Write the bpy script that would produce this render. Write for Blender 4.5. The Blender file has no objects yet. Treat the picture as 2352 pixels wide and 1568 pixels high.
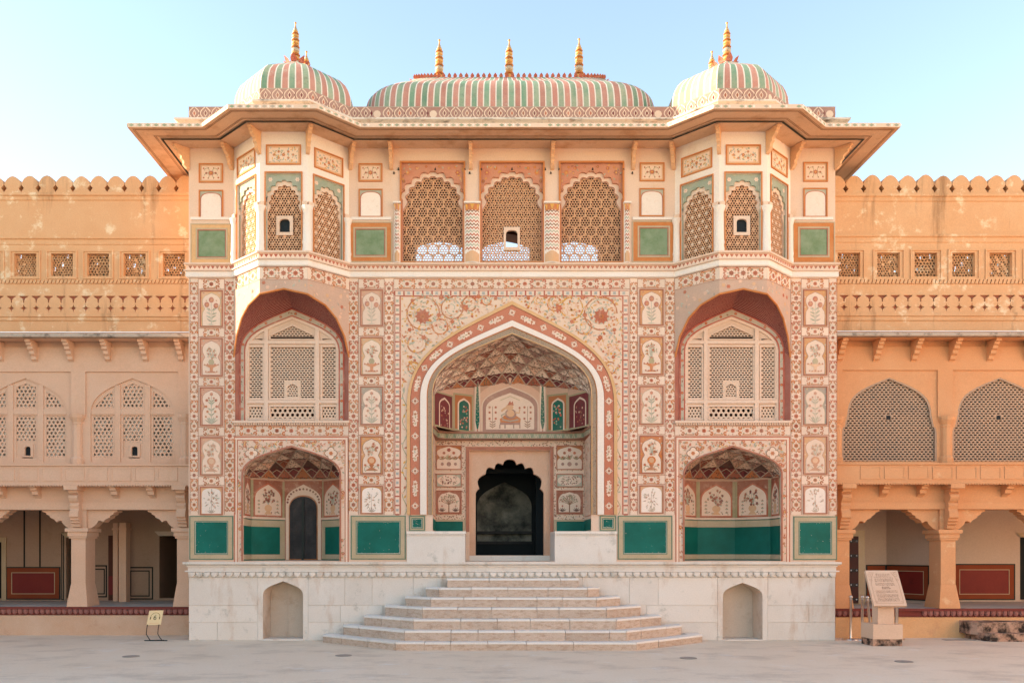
import bpy, math, random
from mathutils import Vector, Matrix
from mathutils.geometry import tessellate_polygon

R = math.radians
SC = bpy.context.scene
COL = SC.collection

# ---------------------------------------------------------------- camera, sky, sun, exposure
CAMX, CAMY, CAMZ, FPX, VX, VY = -0.624, -15.6, 1.616, 1950.0, 1098.0, 1268.0
cam_d = bpy.data.cameras.new('camera')
cam_d.sensor_width = 36.0
cam_d.lens = 36.0 * FPX / 2352.0
cam_d.shift_x = (1176 - VX) / 2352.0
cam_d.shift_y = (VY - 784) / 2352.0
cam_d.clip_start, cam_d.clip_end = 0.1, 2000
cam = bpy.data.objects.new('camera', cam_d)
cam.location = (CAMX, CAMY, CAMZ)
cam.rotation_euler = (R(90), 0, 0)
COL.objects.link(cam)
SC.camera = cam

SUN_EL, SUN_BACK = R(13.5), R(3.0)          # low sun from the left, a little behind the facade
world = bpy.data.worlds.new('World')
SC.world = world
world.use_nodes = True
wn, wl = world.node_tree.nodes, world.node_tree.links
wn.clear()
sky = wn.new('ShaderNodeTexSky')
sky.sky_type = 'NISHITA'
sky.sun_disc = False
sky.sun_elevation = SUN_EL
sky.sun_rotation = R(-90) + SUN_BACK
sky.air_density, sky.dust_density, sky.ozone_density = 1.0, 0.1, 0.5
bgn = wn.new('ShaderNodeBackground')
bgn.inputs['Strength'].default_value = 0.15
wo = wn.new('ShaderNodeOutputWorld')
wl.new(sky.outputs[0], bgn.inputs[0])
wl.new(bgn.outputs[0], wo.inputs[0])

sun_d = bpy.data.lights.new('sun', 'SUN')
sun_d.energy = 4.2
sun_d.angle = R(0.5)
sun_d.color = (1.0, 0.86, 0.70)
sun = bpy.data.objects.new('sun', sun_d)
sv = Vector((-math.cos(SUN_BACK) * math.cos(SUN_EL), math.sin(SUN_BACK) * math.cos(SUN_EL), math.sin(SUN_EL)))
sun.rotation_euler = (-sv).to_track_quat('-Z', 'Y').to_euler()
sun.location = sv * 40
COL.objects.link(sun)

vs = SC.view_settings
vs.view_transform, vs.look, vs.exposure, vs.gamma = 'Standard', 'None', 1.85, 1.0
vs.use_white_balance = True
vs.white_balance_temperature, vs.white_balance_tint = 7000, 12
vs.use_curve_mapping = False

# ---------------------------------------------------------------- helpers
def lin(h):
    h = h.lstrip('#')
    o = []
    for i in (0, 2, 4):
        c = int(h[i:i + 2], 16) / 255.0
        o.append(c / 12.92 if c <= 0.04045 else ((c + 0.055) / 1.055) ** 2.4)
    return (o[0], o[1], o[2], 1.0)

def X0(px): return (px - 1176) / 125.0
def Z0(py): return (1470 - py) / 125.0
def XY(px, Y): return CAMX + (px - VX) * (Y - CAMY) / FPX
def ZY(py, Y): return CAMZ + (VY - py) * (Y - CAMY) / FPX

class Fr:
    """A plane in space: origin, u across, v up, n out of the face."""
    def __init__(s, o, u=(1, 0, 0), v=(0, 0, 1), n=None):
        s.o, s.u, s.v = Vector(o), Vector(u).normalized(), Vector(v).normalized()
        s.n = Vector(n).normalized() if n else s.u.cross(s.v).normalized()
    def p(s, a, b, c=0.0):
        return s.o + s.u * a + s.v * b + s.n * c

def front(Y): return Fr((0, Y, 0), (1, 0, 0), (0, 0, 1), (0, -1, 0))
FR = front(0.0)

class MB:
    def __init__(s):
        s.v, s.f, s.c = [], [], []
    def add(s, vs_, fs, col=None):
        k = len(s.v)
        s.v.extend([tuple(p) for p in vs_])
        for f in fs:
            s.f.append(tuple(i + k for i in f))
            s.c.append(col)
    def ngon(s, fr, pts, c=0.0, col=None):
        s.add([fr.p(a, b, c) for a, b in pts], [tuple(range(len(pts)))], col)
    def quad(s, a, b, c, d, col=None):
        s.add([a, b, c, d], [(0, 1, 2, 3)], col)
    def box(s, fr, a0, a1, b0, b1, c0, c1, col=None):
        P = [fr.p(a, b, c) for c in (c0, c1) for b in (b0, b1) for a in (a0, a1)]
        s.add(P, [(0, 2, 3, 1), (4, 5, 7, 6), (0, 1, 5, 4), (2, 6, 7, 3), (0, 4, 6, 2), (1, 3, 7, 5)], col)
    def prism(s, fr, pts, c0, c1, col=None, back=True):
        n = len(pts)
        P = [fr.p(a, b, c1) for a, b in pts] + [fr.p(a, b, c0) for a, b in pts]
        F = [tuple(range(n))] + [(i, (i + 1) % n, (i + 1) % n + n, i + n) for i in range(n)]
        if back: F.append(tuple(range(2 * n - 1, n - 1, -1)))
        s.add(P, F, col)
    def plate(s, fr, outer, holes, c, d, col=None, outside=True):
        loops = [outer] + list(holes)
        flat = [p for l in loops for p in l]
        tri = tessellate_polygon([[Vector((a, b, 0)) for a, b in l] for l in loops])
        s.add([fr.p(a, b, c) for a, b in flat], [tuple(t) for t in tri], col)
        for li, l in enumerate(loops):
            if li == 0 and not outside: continue
            n = len(l)
            s.add([fr.p(a, b, c) for a, b in l] + [fr.p(a, b, c - d) for a, b in l],
                  [(i, (i + 1) % n, (i + 1) % n + n, i + n) for i in range(n)], col)
    def ring(s, fr, A, B, c0, c1, col=None, closed=False):
        """A raised band between two matching polylines (outer A, inner B)."""
        n = len(A)
        P = [fr.p(a, b, c1) for a, b in A] + [fr.p(a, b, c1) for a, b in B] + [fr.p(a, b, c0) for a, b in A] + [fr.p(a, b, c0) for a, b in B]
        F = []
        for i in range(n if closed else n - 1):
            j = (i + 1) % n
            F += [(i, j, n + j, n + i), (i, j, 2 * n + j, 2 * n + i), (n + i, n + j, 3 * n + j, 3 * n + i)]
        s.add(P, F, col)
    def lathe(s, o, prof, n=12, col=None, axis=None):
        o = Vector(o)
        k = len(prof)
        V, F = [], []
        for i in range(n):
            a = 2 * math.pi * i / n
            for r, z in prof:
                V.append(o + Vector((r * math.cos(a), r * math.sin(a), z)))
        for i in range(n):
            j = (i + 1) % n
            for m in range(k - 1):
                F.append((i * k + m, j * k + m, j * k + m + 1, i * k + m + 1))
        s.add(V, F, col)
    def tube(s, pts, r, n=6, col=None):
        pts = [Vector(p) for p in pts]
        V, F = [], []
        for i, p in enumerate(pts):
            t = (pts[min(i + 1, len(pts) - 1)] - pts[max(i - 1, 0)]).normalized()
            a = t.orthogonal().normalized() if i == 0 else (a - t * a.dot(t)).normalized()
            b = t.cross(a)
            rr = r[i] if isinstance(r, (list, tuple)) else r
            for q in range(n):
                th = 2 * math.pi * q / n
                V.append(p + a * math.cos(th) * rr + b * math.sin(th) * rr)
        for i in range(len(pts) - 1):
            for q in range(n):
                w = (q + 1) % n
                F.append((i * n + q, i * n + w, (i + 1) * n + w, (i + 1) * n + q))
        F.append(tuple(range(n)))
        F.append(tuple(range((len(pts) - 1) * n, len(pts) * n)))
        s.add(V, F, col)
    def run(s, path, prof, col=None, caps=True):
        """Sweep a moulding profile (outward, height) along a plan polyline; outward is to the right of travel."""
        m = len(path)
        rows = []
        for o, z in prof:
            row = []
            for i, (x, y) in enumerate(path):
                def nrm(a, b):
                    d = Vector((b[0] - a[0], b[1] - a[1])).normalized()
                    return Vector((d.y, -d.x))
                if i == 0: nn = nrm(path[0], path[1])
                elif i == m - 1: nn = nrm(path[-2], path[-1])
                else:
                    a, b = nrm(path[i - 1], path[i]), nrm(path[i], path[i + 1])
                    nn = (a + b) / (1 + a.dot(b))
                row.append((x + nn.x * o, y + nn.y * o, z))
            rows.append(row)
        V = [p for r_ in rows for p in r_]
        F = []
        for k in range(len(prof) - 1):
            for i in range(m - 1):
                F.append((k * m + i, k * m + i + 1, (k + 1) * m + i + 1, (k + 1) * m + i))
        if caps:
            F.append(tuple(k * m for k in range(len(prof))))
            F.append(tuple(k * m + m - 1 for k in range(len(prof))))
        s.add(V, F, col)
    def mesh(s, name, mat, smooth=False):
        me = bpy.data.meshes.new(name)
        me.from_pydata(s.v, [], s.f)
        if any(c is not None for c in s.c):
            at = me.attributes.new('Col', 'FLOAT_COLOR', 'FACE')
            buf = []
            for c in s.c: buf.extend(c or (1, 1, 1, 1))
            at.data.foreach_set('color', buf)
        if mat: me.materials.append(mat)
        if smooth: me.polygons.foreach_set('use_smooth', [True] * len(me.polygons))
        me.update()
        return me

WO = {}
def link(o, parent, world=(0, 0, 0)):
    COL.objects.link(o)
    w = Vector(world)
    if parent is not None:
        o.parent = parent
        o.location = w - WO[parent.name]
    else:
        o.location = w
    WO[o.name] = w
    return o

def obj(name, mb, mat, parent=None, smooth=False, kind=None, label=None):
    o = bpy.data.objects.new(name, mb.mesh(name, mat, smooth))
    link(o, parent)
    if kind: o['kind'] = kind
    if label: o['label'] = label
    return o

def inst(name, me, parent, loc, rz=0.0, sc=None):
    o = bpy.data.objects.new(name, me)
    link(o, parent, loc)
    o.rotation_euler = (0, 0, rz)
    if sc: o.scale = sc
    return o

def thing(name, label, cat, loc=(0, 0, 0), group=None):
    o = bpy.data.objects.new(name, None)
    o.empty_display_size = 0.2
    link(o, None, loc)
    o['label'] = label; o['category'] = cat
    if group: o['group'] = group
    return o

# ---------------------------------------------------------------- materials
def _mix(nt, fac, a, b, mode='MIX'):
    n = nt.nodes.new('ShaderNodeMix'); n.data_type = 'RGBA'; n.blend_type = mode
    for sock, val in ((n.inputs[0], fac), (n.inputs[6], a), (n.inputs[7], b)):
        if hasattr(val, 'is_output'): nt.links.new(val, sock)
        else: sock.default_value = val
    return n.outputs[2]

def _noise(nt, scale, detail=5, rough=0.6, vec=None, stretch=None):
    if vec is None:
        vec = nt.nodes.new('ShaderNodeNewGeometry').outputs['Position']
    if stretch:
        m = nt.nodes.new('ShaderNodeMapping'); m.inputs['Scale'].default_value = stretch
        nt.links.new(vec, m.inputs[0]); vec = m.outputs[0]
    n = nt.nodes.new('ShaderNodeTexNoise')
    n.inputs['Scale'].default_value = scale; n.inputs['Detail'].default_value = detail; n.inputs['Roughness'].default_value = rough
    nt.links.new(vec, n.inputs['Vector'])
    return n.outputs[0]

def _ramp(nt, v, lo, hi, amt=1.0):
    n = nt.nodes.new('ShaderNodeMapRange'); n.clamp = True
    n.inputs['From Min'].default_value = lo; n.inputs['From Max'].default_value = hi
    n.inputs['To Min'].default_value = 0; n.inputs['To Max'].default_value = amt
    nt.links.new(v, n.inputs['Value'])
    return n.outputs[0]

def _math(nt, op, a, b):
    n = nt.nodes.new('ShaderNodeMath'); n.operation = op
    for sock, val in ((n.inputs[0], a), (n.inputs[1], b)):
        if hasattr(val, 'is_output'): nt.links.new(val, sock)
        else: sock.default_value = val
    return n.outputs[0]

def material(name, base=None, rough=0.85, wash=None, wash_amt=0.0, wash_scale=1.3, stain=None, stain_amt=0.0, stain_lo=0.58, stain_scale=2.0,
             stretch=(1, 1, 1), grain=0.10, grain_scale=45, bump=0.15, bump_scale=40, metallic=0.0, attr=False, rand=0.0, spots=None, spot_scale=30, spot_r=0.3,
             spec=0.3, stain2=None, stain2_amt=0.0, stain2_lo=0.6, stain2_scale=6):
    m = bpy.data.materials.new(name); m.use_nodes = True
    nt = m.node_tree; N = nt.nodes
    b = N['Principled BSDF']
    if attr:
        a = N.new('ShaderNodeAttribute'); a.attribute_name = 'Col'
        col = a.outputs['Color']
    else:
        rgb = N.new('ShaderNodeRGB'); rgb.outputs[0].default_value = lin(base); col = rgb.outputs[0]
    if rand:
        oi = N.new('ShaderNodeObjectInfo')
        hsv = N.new('ShaderNodeHueSaturation')
        mr = N.new('ShaderNodeMapRange'); mr.inputs['To Min'].default_value = 1 - rand; mr.inputs['To Max'].default_value = 1 + rand
        nt.links.new(oi.outputs['Random'], mr.inputs['Value']); nt.links.new(mr.outputs[0], hsv.inputs['Value'])
        nt.links.new(col, hsv.inputs['Color']); col = hsv.outputs[0]
    if spots:
        vo = N.new('ShaderNodeTexVoronoi'); vo.inputs['Scale'].default_value = spot_scale
        g = N.new('ShaderNodeNewGeometry'); nt.links.new(g.outputs['Position'], vo.inputs['Vector'])
        lt = N.new('ShaderNodeMath'); lt.operation = 'LESS_THAN'; lt.inputs[1].default_value = spot_r
        nt.links.new(vo.outputs['Distance'], lt.inputs[0])
        sep = N.new('ShaderNodeSeparateColor'); nt.links.new(vo.outputs['Color'], sep.inputs[0])
        c2 = _mix(nt, _ramp(nt, sep.outputs[0], 0.35, 0.65), lin(spots[0]), lin(spots[1]))
        col = _mix(nt, _math(nt, 'MULTIPLY', lt.outputs[0], 0.85), col, c2)
    if wash:
        col = _mix(nt, _ramp(nt, _noise(nt, wash_scale, 7, 0.65), 0.38, 0.72, wash_amt), col, lin(wash))
    if stain:
        col = _mix(nt, _ramp(nt, _noise(nt, stain_scale, 7, 0.68, stretch=stretch), stain_lo, stain_lo + 0.16, stain_amt), col, lin(stain))
    if stain2:
        col = _mix(nt, _ramp(nt, _noise(nt, stain2_scale, 8, 0.72), stain2_lo, stain2_lo + 0.1, stain2_amt), col, lin(stain2))
    if grain:
        gn = _ramp(nt, _noise(nt, grain_scale, 4, 0.7), 0.3, 0.75, 1.0)
        dark = _mix(nt, 1.0, col, (1 - grain * 1.6, 1 - grain * 1.7, 1 - grain * 1.8, 1), 'MULTIPLY')
        col = _mix(nt, gn, col, dark)
    nt.links.new(col, b.inputs['Base Color'])
    b.inputs['Roughness'].default_value = rough
    b.inputs['Metallic'].default_value = metallic
    b.inputs['Specular IOR Level'].default_value = spec
    if bump:
        bn = N.new('ShaderNodeBump'); bn.inputs['Strength'].default_value = bump; bn.inputs['Distance'].default_value = 0.02
        nt.links.new(_noise(nt, bump_scale, 6, 0.65), bn.inputs['Height'])
        nt.links.new(bn.outputs[0], b.inputs['Normal'])
    return m

M = {}
M['cream'] = material('cream_plaster', '#E4C1A6', wash='#EACCB6', wash_amt=0.6, stain='#D9A67E', stain_amt=0.55, stain_scale=1.6, stretch=(1, 1, .45))
M['white'] = material('white_plaster', '#EFDCCB', wash='#F3E6DA', wash_amt=0.5, stain='#DDB596', stain_amt=0.45, stain_scale=1.8, stretch=(1, 1, .4))
M['jali'] = material('screen_plaster', '#D8A27C', wash='#E0B08C', wash_amt=0.5, bump=0.1)
M['jali_pale'] = material('pale_screen_plaster', '#DDBA9E', wash='#E4C6AC', wash_amt=0.4, bump=0.1)
M['jali_grey'] = material('grey_screen_stone', '#B99A80', wash='#A78E7A', wash_amt=0.8, wash_scale=2.2, bump=0.1)
M['art'] = material('painted_lime', attr=True, wash='#E2C2A8', wash_amt=0.30, wash_scale=2.2, stain='#DDB99D', stain_amt=0.5, stain_lo=0.55, stain_scale=9, grain=0.07, bump=0.08)
M['art_dark'] = material('painted_vault', attr=True, wash='#8A6152', wash_amt=0.30, wash_scale=3, grain=0.08, bump=0.1)
M['line'] = material('painted_line', '#1B211C', grain=0, bump=0)
M['shaded_niche_stone'] = material('shaded_niche_stone', '#CFBAA6', wash='#DCCBBA', wash_amt=.6, stain='#B08E72', stain_amt=.6, stain_lo=.52, rand=.1)  # tan stone, darker than the plinth marble to paint in recess shade
M['speckle'] = material('painted_speckle', attr=True, spots=('#6B2A22', '#4A5A48'), spot_scale=24, spot_r=0.34, wash='#B08A78', wash_amt=0.25, grain=0.08, bump=0.1)
M['eave'] = material('eave_plaster', '#E0B48E', wash='#E8C5A4', wash_amt=0.5, stain='#C08A60', stain_amt=0.6, stain_lo=.52, stain_scale=2.4, stain2='#A87C5C', stain2_amt=.5, stain2_lo=.62)
M['cornice'] = material('weathered_cornice', '#E2D0BE', wash='#EADCCD', wash_amt=0.5, stain='#4A3A30', stain_amt=0.9, stain_lo=0.50, stain_scale=4.5, stretch=(.5, .5, 1.6), stain2='#B9876A', stain2_amt=0.6, stain2_lo=0.55)
M['marble'] = material('plinth_marble', '#DDD0C2', rough=0.55, wash='#E8DED3', wash_amt=0.7, wash_scale=1.6, stain='#C4A184', stain_amt=0.7, stain_lo=.54, stain_scale=2.2, stretch=(1, 1, .35), rand=0.085, grain=0.08, bump=0.05, stain2='#ABA496', stain2_amt=0.6, stain2_lo=.57, stain2_scale=3)
M['tread'] = material('worn_skylit_tread_marble', '#E8DFD4', rough=0.6, wash='#F0EAE2', wash_amt=0.6, wash_scale=3, stain='#CDB9A6', stain_amt=0.5, stain_scale=5, rand=0.05, grain=0.08, bump=0.15)  # foot polish, and paler than the risers to paint in sky light
M['step'] = material('step_sandstone', '#CDB5A1', rough=0.8, wash='#DCC4AE', wash_amt=0.6, wash_scale=3, stain='#A98468', stain_amt=0.5, stain_lo=0.47, stain_scale=9, stretch=(1, 1, 2.5), rand=0.11, grain=0.16, grain_scale=60, bump=0.35, bump_scale=50)  # riser stone: dirt, plus darkening painted in against the skylit treads
M['ground'] = material('court_paving', '#E6D0B6', rough=0.9, wash='#EDDCC6', wash_amt=0.7, wash_scale=.5, stain='#C4AE98', stain_amt=0.6, stain_lo=0.50, stain_scale=1.3, stretch=(.8, 1.1, 1), grain=0.08, grain_scale=30, bump=0.25, bump_scale=14, stain2='#E8E2DC', stain2_amt=0.5, stain2_lo=0.58, stain2_scale=1.7)
M['teal'] = material('teal_panel_paint', '#005A4C', rough=0.55, wash='#067062', wash_amt=0.8, wash_scale=2.2, stain='#004A42', stain_amt=0.7, stain_scale=2.5, grain=0.05, bump=0.03, spec=0.2, stain2='#B9D0C4', stain2_amt=0.8, stain2_lo=0.70, stain2_scale=20)
M['sage'] = material('sage_panel_paint', '#728660', rough=0.7, wash='#98A284', wash_amt=0.9, wash_scale=4, stain='#66805A', stain_amt=0.5, bump=0.05, stain2='#C9C7AE', stain2_amt=0.6, stain2_lo=0.70, stain2_scale=9)
M['ochre_l'] = material('rose_ochre_plaster', '#DCB193', wash='#E2BEA3', wash_amt=0.6, stain='#C8966E', stain_amt=0.5, stain_scale=1.4, stretch=(1, 1, .4), stain2='#E7C6A6', stain2_amt=0.45, stain2_lo=0.62, stain2_scale=3)
M['ochre_r'] = material('orange_ochre_plaster', '#D69A6C', wash='#DCA97E', wash_amt=0.6, stain='#C68C60', stain_amt=0.5, stain_scale=1.4, stretch=(1, 1, .4), stain2='#EBCBA2', stain2_amt=0.55, stain2_lo=0.60, stain2_scale=3)
M['ochre_top'] = material('weathered_ochre_plaster', '#D8A173', wash='#E0B288', wash_amt=0.6, stain='#7A5638', stain_amt=0.65, stain_lo=0.565, stain_scale=1.5, stretch=(1.9, 1, .2), stain2='#EFD6B2', stain2_amt=0.75, stain2_lo=0.56, stain2_scale=3.2)
M['slab'] = material('weathered_slab', '#B8A492', wash='#C9B9A8', wash_amt=0.5, stain='#3F352E', stain_amt=0.8, stain_lo=0.52, stain_scale=5, bump=0.5, bump_scale=25)
M['maroon'] = material('maroon_paint', '#7A3A33', wash='#8A4A40', wash_amt=0.5, stain='#5C2D2B', stain_amt=0.5, bump=0.1)
M['red_panel'] = material('red_dado_paint', '#7A231F', wash='#8B3226', wash_amt=0.6, stain='#5A1B1C', stain_amt=0.6, stain_scale=4, rough=0.6, bump=0.05)
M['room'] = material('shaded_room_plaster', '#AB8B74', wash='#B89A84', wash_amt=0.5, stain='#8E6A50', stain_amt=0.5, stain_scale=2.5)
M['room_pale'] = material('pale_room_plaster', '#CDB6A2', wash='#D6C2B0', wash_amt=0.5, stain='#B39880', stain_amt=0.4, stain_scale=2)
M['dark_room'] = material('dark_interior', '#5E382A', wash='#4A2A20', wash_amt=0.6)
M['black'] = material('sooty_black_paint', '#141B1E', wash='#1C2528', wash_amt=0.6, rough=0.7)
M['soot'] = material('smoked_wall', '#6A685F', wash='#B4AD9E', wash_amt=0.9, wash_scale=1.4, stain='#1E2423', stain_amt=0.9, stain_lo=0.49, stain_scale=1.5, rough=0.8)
M['dark_wood'] = material('old_dark_timber', '#252122', wash='#46403E', wash_amt=0.8, wash_scale=4, rough=0.6, stain='#151318', stain_amt=0.7, stretch=(6, 6, .6), stain_scale=4)
M['brown_wood'] = material('brown_studded_timber', '#4A231C', wash='#38201F', wash_amt=0.6, rough=0.6)
M['gold'] = material('gilded_finial', attr=True, rough=0.45, metallic=0.25, wash='#D9A060', wash_amt=0.4, wash_scale=9, stain='#8C8270', stain_amt=0.6, stain_scale=12, grain=0, bump=0.05)
M['steel'] = material('polished_steel', '#D5CFC8', rough=0.3, metallic=1.0, grain=0, bump=0)
M['iron'] = material('black_iron', '#1B211C', rough=0.5, grain=0, bump=0)
M['green_rib'] = material('green_dome_paint', '#76967A', wash='#BDB498', wash_amt=0.95, wash_scale=1.5, stain='#4C8058', stain_amt=0.6, stain_scale=3, rand=0.16, stain2='#7C7A62', stain2_amt=0.55, stain2_lo=0.56, stain2_scale=7)
M['pink_rib'] = material('pink_dome_paint', '#C08270', wash='#D3A18E', wash_amt=0.6, wash_scale=2.2, stain='#A45848', stain_amt=0.5, stain_scale=3, rand=0.14, stain2='#C9AE98', stain2_amt=0.6, stain2_lo=0.56, stain2_scale=7)
M['white_rib'] = material('white_dome_line', '#EBDCCB', wash='#D8C3AE', wash_amt=0.5)
M['petal'] = material('red_petal', '#B9604C', wash='#D69C88', wash_amt=0.5, wash_scale=8)
M['plaque'] = material('plaque_sandstone', '#D9B79C', wash='#E0C4AC', wash_amt=0.5, grain=0.08, bump=0.1)
M['mould'] = material('mouldy_stone', '#B8917A', wash='#C9A58C', wash_amt=0.5, stain='#1E1B18', stain_amt=0.95, stain_lo=0.42, stain_scale=5, bump=0.7, bump_scale=18)
M['sign'] = material('sign_board', '#E8CFA0', wash='#E3BE92', wash_amt=0.4, grain=0.03, bump=0)
M['drain'] = material('drain_iron', '#A5978A', wash='#8C8075', wash_amt=0.7, wash_scale=8)
M['blotch'] = material('backing_blotches', '#8B8A7E', spots=('#F6F2EA', '#4A4A46'), spot_scale=9, spot_r=0.9, wash='#DCDCD0', wash_amt=0.5, wash_scale=8)

PAL = {k: lin(v) for k, v in dict(
    cream='#E4C3A8', pale='#E8C9B0', white='#EFDDCD', pink='#DFAF92', tan='#D9A67C', orange='#C8743E', terra='#BA6244', red='#B04A36', deep='#9E5840',
    brown='#86583F', dark='#5C3C34', green='#8A9A7C', sage='#AFAD96', blue='#A6A8A2', teal='#1C6350', maroon='#70282A', mauve='#A87C6C', gold='#D8993F',
    ochre='#D0925E', rose='#D09C80', olive='#A39670', grey='#A99A88', black='#25211F', leaf='#979A7E', rust='#B56C40').items()}

# ---------------------------------------------------------------- painted decoration (flat print as thin paint layers)
class Art(MB):
    def __init__(s, fr, base=0.003, step=0.0012, seed=1):
        MB.__init__(s); s.fr, s.base, s.st = fr, base, step
        s.r = random.Random(seed)
        s.jit = 0.07; s.fade = 0.0
    def lift(s, l):
        s.k = (getattr(s, 'k', 0) + 1) % 61          # overlapping strokes of one layer never share a plane
        return s.base + l * s.st + s.k * s.st * .014
    def C(s, col):
        c = PAL[col] if isinstance(col, str) else col
        k = 1 + s.r.uniform(-s.jit, s.jit)
        if s.fade and col not in ('pale', 'white', 'cream'): c = [a + (b - a) * s.fade for a, b in zip(c, PAL['pale'])]
        return (min(1, c[0] * k), min(1, c[1] * k), min(1, c[2] * k), 1)
    def poly(s, pts, col, l=1): s.ngon(s.fr, pts, s.lift(l), s.C(col))
    def rect(s, x0, y0, x1, y1, col, l=1): s.poly([(x0, y0), (x1, y0), (x1, y1), (x0, y1)], col, l)
    def frame(s, x0, y0, x1, y1, w, col, l=1):
        s.rect(x0, y0, x1, y0 + w, col, l); s.rect(x0, y1 - w, x1, y1, col, l)
        s.rect(x0, y0 + w, x0 + w, y1 - w, col, l); s.rect(x1 - w, y0 + w, x1, y1 - w, col, l)
    def disc(s, x, y, r, col, l=2, n=8, ry=None):
        ry = ry or r
        s.poly([(x + r * math.cos(2 * math.pi * i / n), y + ry * math.sin(2 * math.pi * i / n)) for i in range(n)], col, l)
    def flower(s, x, y, r, col, ctr=None, l=2, n=8, rot=0.0):
        pts = []
        for i in range(2 * n):
            rr = r if i % 2 == 0 else r * 0.66
            a = rot + math.pi * i / n
            pts.append((x + rr * math.cos(a), y + rr * math.sin(a)))
        s.poly(pts, col, l)
        if ctr: s.disc(x, y, r * 0.32, ctr, l + 1, 6)
    def leaf(s, x, y, ang, L, W, col, l=2):
        c, n = math.cos(ang), math.sin(ang)
        s.poly([(x + c * t * L - n * w * W, y + n * t * L + c * w * W) for t, w in ((0, 0), (.35, .5), (.7, .35), (1, 0), (.7, -.35), (.35, -.5))], col, l)
    def stroke(s, pts, w, col, l=2):
        n = len(pts)
        A, B = [], []
        for i in range(n):
            p, q = pts[max(0, i - 1)], pts[min(n - 1, i + 1)]
            dx, dy = q[0] - p[0], q[1] - p[1]
            k = math.hypot(dx, dy) or 1
            nx, ny = -dy / k * w / 2, dx / k * w / 2
            A.append((pts[i][0] + nx, pts[i][1] + ny)); B.append((pts[i][0] - nx, pts[i][1] - ny))
        c = s.lift(l)
        s.add([s.fr.p(a, b, c) for a, b in A + B], [(i, i + 1, n + i + 1, n + i) for i in range(n - 1)], s.C(col))
    def arc(s, x, y, r, a0, a1, w, col, l=2, n=7):
        s.stroke([(x + r * math.cos(a0 + (a1 - a0) * i / n), y + r * math.sin(a0 + (a1 - a0) * i / n)) for i in range(n + 1)], w, col, l)
    def band(s, A, B, col, l=1):
        n = len(A); c = s.lift(l)
        s.add([s.fr.p(a, b, c) for a, b in list(A) + list(B)], [(i, i + 1, n + i + 1, n + i) for i in range(n - 1)], s.C(col))
    def spiral(s, x, y, r, a0, turns, w, col, l=2, cw=1):
        n = int(14 * turns)
        s.stroke([(x + r * (1 - .8 * i / n) * math.cos(a0 + cw * 2 * math.pi * turns * i / n), y + r * (1 - .8 * i / n) * math.sin(a0 + cw * 2 * math.pi * turns * i / n)) for i in range(n + 1)], w, col, l)

def bez(p0, p1, p2, p3, n):
    o = []
    for i in range(n + 1):
        t = i / n; u = 1 - t
        o.append((u**3 * p0[0] + 3*u*u*t * p1[0] + 3*u*t*t * p2[0] + t**3 * p3[0], u**3 * p0[1] + 3*u*u*t * p1[1] + 3*u*t*t * p2[1] + t**3 * p3[1]))
    return o

def arch(cx, w, z0, z1, n=14, k1=0.52, k2=(0.62, 0.68)):
    """Four-centred arch from left spring to right spring."""
    h = z1 - z0
    L = bez((-w, 0), (-w, k1 * h), (-k2[0] * w, k2[1] * h), (0, h), n)
    pts = L + [(-x, y) for x, y in reversed(L[:-1])]
    return [(cx + x, z0 + y) for x, y in pts]

def arch_open(cx, w, zb, z0, z1, n=14, **k):
    return [(cx - w, zb)] + arch(cx, w, z0, z1, n, **k) + [(cx + w, zb)]

def cusps(base, lobes, bulge=0.42, n=5, tip=True):
    """Scalloped half curve along base (left half, spring to apex)."""
    m = len(base) - 1
    L = [0]
    for i in range(m): L.append(L[-1] + math.hypot(base[i+1][0] - base[i][0], base[i+1][1] - base[i][1]))
    def at(d):
        for i in range(m):
            if d <= L[i + 1] + 1e-9:
                t = (d - L[i]) / (L[i + 1] - L[i]); break
        else: i, t = m - 1, 1
        return (base[i][0] + (base[i+1][0] - base[i][0]) * t, base[i][1] + (base[i+1][1] - base[i][1]) * t)
    o = [base[0]]
    cut = [L[-1] * (k / (lobes + .5)) for k in range(lobes + 1)] + [L[-1]]
    for k in range(len(cut) - 1):
        a, b = at(cut[k]), at(cut[k + 1])
        dx, dy = b[0] - a[0], b[1] - a[1]
        ln = math.hypot(dx, dy); nx, ny = -dy / ln, dx / ln
        last = k == len(cut) - 2
        for i in range(1, n + 1):
            t = i / n
            h = math.sin(math.pi * min(1, t)) * bulge * ln
            if last: h = math.sin(math.pi * t) * bulge * ln * .55
            o.append((a[0] + dx * t + nx * h, a[1] + dy * t + ny * h))
    return o

def cusped_open(cx, w0, zb, zf, w1, z0, z1, lobes=4, bulge=0.42, off=0.0):
    """Opening: straight jambs, a flare inwards, then a scalloped arch. off grows the arch outwards."""
    base = bez((-(w1 + off), z0), (-(w1 + off), z0 + .5 * (z1 + off - z0)), (-.6 * (w1 + off), z0 + .72 * (z1 + off - z0)), (0, z1 + off), 16)
    L = [(-(w0 + min(off, .0)), zb), (-(w0), zf)]
    L += bez((-w0, zf), (-w0, zf + .45 * (z0 - zf)), (-(w1 + off) - .01, zf + .55 * (z0 - zf)), (-(w1 + off), z0), 5)[1:-1]
    L += cusps(base, lobes, bulge)
    pts = L + [(-x, y) for x, y in reversed(L[:-1])]
    return [(cx + x, y) for x, y in pts]

def inside(p, poly):
    x, y = p; r = False; n = len(poly); j = n - 1
    for i in range(n):
        xi, yi = poly[i]; xj, yj = poly[j]
        if (yi > y) != (yj > y) and x < (xj - xi) * (y - yi) / (yj - yi) + xi: r = not r
        j = i
    return r

def rect(x0, y0, x1, y1): return [(x0, y0), (x1, y0), (x1, y1), (x0, y1)]

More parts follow.
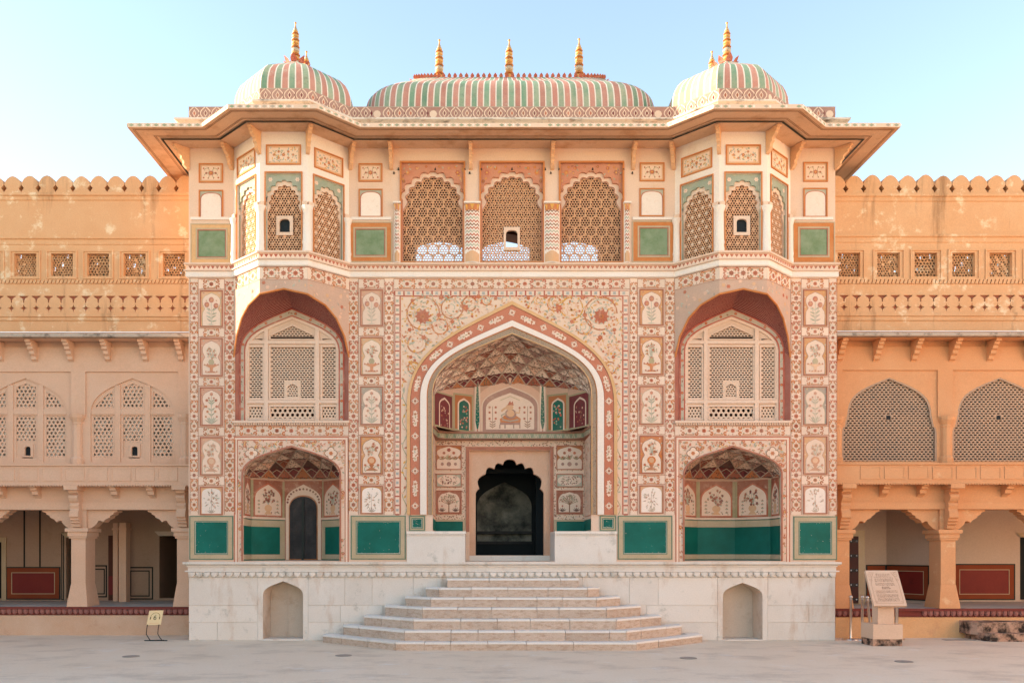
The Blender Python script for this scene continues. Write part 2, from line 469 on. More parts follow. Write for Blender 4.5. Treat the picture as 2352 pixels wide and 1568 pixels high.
# ---------------------------------------------------------------- pierced screens
def jali_brick(mb, fr, x0, x1, y0, y1, px, py, hx, hy, c, d, keep=None, skip=None):
    nx, ny = max(1, round((x1 - x0) / px)), max(1, round((y1 - y0) / py))
    px, py = (x1 - x0) / nx, (y1 - y0) / ny
    for r in range(ny):
        off = .5 * (r % 2)
        for k in range(-1, nx + 1):
            a0, a1 = x0 + (k + off) * px, x0 + (k + 1 + off) * px
            solid = a0 < x0 - 1e-6 or a1 > x1 + 1e-6
            a0, a1 = max(a0, x0), min(a1, x1)
            if a1 - a0 < 1e-4: continue
            b0, b1 = y0 + r * py, y0 + (r + 1) * py
            cx, cy = (a0 + a1) / 2, (b0 + b1) / 2
            if keep and not keep(cx, cy): continue
            if (skip and skip(cx, cy)) or solid:
                mb.ngon(fr, rect(a0, b0, a1, b1), c); continue
            O = [(a0, b0), (a1, b0), (a1, b1), (a0, b1)]
            H = [(cx - hx, cy - hy), (cx + hx, cy - hy), (cx + hx, cy + hy), (cx - hx, cy + hy)]
            P = [fr.p(a, b, c) for a, b in O + H] + [fr.p(a, b, c - d) for a, b in H]
            mb.add(P, [(i, (i + 1) % 4, 4 + (i + 1) % 4, 4 + i) for i in range(4)] + [(4 + i, 4 + (i + 1) % 4, 8 + (i + 1) % 4, 8 + i) for i in range(4)])

def jali_hex(mb, fr, x0, x1, y0, y1, p, rh, c, d, keep=None, skip=None, nh=6, rot=None, solid=None):
    s = p / math.sqrt(3)
    row = 1.5 * s
    rows = int((y1 - y0) / row) + 2
    cols = int((x1 - x0) / p) + 2
    rot = math.pi / 6 if rot is None else rot
    for r in range(rows):
        for k in range(cols):
            cx, cy = x0 + (k + .5 * (r % 2)) * p, y0 + r * row
            if cx > x1 + p * .3 or cy > y1 + s * .3: continue
            if keep and not keep(cx, cy): continue
            if skip and skip(cx, cy): continue
            O = [(cx + s * math.cos(math.pi / 6 + math.pi / 3 * i), cy + s * math.sin(math.pi / 6 + math.pi / 3 * i)) for i in range(6)]
            if solid and solid(cx, cy):
                mb.ngon(fr, O, c); continue
            H = [(cx + rh * math.cos(rot + math.pi / 3 * i), cy + rh * math.sin(rot + math.pi / 3 * i)) for i in range(6)]
            P = [fr.p(a, b, c) for a, b in O + H] + [fr.p(a, b, c - d) for a, b in H]
            mb.add(P, [(i, (i + 1) % 6, 6 + (i + 1) % 6, 6 + i) for i in range(6)] + [(6 + i, 6 + (i + 1) % 6, 12 + (i + 1) % 6, 12 + i) for i in range(6)])

def bar(mb, fr, p, q, w, c0, h, col=None):
    dx, dy = q[0] - p[0], q[1] - p[1]
    k = math.hypot(dx, dy); nx, ny = -dy / k * w / 2, dx / k * w / 2
    mb.add([fr.p(p[0] + nx, p[1] + ny, c0), fr.p(q[0] + nx, q[1] + ny, c0), fr.p(q[0], q[1], c0 + h), fr.p(p[0], p[1], c0 + h),
            fr.p(p[0] - nx, p[1] - ny, c0), fr.p(q[0] - nx, q[1] - ny, c0)], [(0, 1, 2, 3), (3, 2, 5, 4)], col)

def hex_bars(mb, fr, x0, x1, y0, y1, p, w, c, h, keep, inner=False):
    s = p / math.sqrt(3)
    for r in range(-1, int((y1 - y0) / (1.5 * s)) + 2):
        for k in range(-1, int((x1 - x0) / p) + 2):
            cx, cy = x0 + (k + .5 * (r % 2)) * p, y0 + r * 1.5 * s
            V = [(cx + s * math.cos(math.pi / 6 + math.pi / 3 * i), cy + s * math.sin(math.pi / 6 + math.pi / 3 * i)) for i in range(6)]
            for i in (0, 1, 5):
                a, b = V[i], V[(i + 1) % 6]
                if keep((a[0] + b[0]) / 2, (a[1] + b[1]) / 2): bar(mb, fr, a, b, w, c, h)
            if inner and keep(cx, cy):
                for i in range(6):
                    m = (V[i][0] * .52 + cx * .48, V[i][1] * .52 + cy * .48)
                    n_ = (V[(i + 1) % 6][0] * .52 + cx * .48, V[(i + 1) % 6][1] * .52 + cy * .48)
                    bar(mb, fr, m, n_, w * .8, c, h * .9)
# ---------------------------------------------------------------- the setting
gm = MB()
gm.ngon(Fr((0, 0, 0), (1, 0, 0), (0, 1, 0)), rect(-300, -300, 300, 300), 0.0)
obj('ground', gm, M['ground'], kind='structure')

# ---------------------------------------------------------------- the painted gate
rng = random.Random(7)
gate = thing('palace_gate', 'three-storey cream palace gate painted with flowers, green-striped domes on its roof', 'palace gate', (0, 0, 0))
BX = 4.055
HW = 5.94
def bay_pts(bx): return [(bx - 1.06, 0), (bx - .4225, -.62), (bx + .4225, -.62), (bx + 1.06, 0)]
PLAN = [(-HW, 2.5), (-HW, 0)] + bay_pts(-BX) + bay_pts(BX) + [(HW, 0), (HW, 2.5)]
ZT = 9.03                                       # underside of the eave
BAND = 6.656

def panel_frame(mb, fr, x0, y0, x1, y1, w=.02, h=.014, c=0.0):
    mb.ring(fr, rect(x0, y0, x1, y1), rect(x0 + w, y0 + w, x1 - w, y1 - w), c, c + h, closed=True)

# ---- main wall
wall = MB()
niche_arch = lambda bx: arch_open(bx, .888, 1.46, 3.04, 3.546)
iwan_arch = arch_open(0, 1.456, 1.452, 4.50, 5.624)
for s in (-1, 1):
    a, b = sorted((s * HW, s * 5.115))
    wall.ngon(FR, rect(a, 1.44, b, BAND)); wall.ngon(FR, rect(a, 6.91, b, ZT))
    bx = s * BX
    wall.plate(FR, rect(bx - 1.06, 1.44, bx + 1.06, 4.03), [niche_arch(bx)], 0, .10, outside=False)
wall.plate(FR, rect(-2.995, 1.44, 2.995, BAND), [iwan_arch], 0, .05, outside=False)
wins = (-1.46, 0.0, 1.46)
wall.plate(FR, rect(-2.995, 6.91, 2.995, ZT), [rect(w - .584, 6.91 + .001, w + .584, 8.77) for w in wins], 0, .25, outside=False)
# sides, back and roof of the block
for s in (-1, 1):
    fr = Fr((s * HW, 0, 0), (0, 1, 0), (0, 0, 1), (s, 0, 0))
    wall.ngon(fr, rect(0, 0, 5.0, 6.7)); wall.ngon(fr, rect(0, 6.7, 3.4, 9.55))
wall.ngon(Fr((0, 0, 9.30), (1, 0, 0), (0, 1, 0)), rect(-HW, .02, HW, 3.3))
wall.ngon(Fr((0, 0, 6.7), (1, 0, 0), (0, 1, 0)), rect(-HW, 3.1, HW, 5.0))
wall.plate(front(5.0), rect(-HW, 0, HW, 6.7), [], 0, .05)
wall_o = obj('wall', wall, M['cream'], gate)

# ---- upper storey room behind the three big screens
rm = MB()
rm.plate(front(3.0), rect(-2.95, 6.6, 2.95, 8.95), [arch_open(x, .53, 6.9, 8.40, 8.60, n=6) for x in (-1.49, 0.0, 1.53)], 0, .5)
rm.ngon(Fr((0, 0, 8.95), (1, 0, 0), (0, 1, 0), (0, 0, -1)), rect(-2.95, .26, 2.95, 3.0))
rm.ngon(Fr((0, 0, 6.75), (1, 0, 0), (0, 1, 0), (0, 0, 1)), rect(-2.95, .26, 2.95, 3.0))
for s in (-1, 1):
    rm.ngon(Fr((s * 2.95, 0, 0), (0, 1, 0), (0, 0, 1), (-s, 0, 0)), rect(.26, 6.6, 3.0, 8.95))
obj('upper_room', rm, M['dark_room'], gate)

# ---- moulding, white band, painted triangles
mo = MB()
mo.run(PLAN, [(0, 6.915), (.07, 6.915), (.07, 6.885), (.035, 6.87), (.035, 6.80), (.075, 6.785), (.075, 6.765), (.0, 6.765)])
mould = obj('string_course', mo, M['cream'], gate)
wb = MB()
wb.run(PLAN, [(0, 6.764), (.045, 6.764), (.045, 6.67), (.03, 6.655), (0, 6.655)])
obj('white_band', wb, M['white'], gate)

def segs(plan):
    for (x0, y0), (x1, y1) in zip(plan[:-1], plan[1:]):
        u = Vector((x1 - x0, y1 - y0, 0)); L = u.length
        n = Vector((u.y, -u.x, 0))
        yield Fr((x0, y0, 0), u, (0, 0, 1), n), L

for i, (fr, L) in enumerate(list(segs(PLAN))[1:-1]):
    A = Art(fr, .035, seed=i)
    n = max(2, round(L / .082)); w = L / n
    A.rect(0, 6.802, L, 6.868, 'pale', 0)
    for k in range(n):
        A.poly([(k * w + .004, 6.865), ((k + 1) * w - .004, 6.865), ((k + .5) * w, 6.806)], rng.choice(['red', 'terra', 'deep', 'terra']), 1)
    A.rect(0, 6.872, L, 6.884, 'olive', 1)
    obj('triangle_pattern', A, M['art'], mould)

# ---- rosette borders
def medallion(A, cx, cy, w, L, vert, l=2):
    T = (lambda a, t: (cx + a, cy + t)) if vert else (lambda a, t: (cx + t, cy + a))
    oc = A.r.choice(['orange', 'orange', 'rust', 'terra', 'orange'])
    for sa in (-1, 1):
        for st in (-1, 1):
            x, y = T(sa * w * .27, st * L * .24)
            a0 = A.r.uniform(0, 6.28)
            A.arc(x, y, w * .14, a0, a0 + 5.2, w * .115, oc, l, 8); A.disc(x, y, w * .05, 'terra', l + 1, 5)
            x2, y2 = T(sa * w * .20, st * L * .09)
            A.leaf(x2, y2, math.atan2(y2 - cy, x2 - cx), w * .22, w * .13, A.r.choice(['leaf', 'sage', 'olive']), l)
            x2, y2 = T(sa * w * .40, st * L * .36); A.disc(x2, y2, w * .045, A.r.choice(['leaf', 'rust', 'pink']), l, 5)
        p, q = T(sa * w * .37, -L * .16), T(sa * w * .37, L * .16)
        A.stroke([p, q], w * .075, oc, l)
    for st in (-1, 1):
        x, y = T(0, st * L * .30); A.disc(x, y, w * .085, 'terra', l, 5)
        x, y = T(0, st * L * .16); A.disc(x, y, w * .05, 'sage', l, 5)
    A.flower(cx, cy, w * .23, A.r.choice(['deep', 'terra', 'terra', 'rust']), 'deep', l + 1)

def rosette(A, cx, cy, w, vert, l=2):
    A.flower(cx, cy, w * .24, A.r.choice(['terra', 'deep', 'terra', 'rust']), 'deep', l, 8)
    for s in (-1, 1):
        x, y = (cx + s * w * .36, cy) if vert else (cx, cy + s * w * .36)
        A.disc(x, y, w * .055, 'deep', l, 5)
        x, y = (cx, cy + s * w * .33) if vert else (cx + s * w * .33, cy)
        A.leaf(x, y, 1.57 * (1 if s > 0 else -1) if vert else (0 if s > 0 else 3.14), w * .16, w * .09, 'leaf', l)

def rosette_strip(A, x0, y0, x1, y1, unit=.36, lines=True):
    vert = (y1 - y0) > (x1 - x0)
    w, L = ((x1 - x0), (y1 - y0)) if vert else ((y1 - y0), (x1 - x0))
    A.rect(x0, y0, x1, y1, 'pale', 0)
    if lines:
        t = .009
        if vert: A.rect(x0, y0, x0 + t, y1, 'deep', 1); A.rect(x1 - t, y0, x1, y1, 'deep', 1)
        else: A.rect(x0, y0, x1, y0 + t, 'deep', 1); A.rect(x0, y1 - t, x1, y1, 'deep', 1)
    n = max(1, round(L / unit)); u = L / n
    for k in range(n):
        t = (k + .5) * u
        cx, cy = ((x0 + x1) / 2, y0 + t) if vert else (x0 + t, (y0 + y1) / 2)
        medallion(A, cx, cy, w, u, vert)
        if k:
            t = k * u
            cx, cy = ((x0 + x1) / 2, y0 + t) if vert else (x0 + t, (y0 + y1) / 2)
            rosette(A, cx, cy, w, vert)

def bead_strip(A, x0, y0, x1, y1, unit=.17):
    vert = (y1 - y0) > (x1 - x0)
    w, L = ((x1 - x0), (y1 - y0)) if vert else ((y1 - y0), (x1 - x0))
    A.rect(x0, y0, x1, y1, 'pale', 0)
    if vert: A.rect(x0, y0, x0 + .012, y1, 'red', 1); A.rect(x1 - .012, y0, x1, y1, 'terra', 1)
    else: A.rect(x0, y0, x1, y0 + .012, 'red', 1); A.rect(x0, y1 - .012, x1, y1, 'red', 1)
    n = round(L / unit); u = L / n
    for k in range(n):
        t = (k + .5) * u
        cx, cy = ((x0 + x1) / 2, y0 + t) if vert else (x0 + t, (y0 + y1) / 2)
        A.flower(cx, cy, w * .36, A.r.choice(['blue', 'blue', 'sage']), 'grey', 2, 4, .785)
        t = k * u
        for s in (-1, 0, 1):
            cx, cy = ((x0 + x1) / 2 + s * w * .24, y0 + t) if vert else (x0 + t, (y0 + y1) / 2 + s * w * .24)
            A.disc(cx, cy, w * .155, 'red', 2, 6)

def scroll_strip(A, x0, y0, x1, y1):
    A.rect(x0, y0, x1, y1, 'cream', 0)
    w = x1 - x0; n = round((y1 - y0) / .22); u = (y1 - y0) / n
    pts = [((x0 + x1) / 2 + w * .3 * math.sin(math.pi * k / 4), y0 + k * u / 4) for k in range(4 * n + 1)]
    A.stroke(pts, .014, 'olive', 1)
    for k in range(n):
        s = 1 if k % 2 else -1
        for d in (.3, .75):
            A.leaf((x0 + x1) / 2 - s * w * .1, y0 + (k + d) * u, A.r.uniform(0, 6.28), .07, .035, A.r.choice(['pink', 'gold', 'sage', 'terra']), 2)

# ---- flower panels
def niche_shape(x0, y0, x1, y1, t=0.0):
    w, h, cx = (x1 - x0), (y1 - y0), (x0 + x1) / 2
    half = [(.40 - t, .02 + t), (.41 - t, .30), (.39 - t, .40), (.32 - t, .47), (.30 - t, .50), (.33 - t, .54), (.39 - t, .62), (.41 - t, .70), (.38 - t, .78), (.29 - t, .845), (.16, .89 - t * .6), (0, .945 - t)]
    return [(cx + a * w, y0 + b * h) for a, b in half] + [(cx - a * w, y0 + b * h) for a, b in reversed(half[:-1])]

def bouquet(A, cx, cy, rx, ry, n, l, cols, rad=.024):
    for i in range(n):
        a = A.r.uniform(0, 6.28); q = math.sqrt(A.r.random())
        x, y = cx + rx * q * math.cos(a), cy + ry * q * math.sin(a)
        A.stroke([(cx, cy - ry), ((cx + x) / 2, (cy + y) / 2), (x, y)], .006, 'sage', l)
        for k in range(2):
            A.leaf(x, y, A.r.uniform(0, 6.28), .045, .02, A.r.choice(['leaf', 'sage', 'olive']), l)
        A.flower(x, y, rad * A.r.uniform(.7, 1.2), A.r.choice(cols), 'deep', l + 1, 6, A.r.random())

def motif(A, kind, x0, y0, x1, y1, l=4):
    cx, w, h = (x0 + x1) / 2, x1 - x0, y1 - y0
    Y = lambda t: y0 + h * t
    if kind == 'poppy':
        for dx, ty, r in ((0, .74, .048), (-.20, .61, .046), (.20, .58, .046)):
            A.stroke([(cx, Y(.08)), (cx + dx * w * .4, Y(.38)), (cx + dx * w, Y(ty))], .008, 'sage', l)
            A.disc(cx + dx * w, Y(ty), r, 'red', l + 1, 9, r * 1.12); A.disc(cx + dx * w + .008, Y(ty) - .004, r * .62, 'orange', l + 2, 7)
        for s in (-1, 1):
            for t in (.14, .24, .34, .44):
                A.leaf(cx, Y(t), math.pi / 2 - s * A.r.uniform(.8, 1.3), .11, .03, A.r.choice(['sage', 'grey', 'leaf']), l)
            A.disc(cx + s * w * .22, Y(.72), .012, 'rust', l, 5); A.disc(cx + s * w * .10, Y(.50), .012, 'rust', l, 5)
        A.leaf(cx - .08, Y(.07), 0, .16, .02, 'sage', l)
    elif kind == 'vase':
        bouquet(A, cx, Y(.63), w * .24, h * .18, 15, l, ['red', 'terra', 'orange', 'pink'], .020)
        A.poly([(cx - .03, Y(.44)), (cx + .03, Y(.44)), (cx + .055, Y(.37)), (cx + .035, Y(.30)), (cx - .035, Y(.30)), (cx - .055, Y(.37))], 'olive', l + 2)
        A.poly([(cx - .14, Y(.30)), (cx + .14, Y(.30)), (cx + .03, Y(.22)), (cx + .025, Y(.14)), (cx + .10, Y(.09)), (cx - .10, Y(.09)), (cx - .025, Y(.14)), (cx - .03, Y(.22))], A.r.choice(['orange', 'rust', 'tan']), l + 2)
        for s in (-1, 1):
            for a, t in ((.30, .30), (.16, .31), (.24, .12), (.13, .11)):
                A.flower(cx + s * a * w, Y(t), .018, 'terra', 'deep', l + 3, 6)
        A.flower(cx, Y(.12), .022, 'terra', 'deep', l + 3, 6)
    elif kind == 'iris':
        A.stroke([(cx, Y(.05)), (cx, Y(.82))], .009, 'sage', l)
        A.flower(cx, Y(.82), .036, 'terra', 'orange', l + 1, 6, .5)
        for a, t, r in ((.20, .66, .032), (.23, .50, .03), (.17, .37, .028), (.24, .24, .022), (.11, .72, .02)):
            for s in (-1, 1):
                A.stroke([(cx, Y(t - .14)), (cx + s * a * w, Y(t))], .006, 'sage', l)
                A.flower(cx + s * a * w, Y(t), r, A.r.choice(['terra', 'terra', 'orange']), 'deep', l + 1, 6, A.r.random())
                A.leaf(cx, Y(t - .1), math.pi / 2 - s * .9, .08, .024, 'leaf', l)
        for k in range(-3, 4):
            A.leaf(cx, Y(.05), math.pi / 2 - k * .32, .15, .022, A.r.choice(['sage', 'leaf', 'grey']), l)
    elif kind == 'urn':
        bouquet(A, cx, Y(.66), w * .26, h * .17, 16, l, ['orange', 'terra', 'rust', 'pink'], .026)
        A.disc(cx, Y(.36), .082, 'orange', l + 2, 10, .075); A.disc(cx, Y(.36), .05, 'tan', l + 3, 8)
        A.poly([(cx - .05, Y(.26)), (cx + .05, Y(.26)), (cx + .02, Y(.18)), (cx + .12, Y(.10)), (cx - .12, Y(.10)), (cx - .02, Y(.18))], 'rust', l + 2)
        for s in (-1, 1):
            A.flower(cx + s * .28 * w, Y(.24), .028, 'terra', 'orange', l + 2, 6)
            A.arc(cx + s * .2 * w, Y(.14), .05, 0, 4.4, .012, 'leaf', l)
    elif kind == 'bush':
        for i in range(34):
            a = A.r.uniform(0, 6.28); q = math.sqrt(A.r.random())
            x, y = cx + .28 * w * q * math.cos(a), Y(.52) + .34 * h * q * math.sin(a)
            A.leaf(x, y, a, .045, .018, A.r.choice(['grey', 'sage', 'olive', 'grey']), l)
            if i % 2: A.flower(x, y, .017, A.r.choice(['pink', 'grey', 'rust', 'mauve']), None, l + 1, 5)
        A.stroke([(cx, Y(.06)), (cx, Y(.7))], .008, 'grey', l)
        for k in (-2, -1, 0, 1, 2): A.leaf(cx, Y(.06), 1.57 - k * .5, .09, .02, 'grey', l)

def flower_panel(px0, py0, px1, py1, kind, ground, seed, parent):
    x0, x1, y0, y1 = X0(px0), X0(px1), Z0(py1), Z0(py0)
    A = Art(FR, .001, seed=seed); fd = A.r.choice([.0, .12, .25, .35, .2])
    A.rect(x0, y0, x1, y1, ground, 1); A.rect(x0 + .02, y0 + .02, x1 - .02, y1 - .02, ground, 1.5); A.fade = fd
    if kind == 'bush':
        b = arch_open((x0 + x1) / 2, (x1 - x0) * .42, y0 + .025, y1 - .14, y1 - .03, 6, k1=.7, k2=(.6, 1.0))
        A.poly(b, 'white', 3)
        motif(A, kind, x0, y0, x1, y1)
    else:
        A.poly(niche_shape(x0, y0, x1, y1), A.r.choice(['olive', 'brown', 'deep']), 2)
        A.poly(niche_shape(x0, y0, x1, y1, .022), 'pale', 3)
        for s in (-1, 1):
            for t in (.93, .80, .52):
                A.flower((x0 + x1) / 2 + s * (.42 if t < .9 else .34) * (x1 - x0), y0 + t * (y1 - y0), .016, A.r.choice(['gold', 'sage', 'cream', 'terra']), None, 3, 5)
        motif(A, kind, x0, y0, x1, y1, 5)
    p = obj('flower_panel', A, M['art'], parent)
    f = MB()
    panel_frame(f, FR, x0, y0, x1, y1, .018, .018)
    obj('frame', f, M['maroon_line'], p)
    return p

M['maroon_line'] = material('maroon_line', '#AE6C54', wash='#C48E74', wash_amt=0.6, wash_scale=4, bump=0.05)
M['green_line'] = material('green_line', '#5F7A62', wash='#86957C', wash_amt=0.6, wash_scale=4, bump=0.05)
M['stone_frame'] = material('buff_frame', '#BCA583', wash='#CDB49A', wash_amt=0.6, wash_scale=3, bump=0.06)
M['orange_frame'] = material('orange_frame', '#C9773F', wash='#D79A68', wash_amt=0.5, wash_scale=4, bump=0.06)
M['pale_orange_frame'] = material('faded_orange_frame', '#DBA873', wash='#E2B98E', wash_amt=0.6, wash_scale=4, bump=0.06)

def teal_panel(fr, x0, y0, x1, y1, parent, m=(.115, .115), lines=True):
    """Green dado: outer green line, buff frame, thin green line, sunk teal field."""
    f = MB()
    f.ring(fr, rect(x0, y0, x1, y1), rect(x0 + .018, y0 + .018, x1 - .018, y1 - .018), 0, .016, closed=True)
    a, b = m
    p = obj('dado_panel', f, M['green_line'], parent)
    g = MB(); g.ring(fr, rect(x0 + .018, y0 + .018, x1 - .018, y1 - .018), rect(x0 + a - .022, y0 + b - .022, x1 - a + .022, y1 - b + .022), 0, .012, closed=True)
    obj('frame', g, M['stone_frame'], p)
    g = MB(); g.ring(fr, rect(x0 + a - .022, y0 + b - .022, x1 - a + .022, y1 - b + .022), rect(x0 + a - .006, y0 + b - .006, x1 - a + .006, y1 - b + .006), 0, .016, closed=True)
    obj('inner_line', g, M['green_line'], p)
    g = MB(); g.ring(fr, rect(x0 + a - .006, y0 + b - .006, x1 - a + .006, y1 - b + .006), rect(x0 + a, y0 + b, x1 - a, y1 - b), 0, .010, closed=True)
    obj('white_line', g, M['white_rib'], p)
    g = MB(); g.ngon(fr, rect(x0 + a, y0 + b, x1 - a, y1 - b), .004)
    gf = obj('green_field', g, M['teal'], p)
    A = Art(fr, .0045, .0006, seed=int(abs(x0) * 977 + y1 * 31)); A.jit = .1
    w_, h_ = x1 - x0 - 2 * a, y1 - y0 - 2 * b
    for k in range(int(14 + 30 * w_)):
        e = A.r.random()
        if e < .34: x, y = x0 + a + A.r.random() * w_, A.r.choice([y0 + b + A.r.random() ** 2 * .03, y1 - b - A.r.random() ** 2 * .03])
        elif e < .6: x, y = A.r.choice([x0 + a + A.r.random() ** 2 * .03, x1 - a - A.r.random() ** 2 * .03]), y0 + b + A.r.random() * h_
        else: x, y = x0 + a + A.r.random() * w_, y0 + b + A.r.random() ** 1.6 * h_
        q = A.r.uniform(.0015, .005)
        x = min(max(x, x0 + a + q * 2), x1 - a - q * 2); y = min(max(y, y0 + b + q), y1 - b - q)
        A.poly([(x + q * A.r.uniform(.6, 1.9) * math.cos(t), y + q * A.r.uniform(.5, 1.2) * math.sin(t)) for t in (0, 1.1, 2.3, 3.3, 4.5, 5.4)], A.r.choice(['white', 'sage', 'pale']), 1)
    obj('paint_chip_pattern', A, M['art'], gf, kind='stuff')
    return p

PIERS = [  # panel columns and strips in the picture's facade pixels
    (436, 456, 459.5, 512, 515, 541, 667), (800, 824, 827.5, 880, 882, 905, 665),
    (1446, 1465, 1468.5, 1524, 1527, 1550, 664), (1816, 1841, 1844.5, 1900, 1903, 1922.5, 665)]
KINDS = [['poppy', 'vase', 'iris', 'urn', 'bush']] * 4
GROUNDS = [['tan', 'rose', 'rose', 'rose', 'tan'], ['rose', 'tan', 'grey', 'ochre', 'ochre'], ['ochre', 'ochre', 'rose', 'orange', 'tan'], ['ochre', 'ochre', 'grey', 'tan', 'rose']]
YS = [(0, 84), (109, 197), (222, 311), (336, 424), (450, 515)]
for pi, (a0, a1, p0, p1, b0, b1, top) in enumerate(PIERS):
    A = Art(FR, .002, seed=50 + pi)
    yb, yt = Z0(1181), Z0(640)
    rosette_strip(A, X0(a0), yb, X0(a1), yt)
    rosette_strip(A, X0(b0), yb, X0(b1), yt)
    prev = 640
    for k, (u, v) in enumerate(YS):
        A2 = (X0(a1), Z0(top + u - 2), X0(b0), Z0(prev))
        rosette_strip(A, A2[0], A2[1], A2[2], A2[3], unit=.45)
        prev = top + v + 2
    obj('rosette_border_pattern', A, M['art'], gate)
    for k, (u, v) in enumerate(YS):
        flower_panel(p0, top + u, p1, top + v, KINDS[pi][k], GROUNDS[pi][k], 100 + pi * 10 + k, gate)
for a, b, y0_, y1_ in ((435.5, 536, 1184, 1284.5), (806, 932, 1183.5, 1284), (1419, 1544, 1183.5, 1284), (1822, 1922, 1185, 1285)):
    teal_panel(FR, X0(a), Z0(y1_), X0(b), Z0(y0_), gate)

# ---- borders round the great arch
A = Art(FR, .002, seed=3)
rosette_strip(A, X0(905), Z0(664), X0(1446), Z0(640), unit=.47)
obj('rosette_border_pattern', A, M['art'], gate)
A = Art(FR, .002, seed=4)
bead_strip(A, X0(906.5), Z0(680), X0(1443.5), Z0(666.5))
bead_strip(A, X0(906.5), Z0(1181), X0(919), Z0(680.5))
bead_strip(A, X0(1430.5), Z0(1181), X0(1443.5), Z0(680.5))
obj('bead_border_pattern', A, M['art'], gate)

A = Art(FR, .002, seed=5)
OUT = arch(0, 1.93, 4.30, 6.225, 18)
big = [(-1.93, 2.3)] + OUT + [(1.93, 2.3)]
field = rect(X0(919), Z0(1181), X0(1430.5), Z0(680))
ab = [p for p in OUT if p[1] > 4.62]
A.poly([(X0(919), 4.6), (X0(919), Z0(680)), (X0(1430.5), Z0(680)), (X0(1430.5), 4.6)] + list(reversed(ab)), 'cream', 0)
A.rect(X0(919), Z0(680) - .014, X0(1430.5), Z0(680), 'terra', 1); A.rect(X0(919), Z0(1181), X0(919) + .014, Z0(680) - .014, 'terra', 1); A.rect(X0(1430.5) - .014, Z0(1181), X0(1430.5), Z0(680) - .014, 'terra', 1)
r_ = random.Random(11)
for s in (-1, 1):
    for (x, y, rr, t) in ((1.63, 6.0, .30, 0), (1.1, 6.1, .2, 1.5), (.78, 6.18, .13, .4), (1.75, 5.45, .17, 2.2), (1.32, 5.76, .14, 3), (1.80, 5.0, .11, .8), (.47, 6.24, .085, 1)):
        A.arc(s * x, y, rr, t, t + 5.4, .026, r_.choice(['orange', 'gold', 'pink', 'rust']), 1, 18)
        A.spiral(s * x, y, rr * .92, t + 1, 1.5, .014, r_.choice(['pink', 'gold', 'sage']), 1, s)
        for k in range(7):
            a = r_.uniform(0, 6.28)
            A.leaf(s * x + rr * math.cos(a), y + rr * math.sin(a), a + 1, .07, .022, r_.choice(['gold', 'orange', 'sage', 'pink']), 2)
    A.flower(s * 1.64, 5.945, .155, 'terra', 'orange', 4, 10)
    for k in range(10):
        a = 2 * math.pi * k / 10
        A.stroke([(s * 1.64, 5.945), (s * 1.64 + .12 * math.cos(a + .31), 5.945 + .12 * math.sin(a + .31))], .006, 'deep', 6)
    for x, y, rr in ((.86, 6.10, .075), (1.34, 5.97, .05), (1.62, 5.56, .055), (1.83, 6.24, .04), (.62, 6.31, .05), (1.1, 5.85, .045), (1.88, 5.7, .045), (1.30, 6.30, .06), (.30, 6.28, .04), (1.86, 5.2, .04), (1.79, 4.9, .05)):
        A.flower(s * x, y, rr, 'terra', 'orange', 4, 6, r_.random())
n = 0
while n < 900:
    x, y = r_.uniform(-2.04, 2.02), r_.uniform(4.6, 6.31)
    if inside((x, y), big) or abs(x) > 2.02: continue
    if min(abs(x - p[0]) + abs(y - p[1]) for p in OUT) < .06: continue
    n += 1
    if r_.random() < .8: A.leaf(x, y, r_.uniform(0, 6.28), r_.uniform(.04, .09), r_.uniform(.018, .034), r_.choice(['leaf', 'sage', 'pink', 'gold', 'orange', 'sage', 'blue', 'pink', 'pink', 'tan']), 3)
    else: A.flower(x, y, r_.uniform(.014, .03), r_.choice(['terra', 'orange', 'gold']), None, 3, 5, r_.random())
scroll_strip(A, X0(921), Z0(1181), X0(939), 4.6)
scroll_strip(A, X0(1411), Z0(1181), X0(1429), 4.6)
obj('floral_spandrel_pattern', A, M['art'], gate)

def open_arch(w, z0, z1, zb=2.31): return arch_open(0, w, zb, z0, z1, 18)
P1, P2, P3, P4, P5 = open_arch(1.93, 4.30, 6.225), open_arch(1.872, 4.34, 6.155), open_arch(1.685, 4.42, 5.866), open_arch(1.552, 4.47, 5.745), open_arch(1.456, 4.50, 5.624)
b = MB(); b.ring(FR, P1, P2, 0, .03); obj('pink_arch_line', b, M['pale_orange_frame'], gate)
b = MB(); b.ring(FR, P2, P3, 0, .018); rb = obj('red_arch_band', b, material('faded_red_band', '#C47457', wash='#D08F72', wash_amt=.6, wash_scale=2.5, stain='#B5543F', stain_amt=.5), gate)
b = MB(); b.ring(FR, P3, open_arch(1.567, 4.465, 5.76), 0, .04); obj('white_arch_band', b, M['white'], gate)
A = Art(FR, .0195, seed=8)
def along(A_, B_, t):
    M_ = [((a[0] + c[0]) / 2, (a[1] + c[1]) / 2) for a, c in zip(A_, B_)]
    D = [0]
    for i in range(len(M_) - 1): D.append(D[-1] + math.hypot(M_[i+1][0] - M_[i][0], M_[i+1][1] - M_[i][1]))
    d = t * D[-1]
    for i in range(len(M_) - 1):
        if d <= D[i + 1] + 1e-9: break
    q = (d - D[i]) / (D[i + 1] - D[i]); a, c = M_[i], M_[i + 1]
    return a[0] + (c[0] - a[0]) * q, a[1] + (c[1] - a[1]) * q, math.atan2(c[1] - a[1], c[0] - a[0])
A.band([(x * 1.0, y) for x, y in P2], [(x * .994, y - .012) for x, y in P2], 'deep', 0)
A.band([(x * 1.008, y + .010) for x, y in P3], P3, 'deep', 0)
N_ = 29
